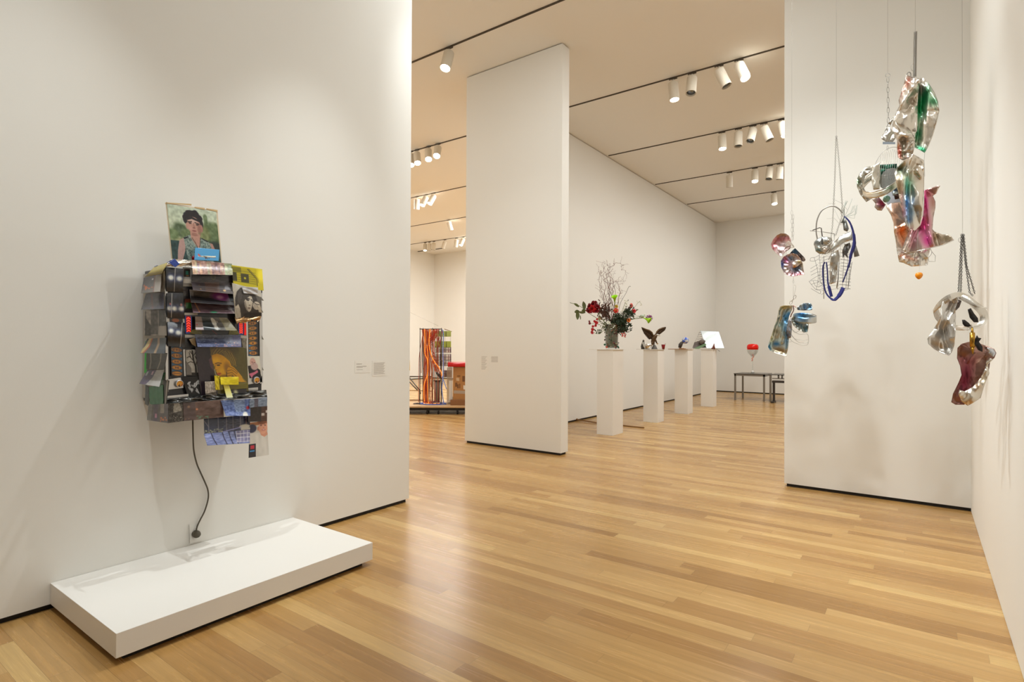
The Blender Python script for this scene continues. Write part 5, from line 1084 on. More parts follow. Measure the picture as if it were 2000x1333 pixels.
def strip(name, top, bot, Y, parent, ink, label=None, seed=1):
    f = yp(Y); A_ = smoothpath([np.array(p, float) for p in top], 4); B_ = smoothpath([np.array(p, float) for p in bot], 4); vs = []; cols = []
    for a, c in zip(A_, B_):
        for q in range(4):
            p = a+(c-a)*q/3; vs.append(tuple(f(p[0], p[1], p[2]+.002*math.sin(q/3*math.pi)))); cols.append(p[:2])
    n = len(A_); fs = [(i*4+q, (i+1)*4+q, (i+1)*4+q+1, i*4+q+1) for i in range(n-1) for q in range(3)]
    me = bpy.data.meshes.new(name); me.from_pydata(vs, [], fs); me.materials.append(M_SHEET); me.polygons.foreach_set('use_smooth', [False]*len(fs))
    o = bpy.data.objects.new(name, me); COL.objects.link(o); o.parent = parent; o.matrix_parent_inverse = Matrix.Translation(-parent.location)
    cc = np.array(cols); set_ink(o, ink(cc[:, 0], cc[:, 1])); md = o.modifiers.new('thick', 'SOLIDIFY'); md.thickness = .0012; md.offset = 0
    if label: o['label'] = label
    return o
IS = stain((214, 208, 198), [(1880, 575, 8, 4, (170, 160, 140), .5), (1905, 600, 5, 5, (90, 84, 76), .6)])
strip('metal_strip', [(1822, 606, 0), (1833, 590, .03), (1850, 577, .05), (1870, 571, .04), (1890, 576, .02), (1908, 590, -.02), (1924, 602, -.04), (1930, 617, -.05), (1926, 632, -.04), (1912, 641, -.02), (1890, 646, 0)],
      [(1824, 612, 0), (1838, 600, .03), (1856, 588, .05), (1872, 580, .04), (1884, 586, .02), (1898, 600, -.02), (1910, 612, -.04), (1914, 622, -.05), (1908, 634, -.04), (1896, 640, -.02), (1872, 642, 0)], Y5, S5, IS, 'wide curling strip of steel')
strip('metal_strip', [(1822, 606, -.05), (1826, 622, -.07), (1840, 636, -.08), (1860, 644, -.07), (1882, 646, -.03), (1900, 641, 0)], [(1832, 600, -.05), (1836, 612, -.07), (1848, 624, -.08), (1864, 634, -.07), (1882, 638, -.03), (1898, 634, 0)], Y5, S5, IS)
strip('metal_strip', [(1866, 572, .02), (1890, 580, .04), (1912, 598, .05), (1928, 604, .04)], [(1866, 580, .02), (1884, 590, .04), (1906, 600, .05), (1926, 600, .04)], Y5, S5, IS)
crumple('silver_tin', [(1850, 578), (1862, 575), (1873, 580), (1870, 590), (1866, 602), (1867, 620), (1866, 650), (1864, 675), (1859, 688), (1854, 695), (1840, 691), (1824, 682), (1813, 672), (1811, 662), (1818, 652), (1830, 632), (1838, 616), (1838, 600), (1842, 588)], Y5, S5, stain((206, 202, 196), [(1852, 590, 4, 8, (140, 110, 100), .6), (1830, 672, 10, 5, (180, 140, 90), .6, .4), (1852, 650, 8, 8, (150, 150, 150), .4)]), 52, .024, 3, .02, base_off=.03, ridges=[([(1862, 592), (1850, 615), (1842, 640), (1848, 670), (1856, 690)], -.03, 8), ([(1842, 625), (1825, 655)], .02, 8)], label='bright silver shoe-shaped tin', rim=.01, fine=.5)
crumple('silver_tin', [(1848, 590), (1858, 580), (1870, 584), (1878, 588), (1874, 600), (1866, 608), (1850, 614), (1839, 610), (1839, 600)], Y5, S5, stain((90, 80, 76), [(1845, 600, 5, 8, (150, 110, 110), .6)]), 53, .015, 4, .01, base_off=-.01)
M_LEAF = mat('blackened_leaf', rgb(52, 48, 46), .35, .8)
def leaf(P, Y, parent, name='metal_leaf', m=M_LEAF, d=.03): 
    return crumple(name, P, Y, parent, stain((60, 56, 54), []), int(P[0][0]), .006, 4, .01, base_off=d, step=2, mt=m)
leaf([(1890, 605), (1896, 602), (1902, 612), (1910, 622), (1911, 630), (1902, 630), (1894, 621)], Y5, S5)
leaf([(1879, 625), (1884, 625), (1892, 631), (1897, 637), (1891, 639), (1884, 638), (1880, 633)], Y5, S5)
leaf([(1904, 663), (1908, 655), (1911, 660), (1917, 661), (1912, 668), (1919, 678), (1919, 688), (1910, 684), (1903, 672)], Y5, S5, d=.09)
M_BRASS = mat('brass', rgb(176, 134, 56), .3, 1.0)
b = MB(); b.tube([f5(1899, 640, .06), f5(1899, 655, .06)], [.003, .0075], M_BRASS, 12); b.tube([f5(1899, 650, .06), f5(1899.5, 678, .06)], [.0105, .0115], M_BRASS, 12); b.tube([f5(1899.5, 678, .06), f5(1900, 692, .06)], [.009, .002], M_BRASS, 12); b.build('brass_finial', S5)
WN = stain((150, 116, 104), [(1885, 740, 14, 40, (104, 26, 48), .9, .15), (1878, 700, 8, 20, (120, 60, 60), .7), (1905, 705, 14, 10, (150, 80, 80), .5), (1913, 706, 7, 6, (220, 190, 176), .8), (1866, 780, 8, 10, (150, 104, 88), .7), (1880, 690, 18, 6, (150, 116, 92), .7)])
crumple('wine_red_tin', [(1870, 680), (1878, 672), (1892, 668), (1912, 671), (1930, 677), (1942, 682), (1946, 690), (1942, 700), (1934, 705), (1932, 720), (1924, 745), (1908, 762), (1893, 770), (1884, 791), (1866, 791), (1858, 786), (1861, 770), (1872, 748), (1878, 733), (1875, 715), (1869, 700)], Y5, S5, WN, 54, .012, 3, .03, rim=.008, base_off=.02, ridges=[([(1884, 700), (1892, 730), (1893, 750)], -.012, 8)], label='curved tin, wine red inside', fine=.4)
crumple('crushed_foil', [(1932, 700), (1940, 702), (1930, 712), (1932, 730), (1922, 755), (1915, 778), (1900, 788), (1890, 793), (1878, 785), (1872, 770), (1874, 762), (1884, 765), (1900, 756), (1916, 738), (1924, 720), (1926, 706)], Y5, S5, stain((214, 206, 192), [(1890, 786, 12, 6, (190, 140, 80), .8), (1910, 755, 8, 6, (160, 120, 80), .6), (1920, 740, 6, 8, (190, 160, 120), .6)]), 55, .02, 7, .015, base_off=.06, label='silver foil folded over the foot of the red tin', fine=1.5)
crumple('crushed_foil', [(1928, 679), (1940, 682), (1945, 690), (1940, 698), (1932, 692)], Y5, S5, stain((200, 204, 210), []), 56, .01, 9, .01, base_off=.07, step=2)
# ------------------------------------------------------------------ things on the plinths
def plane_pt(u, v, c, d=0.0):
    """point at the depth of c along the view, plus d metres away"""
    r = ray(u, v); D = (np.array(c)-CAM) @ FW + d; return CAM + r*D
PC = [V(-3.876, (a+c)/2, PT[i]) for i, (a, c, _, _) in enumerate(PED)]
# vase
VC = V(-3.905, 7.93, PT[0])
def vp(u, v, d=0.0): return plane_pt(u, v, VC, d)
pxm = ((VC-CAM) @ FW)/F     # metres per pixel at the vase
def thin_glass():
    m, N, L, B = nmat('clear_glass'); N.remove(B); out = N['Material Output']; tr = N.new('ShaderNodeBsdfTransparent'); tr.inputs[0].default_value = (.95, .965, .955, 1)
    gl = N.new('ShaderNodeBsdfGlossy'); gl.inputs['Roughness'].default_value = .05; lw = N.new('ShaderNodeLayerWeight'); lw.inputs[0].default_value = .25; fr = N.new('ShaderNodeMath'); fr.operation = 'MULTIPLY_ADD'; fr.inputs[1].default_value = .45; fr.inputs[2].default_value = .05; L.new(lw.outputs['Facing'], fr.inputs[0]); mx = N.new('ShaderNodeMixShader')
    L.new(fr.outputs[0], mx.inputs[0]); L.new(tr.outputs[0], mx.inputs[1]); L.new(gl.outputs[0], mx.inputs[2]); L.new(mx.outputs[0], out.inputs[0]); return m
M_GLASS = thin_glass()
t = thing('vase', VC, 'clear wide glass vase packed with stems and fruit on the nearest plinth', 'vase')
x0, x1 = vp(1178, 680), vp(1211, 680); vc = (x0+x1)/2; vc[2] = VC[2]; hv = vp(1195, 632)[2]-VC[2]
b = MB(); b.lathe([(0, 0), (.085, 0), (.094, .02), (.1, .1), (.104, hv*.6), (.102, hv), (.097, hv), (.098, hv*.6), (.094, .1), (.086, .025), (0, .02)], vc, M_GLASS, 40); b.build('glass_body', t)
M_GRN = mat('dark_green_leaf', rgb(36, 54, 32), .5, scale=60, var=.5); M_OLV = mat('olive_leaf', rgb(92, 100, 58), .5, scale=60, var=.4)
M_STEM = mat('green_stem', rgb(112, 124, 62), .5, scale=40, var=.2)
M_SOIL = mat('vase_filling', rgb(84, 82, 54), .8, scale=30, var=.75, bump=1)
b = MB(); b.lathe([(0, .022), (.08, .022), (.09, .08), (.094, hv*.45), (.09, hv*.8), (.07, hv*.95), (0, hv*.97)], vc, M_SOIL, 24); o = b.build('moss_filling', t)
g_ = np.random.default_rng(2)
for i, (u, v, r, c) in enumerate(((1193, 677, .022, (214, 200, 140)), (1185, 679, .016, (190, 70, 40)), (1200, 678, .018, (200, 70, 40)), (1207, 678, .014, (40, 110, 80)), (1181, 674, .016, (30, 90, 60)), (1190, 668, .012, (170, 70, 50)), (1198, 667, .012, (160, 80, 60)))):
    b = MB(); b.ell(vp(u, v, -.06)+V(0, 0, r*.2), (r, r, r), mat('fruit_%d_%d_%d' % c, rgb(*c), .5), 12); b.build('fruit', t)
b = MB()
for i in range(150):
    a = g_.random()*6.28; z = VC[2]+.03+g_.random()*hv*.85; p = vc+V(.09*math.cos(a), .09*math.sin(a), 0); p[2] = z; d_ = V(-math.sin(a), math.cos(a), g_.normal()*1.5); d_ /= np.linalg.norm(d_)
    b.ell(p, (.004, .016, .01), (M_OLV, M_GRN, mat('pale_stalk', rgb(186, 176, 140), .5), mat('reddish_leaf', rgb(90, 44, 40), .5), mat('rust_bit', rgb(170, 84, 50), .5))[i % 5], 6, R=np.array([[math.cos(a), -math.sin(a), 0], [math.sin(a), math.cos(a), 0], [0, 0, 1]]), jit=.35)
b.build('packed_leaves', t)
b = MB()
for i in range(40):
    a = g_.random()*6.28; z = VC[2]+.02+g_.random()*hv*.9; p = vc+V(.106*math.cos(a), .106*math.sin(a), 0); p[2] = z
    b.ell(p, (.008+.008*g_.random(),)*3, M_GRN if i % 3 else mat('reddish_leaf', rgb(90, 44, 40), .5), 6, jit=.3)
b.build('trailing_leaves', t)
b = MB()
MOUTH = vc+V(0, 0, hv)
def stem_path(P, d=None):
    Q = [vp(u, v, (p[0] if p else 0)) for (u, v, *p) in P]; return smoothpath(Q, 6)
def leafmesh(b, p0, p1, w, m, up=None, bend=.15, n=6):
    p0, p1 = np.array(p0, float), np.array(p1, float); ax = p1-p0; L = np.linalg.norm(ax); ax = ax/L
    sd = np.cross(ax, FW+V(.2, .1, .3)); sd /= np.linalg.norm(sd); nr = np.cross(sd, ax); vs = []
    for i in range(n+1):
        t_ = i/n; wd = w*math.sin(math.pi*min(1, t_*.93+.05))**.8; c = p0+ax*L*t_+nr*bend*L*math.sin(t_*math.pi)*.5
        vs += [c-sd*wd+nr*wd*.3, c, c+sd*wd+nr*wd*.3]
    fs = [(3*i+j, 3*i+j+1, 3*i+4+j, 3*i+3+j) for i in range(n) for j in (0, 1)]; b.add(vs, fs, m, True)
def petals(b, c, r, m, n=10, layers=2, face=None, cup=.4, g=g_):
    face = -FW*0.9+V(0, 0, .3) if face is None else np.array(face, float); face = face/np.linalg.norm(face); e1 = np.cross(face, V(0, 0, 1)); e1 /= np.linalg.norm(e1); e2 = np.cross(face, e1)
    for l in range(layers):
        rr = r*(1-.28*l)
        for i in range(n):
            a = 2*math.pi*(i+.5*l)/n+g.uniform(-.12, .12); d = e1*math.cos(a)+e2*math.sin(a); s_ = np.cross(face, d)
            w = rr*math.pi/n*1.25; p = [c+face*r*.05*l, c+d*rr*.5+s_*w*.6+face*rr*cup*.3, c+d*rr*.95+s_*w*.45+face*rr*cup, c+d*rr*1.02+face*rr*cup*.9, c+d*rr*.95-s_*w*.45+face*rr*cup, c+d*rr*.5-s_*w*.6+face*rr*cup*.3]
            b.add(p, [(0, 1, 2, 3), (0, 3, 4, 5)], m, True)
def flower(name, label, cat, P, r, build_bloom, group='flowers and foliage in the glass vase', stem_m=M_STEM, extra=None):
    t = thing(name, MOUTH, label, cat, group); Q = stem_path(P)
    b = MB(); b.tube(Q, r, stem_m, 6); b.build('stem', t); bb = MB(); build_bloom(bb); bb.build('bloom', t, solid=.0012)
    if extra: e = MB(); extra(e); e.build('leaf', t)
    return t
def M_(n, c, **k): return mat(n, rgb(*c), .45, scale=60, var=.25, **k)
RED = M_('red_petal', (186, 14, 22)); DRED = M_('dark_red_petal', (122, 8, 20)); ORR = M_('orange_red_petal', (222, 50, 30)); YEL = M_('yellow_petal', (236, 196, 40)); LIME = M_('lime_petal', (168, 226, 30)); PURP = M_('purple_petal', (160, 96, 140)); WHT = M_('white_petal', (232, 228, 210)); ORG = M_('orange_petal', (226, 110, 24)); PNK = M_('pink_petal', (214, 100, 90)); CRM = M_('cream_petal', (214, 200, 156)); BRN = M_('brown_foliage', (84, 52, 40))
def amaryllis(b):
    for (u, v, r) in ((1151, 600, .066), (1158, 595, .07), (1164, 598, .06), (1150, 609, .06), (1165, 608, .05), (1156, 603, .066), (1168, 599, .042)):
        f = -FW+V(*g_.uniform(-.6, .6, 3)); petals(b, vp(u, v, -.02), r, RED if g_.random() < .6 else DRED, 6, 2, f, .5)
flower('amaryllis', 'big dark red cluster of blooms leaning left on a thick green stem', 'flower', [(1190, 640), (1178, 626), (1165, 608), (1160, 602)], .006, amaryllis)
def calla(c, tip, b, flip=1):
    c = np.array(c); tip = np.array(tip); ax = tip-c; L = np.linalg.norm(ax); ax /= L; s1 = np.cross(ax, FW); s1 /= np.linalg.norm(s1); s2 = np.cross(ax, s1); vs = []
    for i in range(9):
        t_ = i/8; r = .006+.03*t_**2.4
        for j in range(16):
            a = 2*math.pi*j/16; lip = .022*t_**3*(1+math.cos(a-1.5)); vs.append(c+ax*(L*t_*.8+lip)+(s1*math.cos(a)+s2*math.sin(a))*(r+.014*t_**4))
    b.add(vs, [(i*16+j, i*16+(j+1) % 16, (i+1)*16+(j+1) % 16, (i+1)*16+j) for i in range(8) for j in range(16)], LIME, True)
    b.tube([c+ax*L*.1, c+ax*L*.75], .004, YEL, 6)
flower('calla_lily', 'bright lime green calla lily standing upright in front of the twigs', 'flower', [(1196, 640), (1200, 618), (1201, 600), (1201, 590)], .005, lambda b: calla(vp(1201, 592), vp(1200, 578, -.12), b))
flower('calla_lily', 'lime green calla lily stretching far to the right over the eagle', 'flower', [(1200, 640), (1216, 630), (1235, 624), (1257, 621)], .005, lambda b: calla(vp(1256, 621), vp(1270, 627, -.11), b))
flower('zinnia', 'round orange-red zinnia with small yellow centre, mid bouquet', 'flower', [(1198, 640), (1202, 622), (1203, 610)], .004, lambda b: (petals(b, vp(1203, 607, -.03), .042, ORR, 18, 4, -FW, .15), b.ell(vp(1203, 606, -.045), (.008,)*3, YEL, 8)))
flower('zinnia', 'small yellow bloom peeping out behind the orange-red zinnia', 'flower', [(1198, 640), (1203, 618), (1204, 604)], .003, lambda b: petals(b, vp(1204, 599, .0), .028, YEL, 12, 3, -FW, .2))
def carn(cs, m, r): return lambda b: [petals(b, vp(u, v, -.02), r*k, m, 9, 3, -FW+V(*g_.uniform(-.4, .4, 3)), .3) for (u, v, k) in cs]
flower('carnation', 'red carnation lowest at the left of the vase', 'flower', [(1188, 640), (1170, 652), (1160, 650)], .003, carn(((1157, 644, .9), (1156, 650, 1), (1158, 638, .7)), RED, .03))
flower('carnation', 'red ruffled carnation left of the vase beside a smaller one', 'flower', [(1188, 640), (1172, 630), (1166, 626)], .003, carn(((1165, 631, 1), (1163, 636, .8), (1166, 624, .6), (1161, 628, .7)), RED, .03))
flower('carnation', 'small deep red bud farthest left among the carnations', 'flower', [(1186, 640), (1168, 634), (1154, 632)], .002, carn(((1151.5, 632, 1), (1151, 628, .7)), DRED, .022))
flower('marigold', 'orange marigold at the right of the bouquet', 'flower', [(1200, 640), (1215, 632), (1226, 628)], .003, lambda b: petals(b, vp(1228, 626, -.03), .034, ORG, 16, 4, -FW, .15))
flower('berry_sprig', 'sprig of coral red berries drooping at the right of the vase', 'flower', [(1205, 640), (1212, 648), (1218, 652)], .002, lambda b: [b.ell(vp(1214+g_.random()*10, 650+g_.random()*8, -.03), (.011,)*3, PNK, 8) for i in range(12)])
flower('protea', 'dusty pink protea head above the dark foliage at the right', 'flower', [(1204, 640), (1220, 620), (1232, 602)], .004, lambda b: (b.ell(vp(1233, 597), (.025, .025, .034), PNK, 12, jit=.12), b.ell(vp(1229, 603), (.02, .02, .03), BRN, 10, jit=.12)))
flower('poinsettia', 'small bright red starry bloom at the right edge of the foliage', 'flower', [(1206, 640), (1224, 620), (1237, 608)], .002, lambda b: petals(b, vp(1238, 608, -.02), .036, RED, 6, 1, -FW+V(.3, 0, .3), .2))
def allium(b):
    c = vp(1268, 622)
    for i in range(120):
        d = g_.normal(0, 1, 3); d /= np.linalg.norm(d); b.tube([c+d*.02, c+d*.055], [.001, .003], PURP, 4)
flower('allium', 'mauve spiky round bloom behind the right calla lily', 'flower', [(1200, 640), (1220, 630), (1245, 620), (1262, 618)], .002, allium)
flower('poppy_pod', 'pale green seed pod on a straight stem at the far right', 'flower', [(1204, 640), (1222, 622), (1238, 618), (1250, 618)], .0025, lambda b: (b.ell(vp(1254, 618, -.02), (.036, .036, .024), mat('pod_green', rgb(176, 190, 168), .5), 14), b.ell(vp(1259, 615, -.02), (.012, .014, .012), WHT, 8)))
flower('stock_flower', 'spire of small white blossoms standing right of the zinnia', 'flower', [(1200, 640), (1212, 615), (1221, 592), (1224, 588)], .003, lambda b: [petals(b, vp(1216+8*i/22+g_.uniform(-4, 4), 622-36*i/22, g_.uniform(-.03, .03)), .014, WHT, 5, 1) for i in range(22)])
flower('stock_flower', 'thin drooping spray of white buds at the upper right', 'flower', [(1204, 640), (1225, 616), (1240, 600), (1248, 590), (1254, 596)], .002, lambda b: [b.ell(vp(1243+g_.random()*11, 588+g_.random()*10), (.007,)*3, WHT, 6) for i in range(9)])
flower('silver_bauble', 'small silver ball on a twig at the right of the bouquet', 'ornament', [(1206, 640), (1228, 620), (1244, 606)], .002, lambda b: b.ell(vp(1245, 605), (.014,)*3, M_STEEL, 12))
flower('gardenia', 'white bloom low at the front left of the vase mouth', 'flower', [(1190, 642), (1188, 634)], .003, lambda b: (petals(b, vp(1188, 631, -.05), .034, WHT, 7, 3, -FW+V(0, 0, .5), .4), b.ell(vp(1192, 634, -.04), (.02,)*3, WHT, 8, jit=.2)))
flower('cream_rose', 'pale cream bloom between the left stems', 'flower', [(1188, 640), (1176, 624), (1172, 620)], .002, lambda b: petals(b, vp(1171, 622, .02), .03, CRM, 8, 2, -FW, .3))
# leafy branch far left
t = thing('leafy_branch', MOUTH, 'long green branch with pointed leaves reaching out to the far left', 'plant', 'flowers and foliage in the glass vase')
b = MB(); b.tube(stem_path([(1188, 642), (1170, 625), (1150, 612), (1132, 598), (1113, 591.5)]), .004, M_STEM, 6); b.build('stem', t)
for P in (((1130, 596), (1122, 592)), ((1138, 600), (1139, 590)), ((1140, 606), (1133, 610)), ((1128, 606), (1123, 624))):
    pass
b = MB()
for (a, c, w) in (((1131, 600), (1121, 593), .02), ((1142, 605), (1139, 589), .03), ((1144, 607), (1136, 607), .025), ((1132, 609), (1122, 610), .03), ((1128, 608), (1128, 625), .03), ((1141, 612), (1130, 610), .02), ((1133, 616), (1134, 625), .008), ((1137, 606), (1143, 612), .02)): leafmesh(b, vp(*a), vp(*c), w, M_OLV)
b.build('leaves', t)
t = thing('leafy_sprig', MOUTH, 'short dark sprig low at the left beside the lowest carnation', 'plant', 'flowers and foliage in the glass vase')
b = MB(); b.tube(stem_path([(1186, 645), (1174, 647), (1163, 648)]), .002, M_STEM, 5); b.build('stem', t)
b = MB()
for k in range(8): leafmesh(b, vp(1176-k*1.6, 648), vp(1173-k*1.6+g_.uniform(-3, 3), 648+(-5 if k % 2 else 5)), .009, M_GRN)
b.build('leaves', t)
# masses of dark foliage and brown foliage
def mass(name, label, cen, su, sv, n, m, L=.05, sd=.06, seed=1):
    g = np.random.default_rng(seed); t = thing(name, MOUTH, label, 'plant', 'flowers and foliage in the glass vase'); b = MB(); s = MB()
    for i in range(n):
        u, v = cen[0]+g.normal()*su, cen[1]+g.normal()*sv; p = vp(u, v, g.normal()*sd); d = g.normal(0, 1, 3)+V(.2, 0, .7); d /= np.linalg.norm(d); leafmesh(b, p, p+d*L*(.6+.8*g.random()), L*.16, m, n=3)
        if i % 6 == 0: s.tube([MOUTH+V(*g.uniform(-.04, .04, 3)), (MOUTH+p)/2+V(0, 0, .01), p], .0015, M_GRN, 4)
    s.build('stem', t); b.build('leaves', t); return t
mass('evergreen_foliage', 'dense dark green needle foliage filling the right half of the bouquet', (1210, 630), 9, 7, 420, M_GRN, .05, .05, 3)
mass('evergreen_foliage', 'dark green tuft at the upper right of the bouquet', (1229, 612), 6, 7, 160, M_GRN, .045, .04, 4)
mass('evergreen_foliage', 'dark green tuft hanging at the right of the vase mouth', (1218, 644), 7, 4, 140, M_GRN, .045, .04, 5)
mass('brown_foliage', 'brown feathery foliage behind the left of the bouquet', (1180, 610), 6, 8, 170, BRN, .05, .05, 6)
mass('brown_foliage', 'reddish brown leaves over the front rim of the vase', (1203, 648), 10, 5, 120, mat('reddish_leaf', rgb(90, 44, 40), .5), .035, .04, 7)
mass('olive_foliage', 'grey-green foliage low at the left of the bouquet mouth', (1186, 640), 6, 5, 120, M_OLV, .035, .04, 8)
b = MB(); t = thing('feather', MOUTH, 'brown striped feather leaning right above the evergreen', 'feather', 'flowers and foliage in the glass vase'); leafmesh(b, vp(1212, 626), vp(1222, 603), .012, BRN); b.build('vane', t); b = MB(); b.tube([vp(1206, 640), vp(1222, 604)], .001, CRM, 4); b.build('quill', t)
# twisted willow: each branch its own thing
TW = mat('willow_bark', rgb(112, 66, 54), .6, scale=60, var=.3)
def wig(P, seed, amp=2.6):
    g = np.random.default_rng(seed); P = np.array(P, float); out = []
    for i in range(len(P)-1):
        for k in range(4):
            t_ = k/4; p = P[i]*(1-t_)+P[i+1]*t_; h = (i+t_)/(len(P)-1); out.append((p[0]+g.normal()*amp*h**.5, p[1]+g.normal()*amp*.4*h, g.normal()*.02*h+.05*math.sin(seed)*h))
    out.append((*P[-1], 0)); return out
WB = [([(1194, 640), (1190, 600), (1188, 560), (1186, 530), (1176, 516)], 'leftmost'), ([(1194, 640), (1186, 605), (1178, 570), (1172, 540), (1170, 520)], 'outer left'), ([(1196, 640), (1184, 600), (1176, 575), (1171, 548), (1180, 525), (1192, 514)], 'left'),
      ([(1196, 640), (1192, 600), (1190, 565), (1194, 540), (1186, 520), (1178, 510)], 'centre'), ([(1197, 640), (1194, 600), (1197, 570), (1192, 545), (1184, 530)], 'centre'), ([(1197, 640), (1199, 600), (1202, 570), (1194, 545), (1188, 525), (1198, 515), (1210, 513), (1215, 518), (1213, 526), (1221, 530), (1222, 545)], 'arching right'),
      ([(1198, 640), (1206, 600), (1211, 570), (1208, 555), (1200, 548)], 'right'), ([(1198, 640), (1204, 605), (1211, 575), (1209, 560)], 'outer right'), ([(1196, 640), (1190, 605), (1184, 575), (1180, 550), (1186, 535), (1198, 526)], 'centre'),
      ([(1195, 640), (1182, 600), (1173, 570), (1175, 552)], 'left'), ([(1196, 640), (1196, 590), (1188, 560), (1178, 545), (1172, 528)], 'centre'), ([(1197, 640), (1198, 600), (1188, 575), (1192, 555), (1200, 550), (1216, 552), (1222, 547)], 'looping right'),
      ([(1196, 640), (1200, 595), (1196, 570), (1200, 556)], 'centre'), ([(1195, 640), (1188, 610), (1184, 585), (1190, 560), (1186, 545)], 'centre')]
for i, (P, w) in enumerate(WB):
    lab = {0: 'twisted willow twig ending leftmost at the top of the tall bundle', 5: 'longest willow twig, arching over to the right at the very top', 11: 'willow twig looping out to the right below the arching one', 7: 'willow twig at the right flank of the tall bundle'}.get(i, 'thin twisted reddish brown willow twig inside the tall bundle behind the flowers')
    t = thing('willow_branch', MOUTH, lab, 'branch', 'twisted willow twigs')
    Q = stem_path(wig(P, i+3)); n = len(Q); b = MB(); b.tube(Q, [.0038*(1-.66*k/n) for k in range(n)], TW, 5)
    g = np.random.default_rng(i+70)
    for k in range(8):
        j = int(n*(.3+.085*k)); p = Q[min(j, n-2)]; R_ = [p]; d = V(g.normal(), g.normal(), 1.2)
        for q in range(6): d = d*.7+g.normal(0, .8, 3)+V(0, 0, .3); R_.append(R_[-1]+d/np.linalg.norm(d)*.022)
        b.tube(smoothpath(R_, 3), .0012, TW, 4)
    b.build('twig', t)
t = thing('willow_branch', MOUTH, 'single bare curved twig leaning right, apart from the tall bundle', 'branch'); b = MB(); b.tube(stem_path([(1200, 640), (1207, 614), (1212, 592), (1222, 574), (1228, 561), (1232, 560)]), .0028, mat('dark_bark', rgb(66, 50, 40), .6), 6); b.build('twig', t)
# fallen stem on the floor behind the first plinth
t = thing('wooden_stick', onz(1180, 828), 'thin brown stick lying on the floor by the long wall behind the nearest plinth', 'stick')
b = MB(); b.tube([onz(1124, 823)+V(0, 0, .03), onz(1170, 828)+V(0, 0, .012), onz(1258, 837)+V(0, 0, .012)], [.012, .012, .012], mat('stick_brown', rgb(150, 112, 70), .6), 8); b.build('shaft', t); b = MB(); b.ell(onz(1126, 823)+V(0, 0, .03), (.04, .02, .02), mat('stick_brown', rgb(150, 112, 70), .6), 10); b.build('knob', t)

# ---- second plinth: eagle, bowl, small bird, red glass
C2_ = V(-3.88, 9.69, PT[1])
def p2(u, v, d=0.0): return plane_pt(u, v, C2_, d)
def zfix(p, z): p = np.array(p); p[2] = z; return p
BRZ = mat('bronze', rgb(92, 70, 48), .4, .55, bump=.5, scale=50, var=.4); BRZD = mat('bronze_dark', rgb(58, 44, 34), .45, .4, bump=.5, scale=60, var=.3); EW = mat('eagle_white', rgb(206, 200, 188), .4); GOLD = mat('gold_talon', rgb(170, 124, 50), .3, .6)
t = thing('eagle_figurine', zfix(p2(1278, 681), PT[1]), 'bronze eagle with both wings raised and a white head, on the second plinth', 'figurine')
b = MB(); b.tube([p2(1276, 674), p2(1275, 668), p2(1277, 661), p2(1280, 657), p2(1282, 654)], [.022, .035, .042, .036, .024], BRZ, 14); b.tube([p2(1275, 668, -.02), p2(1272, 674, -.02)], [.02, .012], BRZ, 8); b.tube([p2(1280, 664, -.02), p2(1283, 671, -.03)], [.02, .012], BRZ, 8); b.build('body', t)
b = MB(); b.tube([p2(1281, 656), p2(1284, 654.5), p2(1287, 655.5), p2(1289, 656.5)], [.018, .019, .014, .006], EW, 10); hd = b.build('head', t); b = MB(); b.tube([p2(1288, 656), p2(1290, 657)], [.006, .002], GOLD, 6); b.build('beak', hd)
b = MB()
for k in range(3): b.tube([p2(1283, 671, -.03), p2(1284+k*.9, 673-k*.6, -.05)], [.007, .004], GOLD, 6)
b.tube([p2(1273, 673, -.02), p2(1275, 675, -.03)], [.008, .004], GOLD, 6); b.build('talons', t)
def wing(lead, trail, name):
    b = MB(); L = [p2(*q) for q in lead]; T_ = [p2(*q) for q in trail]; n = len(L)
    b.add([p for pr_ in zip(L, T_) for p in pr_], [(2*i, 2*i+1, 2*i+3, 2*i+2) for i in range(n-1)], BRZD)
    for i in range(n-1):
        for k in range(4): 
            s_ = (k+.5)/4; a = L[i]*(1-s_)+L[i+1]*s_; c = T_[i]*(1-s_)+T_[i+1]*s_; b.tube([a*.5+c*.5+FW*-.006, c+(c-a)*.1], [.007, .003], BRZD if k % 2 else BRZ, 5)
    b.tube(L, [.012]*(n-1)+[.005], BRZ, 8); b.build(name, t, solid=.008)
wing([(1277, 660, 0), (1273, 650, -.02), (1268, 646, -.02), (1261, 644, -.01), (1253, 640, 0)], [(1273, 662, .02), (1268, 662, .02), (1263, 657, .02), (1258, 651, .01), (1254, 643, 0)], 'wing')
wing([(1280, 657, 0), (1283, 649, .02), (1287, 644.5, .03), (1294, 641.5, .04), (1300, 639.5, .05)], [(1284, 654, .02), (1288, 653, .03), (1293, 649, .04), (1298, 645, .05), (1300, 641, .05)], 'wing')
b = MB(); pb = zfix(p2(1278, 681), PT[1]); b.lathe([(0, 0), (.055, 0), (.05, .02), (.035, .05), (.02, .075), (0, .08)], pb, mat('rock_grey', rgb(96, 90, 84), .6, bump=1, scale=30, var=.5), 12); b.build('rock_base', t)
t = thing('steel_bowl', zfix(p2(1264, 681), PT[1]), 'shiny round steel bowl at the left of the eagle', 'bowl')
b = MB(); pb = zfix(p2(1264.5, 681, -.06), PT[1]); b.lathe([(0, 0), (.035, 0), (.06, .02), (.078, .055), (.082, .09), (.079, .09), (.074, .055), (.05, .02), (0, .01)], pb, M_STEEL, 36); b.build('bowl_body', t)
t = thing('penguin_figurine', zfix(p2(1255, 681), PT[1]), 'small grey bird figure standing behind the steel bowl', 'figurine')
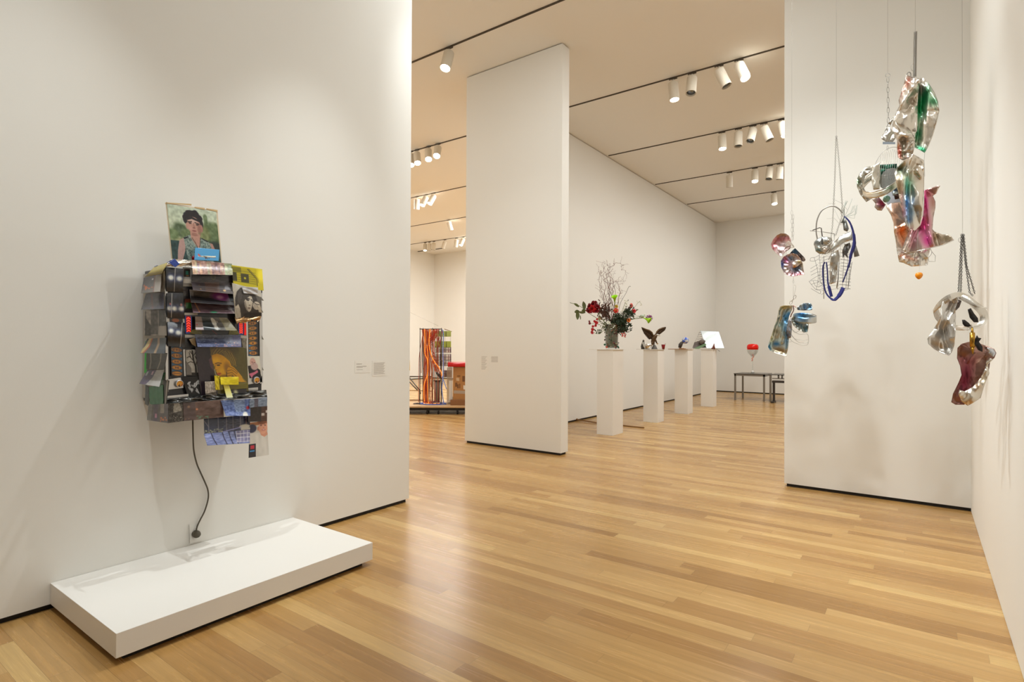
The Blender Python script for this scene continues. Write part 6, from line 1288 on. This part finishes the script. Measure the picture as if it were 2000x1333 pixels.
pb = zfix(p2(1255.5, 681), PT[1]); b = MB(); b.tube([pb+V(0, 0, .0), pb+V(0, 0, .05), pb+V(.005, 0, .11), pb+V(.01, 0, .14)], [.03, .036, .024, .016], mat('grey_feathers', rgb(74, 72, 68), .5), 12); b.build('body', t); b = MB(); b.ell(pb+V(.012, 0, .15), (.018, .018, .02), mat('grey_feathers', rgb(74, 72, 68), .5), 10); b.tube([pb+V(.02, -.01, .15), pb+V(.045, -.02, .145)], [.006, .002], GOLD, 6); b.build('head', t); b = MB(); b.ell(pb+V(.012, -.02, .1), (.018, .012, .03), EW, 8); b.build('breast', t)
t = thing('red_glass', zfix(p2(1295, 681), PT[1]), 'small red tapered glass right of the eagle', 'glass')
RG = mat('red_glass', rgb(190, 10, 30), .08, trans=.6); pb = zfix(p2(1295.5, 681, -.0), PT[1]); b = MB(); b.lathe([(0, 0), (.022, 0), (.028, .04), (.036, .085), (.033, .085), (.025, .04), (0, .01)], pb, RG, 24); b.build('glass_body', t); b = MB(); b.lathe([(0, .011), (.023, .011), (.03, .06), (0, .06)], pb, mat('dark_red_liquid', rgb(110, 4, 20), .2), 20); b.build('drink', t); b = MB(); b.tube([pb+V(.033, 0, .085), pb+V(.036, 0, .105)], .004, RG, 6); b.build('rim_drop', t)
t = thing('melted_puddle', zfix(p2(1287, 681.5), PT[1]), 'flat whitish spill beside the red glass', 'spill'); b = MB()
for (u, r) in ((1284, .03), (1288, .022), (1291, .012)): b.ell(zfix(p2(u, 681), PT[1]+.003), (r, r, .006), EW, 12)
b.build('spill_patch', t)
# ---- third plinth: figure with a blue and white ball on a brown cloth
C3_ = V(-3.88, 11.28, PT[2])
def p3_(u, v, d=0.0): return plane_pt(u, v, C3_, d)
t = thing('brown_cloth', zfix(p3_(1336, 681), PT[2]), 'thin flat brown cloth spread over the top of the third plinth', 'cloth')
pl, pr_ = p3_(1309, 681), p3_(1361, 681)
b = MB(); b.box((-4.13, 11.05, PT[2]), (-3.74, 11.5, PT[2]+.006), mat('brown_cloth', rgb(150, 100, 60), .8, scale=60, var=.4)); b.ell((-3.85, 11.2, PT[2]+.008), (.05, .04, .008), mat('brown_cloth', rgb(150, 100, 60), .8), 12); b.build('cloth_sheet', t)
t = thing('ball_figurine', zfix(p3_(1330, 680), PT[2]), 'dark seal-like figure balancing a blue and white ball on the third plinth', 'figurine')
zb = PT[2]+.006; pb = zfix(p3_(1330, 680), zb); DK = mat('dark_glaze', rgb(72, 64, 60), .35, scale=30, var=.3)
b = MB(); b.tube([zfix(p3_(1327.5, 679), zb+.02), p3_(1329, 674), p3_(1331.5, 670), p3_(1334.5, 668)], [.03, .04, .032, .02], DK, 12); b.build('body', t)
b = MB()
for u in (1328, 1331, 1334): b.ell(zfix(p3_(u, 679, -.02), zb+.008), (.025, .018, .01), mat('tan_glaze', rgb(176, 140, 104), .4), 10)
b.build('feet', t)
def ballmat():
    m, N, L, B = nmat('blue_white_porcelain'); tc = N.new('ShaderNodeTexCoord'); vo = N.new('ShaderNodeTexVoronoi'); vo.inputs['Scale'].default_value = 22; r = N.new('ShaderNodeValToRGB'); r.color_ramp.elements[0].position = .52; r.color_ramp.elements[0].color = rgb(206, 208, 212)+(1,); r.color_ramp.elements[1].position = .66; r.color_ramp.elements[1].color = rgb(60, 96, 196)+(1,)
    L.new(tc.outputs['Object'], vo.inputs['Vector']); L.new(vo.outputs['Distance'], r.inputs[0]); L.new(r.outputs[0], B.inputs['Base Color']); B.inputs['Roughness'].default_value = .15; return m
b = MB(); b.ell(p3_(1338.5, 665.5), (.068, .068, .066), ballmat(), 24); o = b.build('patterned_ball', t)
# ---- fourth plinth: leaning silver sheet on wires, green tray
C4_ = V(-3.88, 12.95, PT[3])
def p4_(u, v, d=0.0): return plane_pt(u, v, C4_, d)
t = thing('silver_sheet_tent', zfix(p4_(1385, 680), PT[3]), 'slanting crinkled silver-white sheet propped over folded card on the farthest plinth', 'sculpture')
M_SF = mat('silvered_sheet', rgb(198, 204, 204), .35, .35, bump=1.0, scale=25, var=.1)
b = MB(); q = [p4_(1367.5, 646.5, .25), p4_(1404, 648, .3), p4_(1415, 681, -.05), p4_(1380, 681, -.12)]
n = 40; vs = []
g = np.random.default_rng(4)
for j in range(n+1):
    for i in range(n+1):
        s_, t_ = i/n, j/n; p = q[0]*(1-s_)*(1-t_)+q[1]*s_*(1-t_)+q[2]*s_*t_+q[3]*(1-s_)*t_; vs.append(p-FW*(.003*math.sin(s_*7+t_*4)*math.sin(t_*9)+.0012*g.random()+.01*max(0, .12-s_)))
b.add(vs, [(j*(n+1)+i, j*(n+1)+i+1, (j+1)*(n+1)+i+1, (j+1)*(n+1)+i) for j in range(n) for i in range(n)], M_SF, True); b.build('sheet', t, solid=.003)
b = MB(); b.tube([p4_(1368, 646, .2), p4_(1352, 680, .1)], .003, M_WIRE, 6)
for k in range(6): b.tube([p4_(1362.5+1.2*k*0+ -k*1.0+2, 650.5+k*4.2, .15), p4_(1370+k*1.1, 649+k*4, .15)], .0035, mat('brown_slat', rgb(100, 76, 58), .5), 5)
b.build('rib_frame', t)
b = MB(); b.hexa([p4_(1353, 680, 0), p4_(1356, 669, .1), p4_(1372, 665, .1), p4_(1379, 678, 0), p4_(1354, 681, .0), p4_(1357, 670, .12), p4_(1373, 666, .12), p4_(1380, 679, .02)], mat('dark_card', rgb(92, 80, 74), .5, scale=20, var=.5)); b.build('dark_card', t)
b = MB(); b.hexa([p4_(1356, 680.5, -.08), p4_(1377, 671, -.05), p4_(1380, 674, -.05), p4_(1365, 681, -.08), p4_(1356, 681.4, -.08), p4_(1377, 672, -.05), p4_(1380, 675, -.05), p4_(1365, 681.8, -.08)], mat('green_tray', rgb(110, 140, 104), .4, scale=15, var=.3)); b.build('green_tray', t)
b = MB(); b.ell(p4_(1371, 668, .0), (.07, .05, .05), mat('grey_lump', rgb(110, 100, 92), .6), 10, jit=.2); b.build('grey_lump', t)
t = thing('brown_figurine', zfix(p4_(1394, 681, -.1), PT[3]), 'tiny reddish brown pointed figure in front of the silver sheet', 'figurine')
pb = zfix(p4_(1394, 681, -.16), PT[3]); b = MB(); RB = mat('red_brown', rgb(120, 58, 40), .4); b.tube([pb, pb+V(0, 0, .06), pb+V(.01, 0, .13)], [.035, .025, .005], RB, 10); b.build('body', t); b = MB(); b.ell(pb+V(-.03, 0, .02), (.025, .02, .02), RB, 8); b.build('foot', t)
t = thing('thin_rod', p4_(1405, 683), 'thin dark rod sticking out below the silver sheet', 'rod'); b = MB(); b.tube([p4_(1399, 681.5, -.1), p4_(1406, 687, -.1)], .004, BRN, 6); b.build('rod_shaft', t); 

# ------------------------------------------------------------------ tables at the far end with the giant glass
M_TT = mat('dark_table_top', rgb(70, 64, 58), .25); M_LEG = mat('grey_steel_leg', rgb(138, 132, 124), .35, .7)
def table(x0, x1, y0, y1, h, label):
    t = thing('table', ((x0+x1)/2, (y0+y1)/2, 0), label, 'table', 'steel framed tables at the far end')
    b = MB(); b.box((x0, y0, h-.018), (x1, y1, h), M_TT); b.build('table_top', t, bevel=.003)
    b = MB(); b.box((x0+.01, y0+.01, h-.06), (x1-.01, y0+.045, h-.018), M_LEG); b.box((x0+.01, y1-.045, h-.06), (x1-.01, y1-.01, h-.018), M_LEG); b.box((x0+.01, y0+.045, h-.06), (x0+.045, y1-.045, h-.018), M_LEG); b.box((x1-.045, y0+.045, h-.06), (x1-.01, y1-.045, h-.018), M_LEG); b.build('apron_frame', t)
    for x in (x0+.01, x1-.05):
        for y in (y0+.01, y1-.05): b = MB(); b.box((x, y, 0), (x+.04, y+.04, h-.018), M_LEG); b.build('leg', t)
    return t
pA, pB = onz(1434.5, 782), onz(1493, 784.5); YT = 14.83
xa, xb = ony(1434.5, 760, YT)[0]-.02, ony(1493.5, 760, YT)[0]+.01
hT = ony(1460, 730.5, YT)[2]
table(xa, xb, YT, YT+.82, hT, 'small square table with dark top and steel legs under the giant glass')
xc = ony(1502.5, 760, YT+.05)[0]
t = thing('table', (xc+.6, YT+.4, 0), 'second dark-topped table with low bench frame, half hidden by the return wall', 'table', 'steel framed tables at the far end')
b = MB(); b.box((xc-.02, YT+.05, hT-.018), (xc+1.4, YT+.85, hT), M_TT); b.build('table_top', t, bevel=.003)
for x in (xc, xc+1.33): b = MB(); b.box((x, YT+.06, 0), (x+.045, YT+.105, hT-.018), M_LEG); b.build('leg', t)
b = MB(); b.box((xc+.06, YT+.07, hT-.11), (xc+1.3, YT+.11, hT-.09), M_LEG); b.tube([(xc+.2, YT+.09, hT-.1), (xc+.2, YT+.09, hT-.02)], .02, M_LEG, 8); b.tube([(xc+.28, YT+.09, hT-.1), (xc+.28, YT+.09, hT-.02)], .02, M_LEG, 8); b.build('cross_rail', t)
t = thing('bench', (xc+.6, YT-.05, 0), 'dark low bench frame with angled feet in front of the second table', 'bench')
DKM = mat('dark_steel', rgb(72, 66, 62), .35, .6)
b = MB(); b.box((xc+.1, YT-.15, hT-.19), (xc+1.3, YT+.03, hT-.14), DKM); b.build('seat', t)
for x in (xc+.1, xc+1.2): b = MB(); b.box((x, YT-.08, .03), (x+.05, YT-.03, hT-.19), DKM); b.box((x-.01, YT-.25, 0), (x+.06, YT+.02, .04), DKM); b.build('leg', t)
# giant goblet
GX = onz(1470, 779); gy = 15.2; gp = ony(1470, 729.5, gy); gp[2] = hT
t = thing('giant_wine_glass', gp, 'oversized clear wine glass with a bright red dome on top, standing on the far table', 'glass')
k = (gp[1]/ray(1470, 700)[1])/F
def gz(v): return (729.5-v)*k
b = MB(); b.lathe([(0, 0), (.14, 0), (.14, .006), (.05, .02), (.012, .05), (.009, gz(702)), (.014, gz(699)), (.05, gz(696)), (.115, gz(690)), (.135, gz(684)), (.13, gz(684)), (.11, gz(689.5)), (.04, gz(695)), (0, gz(697))], gp, M_GLASS, 36); b.build('goblet', t)
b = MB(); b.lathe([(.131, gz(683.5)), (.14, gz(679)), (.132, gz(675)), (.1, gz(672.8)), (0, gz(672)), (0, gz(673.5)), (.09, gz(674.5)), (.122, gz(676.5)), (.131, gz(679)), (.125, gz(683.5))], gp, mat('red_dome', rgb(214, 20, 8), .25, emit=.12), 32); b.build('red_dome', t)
b = MB()
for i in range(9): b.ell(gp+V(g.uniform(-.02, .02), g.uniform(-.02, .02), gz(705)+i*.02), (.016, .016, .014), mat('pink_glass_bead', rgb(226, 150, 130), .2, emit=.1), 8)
b.build('pink_beads', t)
b = MB(); b.lathe([(0, .012), (.04, .012), (.03, .06), (0, .07)], gp, mat('milky_glass', rgb(226, 222, 214), .3), 16); b.build('stem_foot', t)

# ------------------------------------------------------------------ trolley with the cable rack, crates and carton in the left gap
YD = 7.95
def pd(u, v, d=0.0): return plane_pt(u, v, V(*onz(850, 809)), d)
P0 = onz(850, 812); DD = (P0-CAM) @ FW
M_PLY = mat('plywood', rgb(196, 160, 116), .55, scale=8, var=.15); M_BLK = mat('black_rubber', rgb(26, 22, 20), .5)
zdeck = .13
def pdz(u, z, d=0.0):   # on the horizontal level z at view depth
    p = pd(u, 700, d); p = np.array(p); p[2] = z; return p
t = thing('trolley', pdz(860, 0), 'low plywood trolley on castors carrying the cable rack and the carton', 'trolley')
b = MB(); A0, A1 = pdz(770, 0, -.1), pdz(925, 0, -.1); dv = V(-_sy, _cy, 0)*1.35
def slab(b, z0, z1, m, e=0.0):
    c = [A0+dv*e, A1+dv*e, A1+dv*(1-e), A0+dv*(1-e)]; b.hexa([V(p[0], p[1], z0) for p in c]+[V(p[0], p[1], z1) for p in c], m)
slab(b, zdeck, zdeck+.03, M_PLY); b.build('deck_board', t, bevel=.004)
b = MB(); slab(b, .075, zdeck-.0, M_BLK, .04); b.build('under_frame', t)
for u, d in ((835, .0), (857, .0), (894, .0), (838, 1.0), (895, 1.0)):
    c = pdz(u, .035, d-.02); b = MB(); b.lathe([(0, -.014), (.035, -.014), (.035, .014), (0, .014)], c, M_BLK, 16, tuple(_r)); b.build('caster', t)
ZD = zdeck+.03
# rack of posts
M_POST = mat('rack_post', rgb(74, 62, 50), .4, .5)
t = thing('cable_rack', pdz(840, ZD, .45), 'tall thin metal rack draped with orange and blue rope lights and cables on the trolley', 'sculpture')
def pr3(u, v, d=.45): return pd(u, v, d)
def post(u0, v0, u1, v1, d, r=.008, nm='post'): b = MB(); a = pr3(u0, v0, d); c = pdz(u1, ZD, d); b.tube([a, c], r, M_POST, 8); b.build(nm, t)
for (u, d) in ((820.5, .25), (862, .25), (826.5, .85), (845, .85), (862.5, .85)): post(u, 641, u, 790, d)
b = MB(); b.tube([pr3(820, 643, .25), pr3(862, 643, .25)], .009, M_POST, 8); b.tube([pr3(826, 643, .85), pr3(862.5, 643, .85)], .009, M_POST, 8); b.tube([pr3(820, 643, .25), pr3(826, 643, .85)], .009, M_POST, 8); b.tube([pr3(862, 643, .25), pr3(862.5, 643, .85)], .009, M_POST, 8); b.build('top_rail', t)
def ropemat(name, c1, c2, e1, scale):
    m, N, L, B = nmat(name); tc = N.new('ShaderNodeTexCoord'); w = N.new('ShaderNodeTexWave'); w.bands_direction = 'Z'; w.inputs['Scale'].default_value = scale; r = N.new('ShaderNodeValToRGB')
    r.color_ramp.elements[0].position = .45; r.color_ramp.elements[0].color = rgb(*c1)+(1,); r.color_ramp.elements[1].position = .8; r.color_ramp.elements[1].color = rgb(*c2)+(1,)
    L.new(tc.outputs['Object'], w.inputs['Vector']); L.new(w.outputs['Fac'], r.inputs[0]); L.new(r.outputs[0], B.inputs['Base Color']); L.new(r.outputs[0], B.inputs['Emission Color']); B.inputs['Emission Strength'].default_value = e1; B.inputs['Roughness'].default_value = .4; return m
R_OR = ropemat('orange_rope_light', (196, 52, 8), (255, 176, 60), .9, 16); R_BL = ropemat('blue_rope_light', (14, 36, 120), (150, 180, 240), .2, 16)
g = np.random.default_rng(21)
def rope(P, r, m, nm='rope_light', lab=None): b = MB(); b.tube(smoothpath([pr3(*p) for p in P], 6), r, m, 6); o = b.build(nm, t); return o
rope([(829, 643, .2), (830, 665, .2), (830, 690, .2), (835, 705, .2), (835, 730, .2), (829, 750, .2), (828, 770, .2), (829, 785, .2)], .009, R_OR)
rope([(840, 643, .2), (838, 670, .2), (841, 690, .2), (848, 706, .2), (857, 718, .2), (862, 728, .2), (863, 738, .2)], .0095, R_OR)
rope([(834, 675, .15), (836, 700, .15), (835, 740, .15), (836, 780, .15), (838, 789, .12)], .007, R_OR)
rope([(864, 644, .2), (866, 655, .2), (865, 690, .2), (866, 720, .2), (865, 741, .2), (863, 760, .2), (866, 785, .2), (868, 789, .15)], .0095, R_BL)
rope([(863, 735, .1), (868, 748, .05), (872, 760, 0)], .008, R_BL)
# loops of rope on the deck
def loop(cu, ru, dv_, m, r=.009):
    P = []
    for k_ in range(16): a = 2*math.pi*k_/16; p = pdz(cu+ru*math.cos(a), ZD+.015, .28+dv_*math.sin(a)); P.append(p)
    b = MB(); b.tube(P, r, m, 6, closed=True); b.build('rope_light', t)
loop(846, 26, .22, R_BL); loop(843, 20, .14, R_BL); loop(838, 9, .1, R_OR, .02); loop(851, 7, .06, R_OR, .02)
OC = [mat('cable_%s' % n, rgb(*c), .5) for n, c in (('orange', (206, 96, 48)), ('red', (170, 50, 36)), ('rust', (180, 110, 84)), ('grey', (120, 110, 100)), ('dark', (60, 50, 50)), ('purple', (110, 80, 110)), ('tan', (190, 150, 110)))]
for i in range(64):
    u0 = 825+g.random()*34; kk = g.integers(0, 7) if i % 2 else g.integers(0, 3); u1 = 828+g.random()*14 if kk < 3 and i % 3 else u0+g.normal()*4
    end = 788 if g.random() < .6 else 700+g.random()*80
    d = .22+g.random()*.5
    b = MB(); b.tube(smoothpath([pr3(u0, 643, d), pr3(u0*.5+u1*.5+g.normal(), 665, d), pr3(u1, 700, d), pr3(u1+g.normal()*2, end, d)], 5), .004+.0035*g.random(), OC[kk], 5); b.build('hanging_cable', t)
for i in range(12):
    d = .2+g.random()*.4; u0 = 824+g.random()*30; b = MB(); b.tube(smoothpath([pr3(u0, 644, d), pr3(u0+4, 655+g.random()*25, d), pr3(u0+10+g.random()*6, 646, d)], 5), .008, OC[g.integers(0, 4)], 5); b.build('cable_swag', t)
for i in range(8):
    d = .25; b = MB(); b.tube(smoothpath([pr3(842+g.random()*8, 680+g.random()*30, d), pr3(850+g.random()*8, 720+g.random()*10, d), pr3(862, 738+g.random()*3, d)], 5), .007, OC[g.integers(0, 3)], 5); b.build('cable_swag', t)
b = MB(); b.tube([pr3(851, 727, .2), pr3(857, 733, .2), pr3(861, 739, .2)], [.01, .03, .01], mat('cable_dark', rgb(60, 50, 50), .5), 10); b.build('cable_lump', t)
b = MB()
for i in range(30): p = pdz(830+g.random()*30, ZD+.01+g.random()*.03, .1+g.random()*.4); q = pdz(830+g.random()*30, ZD+.01+g.random()*.03, .1+g.random()*.4); b.tube([p, (p+q)/2+V(0, 0, .02), q], .006, OC[g.integers(0, 7)], 4)
b.build('cable_heap', t)
b = MB(); c = [pdz(u, 0, d) for u, d in ((815, .2), (815, .35), (822, .35), (822, .2))]; b.tube(smoothpath([pdz(824, ZD+.01, .25), pdz(814, ZD+.015, .2), pdz(808, ZD+.01, .3), pdz(816, ZD+.01, .4), pdz(828, ZD+.01, .35)], 5), .008, mat('cable_dark', rgb(60, 50, 50), .5), 6); b.build('cable_loop', t)
# drum-like stand under the crates
t = thing('white_canister', pdz(854, ZD, .75), 'pale cylinder standing inside the foot of the cable rack', 'canister')
b = MB(); c = pdz(854, ZD, .75); hh = pd(854, 745, .75)[2]-ZD; b.lathe([(0, 0), (.06, 0), (.06, hh), (0, hh)], c, mat('canister_pale', rgb(196, 190, 178), .5), 24); dr = b.build('drum', t)
b = MB(); b.lathe([(0, hh), (.075, hh), (.075, hh+.02), (0, hh+.02)], c, M_POST, 24); b.build('lid', dr)
# stack of crates
CR = [((848, 647, 881, 658), (176, 196, 110), 'lime green plastic basket hanging highest beside the blue rope light', 1), ((850, 667, 881, 679), (176, 200, 90), 'lime green plastic basket above the stacked bottle crates', 1), ((850, 679, 881, 689), (120, 112, 114), 'grey rack of bottles, upper row below the lime basket', 0), ((850, 692, 881, 704), (150, 140, 142), 'rack of white bottles, middle row of the crates', 0), ((850, 705, 881, 715), (128, 118, 122), 'rack of bottles, lower row of the crates', 0), ((866, 724, 881, 737), (120, 116, 116), 'small dark rack lowest beside the carton', 0)]
for (u0, v0, u1, v1), c, lab, solid in CR:
    a = pr3(u0, v1, .9); t = thing('crate', a, lab, 'crate', 'crates and baskets behind the rack')
    d0, d1 = .9, 1.15; fr = MB(); mm = mat('crate_%d_%d_%d' % c, rgb(*c), .5)
    P = [pr3(u0, v0, d0), pr3(u1, v0, d0), pr3(u1, v1, d0), pr3(u0, v1, d0), pr3(u0, v0, d1), pr3(u1, v0, d1), pr3(u1, v1, d1), pr3(u0, v1, d1)]
    if solid:
        b = MB(); b.hexa(P, mm); b.build('basket_body', t, bevel=.004); 
        for q_ in (.35, .7): b = MB(); b.tube([P[0]+(P[1]-P[0])*q_, P[3]+(P[2]-P[3])*q_], .006, M_OLV, 5); b.build('rib', t)
    else:
        b = MB()
        for i_ in range(9):
            s_ = (i_+.5)/9; x = P[3]*(1-s_)+P[2]*s_; y = P[0]*(1-s_)+P[1]*s_; b.tube([x+FW*.06, y*.75+x*.25+FW*.06, y+FW*.06], [.014, .014, .008], mat('bottle_%d' % (i_ % 3), rgb(*((232, 228, 222), (206, 170, 180), (150, 140, 156))[i_ % 3]), .4), 8)
        b.build('bottle_row', t)
        b = MB()
        for i_ in range(8): s_ = i_/7; b.tube([P[0]*(1-s_)+P[1]*s_, P[3]*(1-s_)+P[2]*s_], .0025, M_DWIRE, 4)
        for s_ in (0, .5, 1): b.tube([P[0]*(1-s_)+P[3]*s_, P[1]*(1-s_)+P[2]*s_], .005, M_DWIRE, 4)
        b.tube([P[4], P[5], P[6], P[7]], .005, M_DWIRE, 4, closed=True); b.tube([P[0], P[4]], .004, M_DWIRE, 4); b.tube([P[3], P[7]], .004, M_DWIRE, 4); b.tube([P[2], P[6]], .004, M_DWIRE, 4); b.build('crate_frame', t)
t = thing('hanging_rail', pr3(878, 643, .9), 'thin rod with white cords holding the crates and baskets up', 'rail'); b = MB(); b.tube([pr3(868, 643, .85), pr3(882, 648, 1.0)], .008, mat('rail_wood', rgb(140, 110, 80), .5), 6); b.build('rod', t)
b = MB(); 
for (u, v0, v1) in ((852, 645, 740), (869, 645, 742), (880, 648, 740)): b.tube([pr3(u, v0, 1.0), pr3(u, v1, 1.0)], .0025, M_WIRE, 4)
b.build('cords', t)
# carton in clear plastic with red lid
t = thing('carton', pdz(893, ZD, .2), 'large brown cardboard carton wrapped in clear plastic behind the middle wall edge', 'box')
def box4(u0, u1, v0, d0, d1, zb, m, nm, t, bev=.003):
    h = pd(u0, v0, d0)[2]; P = [pdz(u0, zb, d0), pdz(u1, zb, d0), pdz(u1, zb, d1), pdz(u0, zb, d1)]; b = MB(); b.hexa(P+[V(p[0], p[1], h) for p in P], m); return b.build(nm, t, bevel=bev), h
M_CARD2 = mat('cardboard', rgb(178, 128, 76), .7, scale=12, var=.12)
o, h = box4(885, 925, 717, .2, .8, ZD+.09, M_CARD2, 'carton_body', t)
_o = box4(880, 925, 782, .1, .9, ZD, mat('cardboard_tray', rgb(140, 96, 60), .7), 'lower_tray', t)
b = MB(); D_ = .195
for (u0, v0, u1, v1) in ((893, 734, 899, 736), (893, 751, 896, 762), (897, 750, 899, 760), (892, 762, 900, 763.5), (903, 735, 908, 746), (889, 748, 893, 756)):
    b.hexa([pd(u0, v0, D_), pd(u1, v0, D_), pd(u1, v1, D_), pd(u0, v1, D_)]+[pd(u0, v0, D_+.003), pd(u1, v0, D_+.003), pd(u1, v1, D_+.003), pd(u0, v1, D_+.003)], mat('carton_print', rgb(118, 80, 48), .6))
b.build('printed_marks', o)
for (u0, v0, u1, v1, m, nm) in ((891, 738, 897, 745, (206, 176, 140), 'paper_sticker'), (905, 753, 912, 762, (226, 220, 210), 'paper_sticker'), (886, 763, 912, 770, (176, 160, 144), 'tape_strip'), (886, 717, 912, 719, (150, 110, 70), 'tape_strip')):
    b = MB(); b.hexa([pd(u0, v0, D_-.004), pd(u1, v0+1, D_-.004), pd(u1, v1, D_-.004), pd(u0, v1-1, D_-.004)]+[pd(u0, v0, D_), pd(u1, v0+1, D_), pd(u1, v1, D_), pd(u0, v1-1, D_)], mat('tape_%d_%d_%d' % m, rgb(*m), .4)); b.build(nm, o)
b = MB(); b.hexa([pdz(873, ZD+.05, .3), pdz(884, ZD+.05, .3), pdz(884, ZD+.05, .8), pdz(873, ZD+.05, .8)]+[V(*pdz(873, 0, .3)[:2], h*.97), V(*pdz(884, 0, .3)[:2], h*.97), V(*pdz(884, 0, .8)[:2], h*.97), V(*pdz(873, 0, .8)[:2], h*.97)], mat('cloudy_plastic', rgb(200, 180, 156), .3, scale=8, var=.35, alpha=.55)); b.build('plastic_wrap', t)
b = MB(); b.hexa([pd(877, 744, .25), pd(884, 744, .25), pd(884, 783, .25), pd(877, 783, .25), pd(877, 744, .26), pd(884, 744, .26), pd(884, 783, .26), pd(877, 783, .26)], mat('white_board', rgb(226, 224, 220), .5)); b.build('white_panel', t)
t = thing('red_plastic_sheet', pdz(893, h, .2), 'shiny red plastic sheet lying on top of the carton', 'plastic sheet')
b = MB(); zl_ = h; P = [pdz(875, 0, .15), pdz(925, 0, .15), pdz(925, 0, .85), pdz(875, 0, .85)]; hh = pd(890, 709, .15)[2]
b.hexa([V(p[0], p[1], zl_+.002) for p in P]+[V(p[0], p[1], hh) for p in P], mat('red_plastic', rgb(196, 22, 28), .25)); b.tube([V(*P[0][:2], (zl_+hh)/2), V(*P[1][:2], (zl_+hh)/2)], (hh-zl_)/2, mat('red_plastic', rgb(196, 22, 28), .25), 10); b.build('folded_sheet', t)
# folding trestle and wire at the left edge
t = thing('trestle', pdz(808, 0, .9), 'dark folding trestle frame half hidden by the left wall edge', 'trestle')
b = MB()
for (a, c) in (((790, 736, 1.9), (845, 736, 1.9)), ((798, 736, 1.9), (819, 762, 1.2)), ((795, 742, 1.9), (815, 762, 1.3)), ((819, 762, 1.2), (821, 770, 1.2))): b.tube([pd(*a), pd(*c)], .014, M_POST, 6)
b.build('frame', t)
b = MB(); c0 = [pd(780, 762, 1.0), pd(845, 763.5, 1.0), pd(845, 763.5, 1.7), pd(780, 762, 1.7)]; b.hexa([np.array(p)-V(0, 0, .02) for p in c0]+c0, M_PLY); b.build('shelf_board', t)
for u, d in ((790, 1.1), (820, 1.1)): b = MB(); b.tube([pd(u, 763, d), pdz(u, ZD if d < 1.25 else 0, d)], .012, M_POST, 6); b.build('leg', t)
t = thing('yellow_sheet', pd(799, 720, 1.4), 'thin yellow sheet peeping out at the left wall edge', 'sheet'); b = MB(); b.hexa([pd(794, 700, 1.4), pd(800.5, 704, 1.4), pd(801, 724, 1.4), pd(794, 724, 1.4), pd(794, 700, 1.41), pd(800.5, 704, 1.41), pd(801, 724, 1.41), pd(794, 724, 1.41)], mat('yellow_paper', rgb(232, 196, 60), .5)); b.build('paper', t); b = MB(); b.tube([pdz(796, 0, 1.42), pd(796, 700, 1.42)], .01, M_POST, 6); b.build('pole', t)
t = thing('stay_wire', pd(830, 625, .4), 'fine wire running slanting from the left wall down to the rack', 'wire'); b = MB(); b.tube([onx(788, 606, -16.19) if False else pd(798, 606, 1.6), pd(802, 611, 1.6), pd(856, 637, .5)], .0025, M_WIRE, 4); b.build('wire_strand', t)
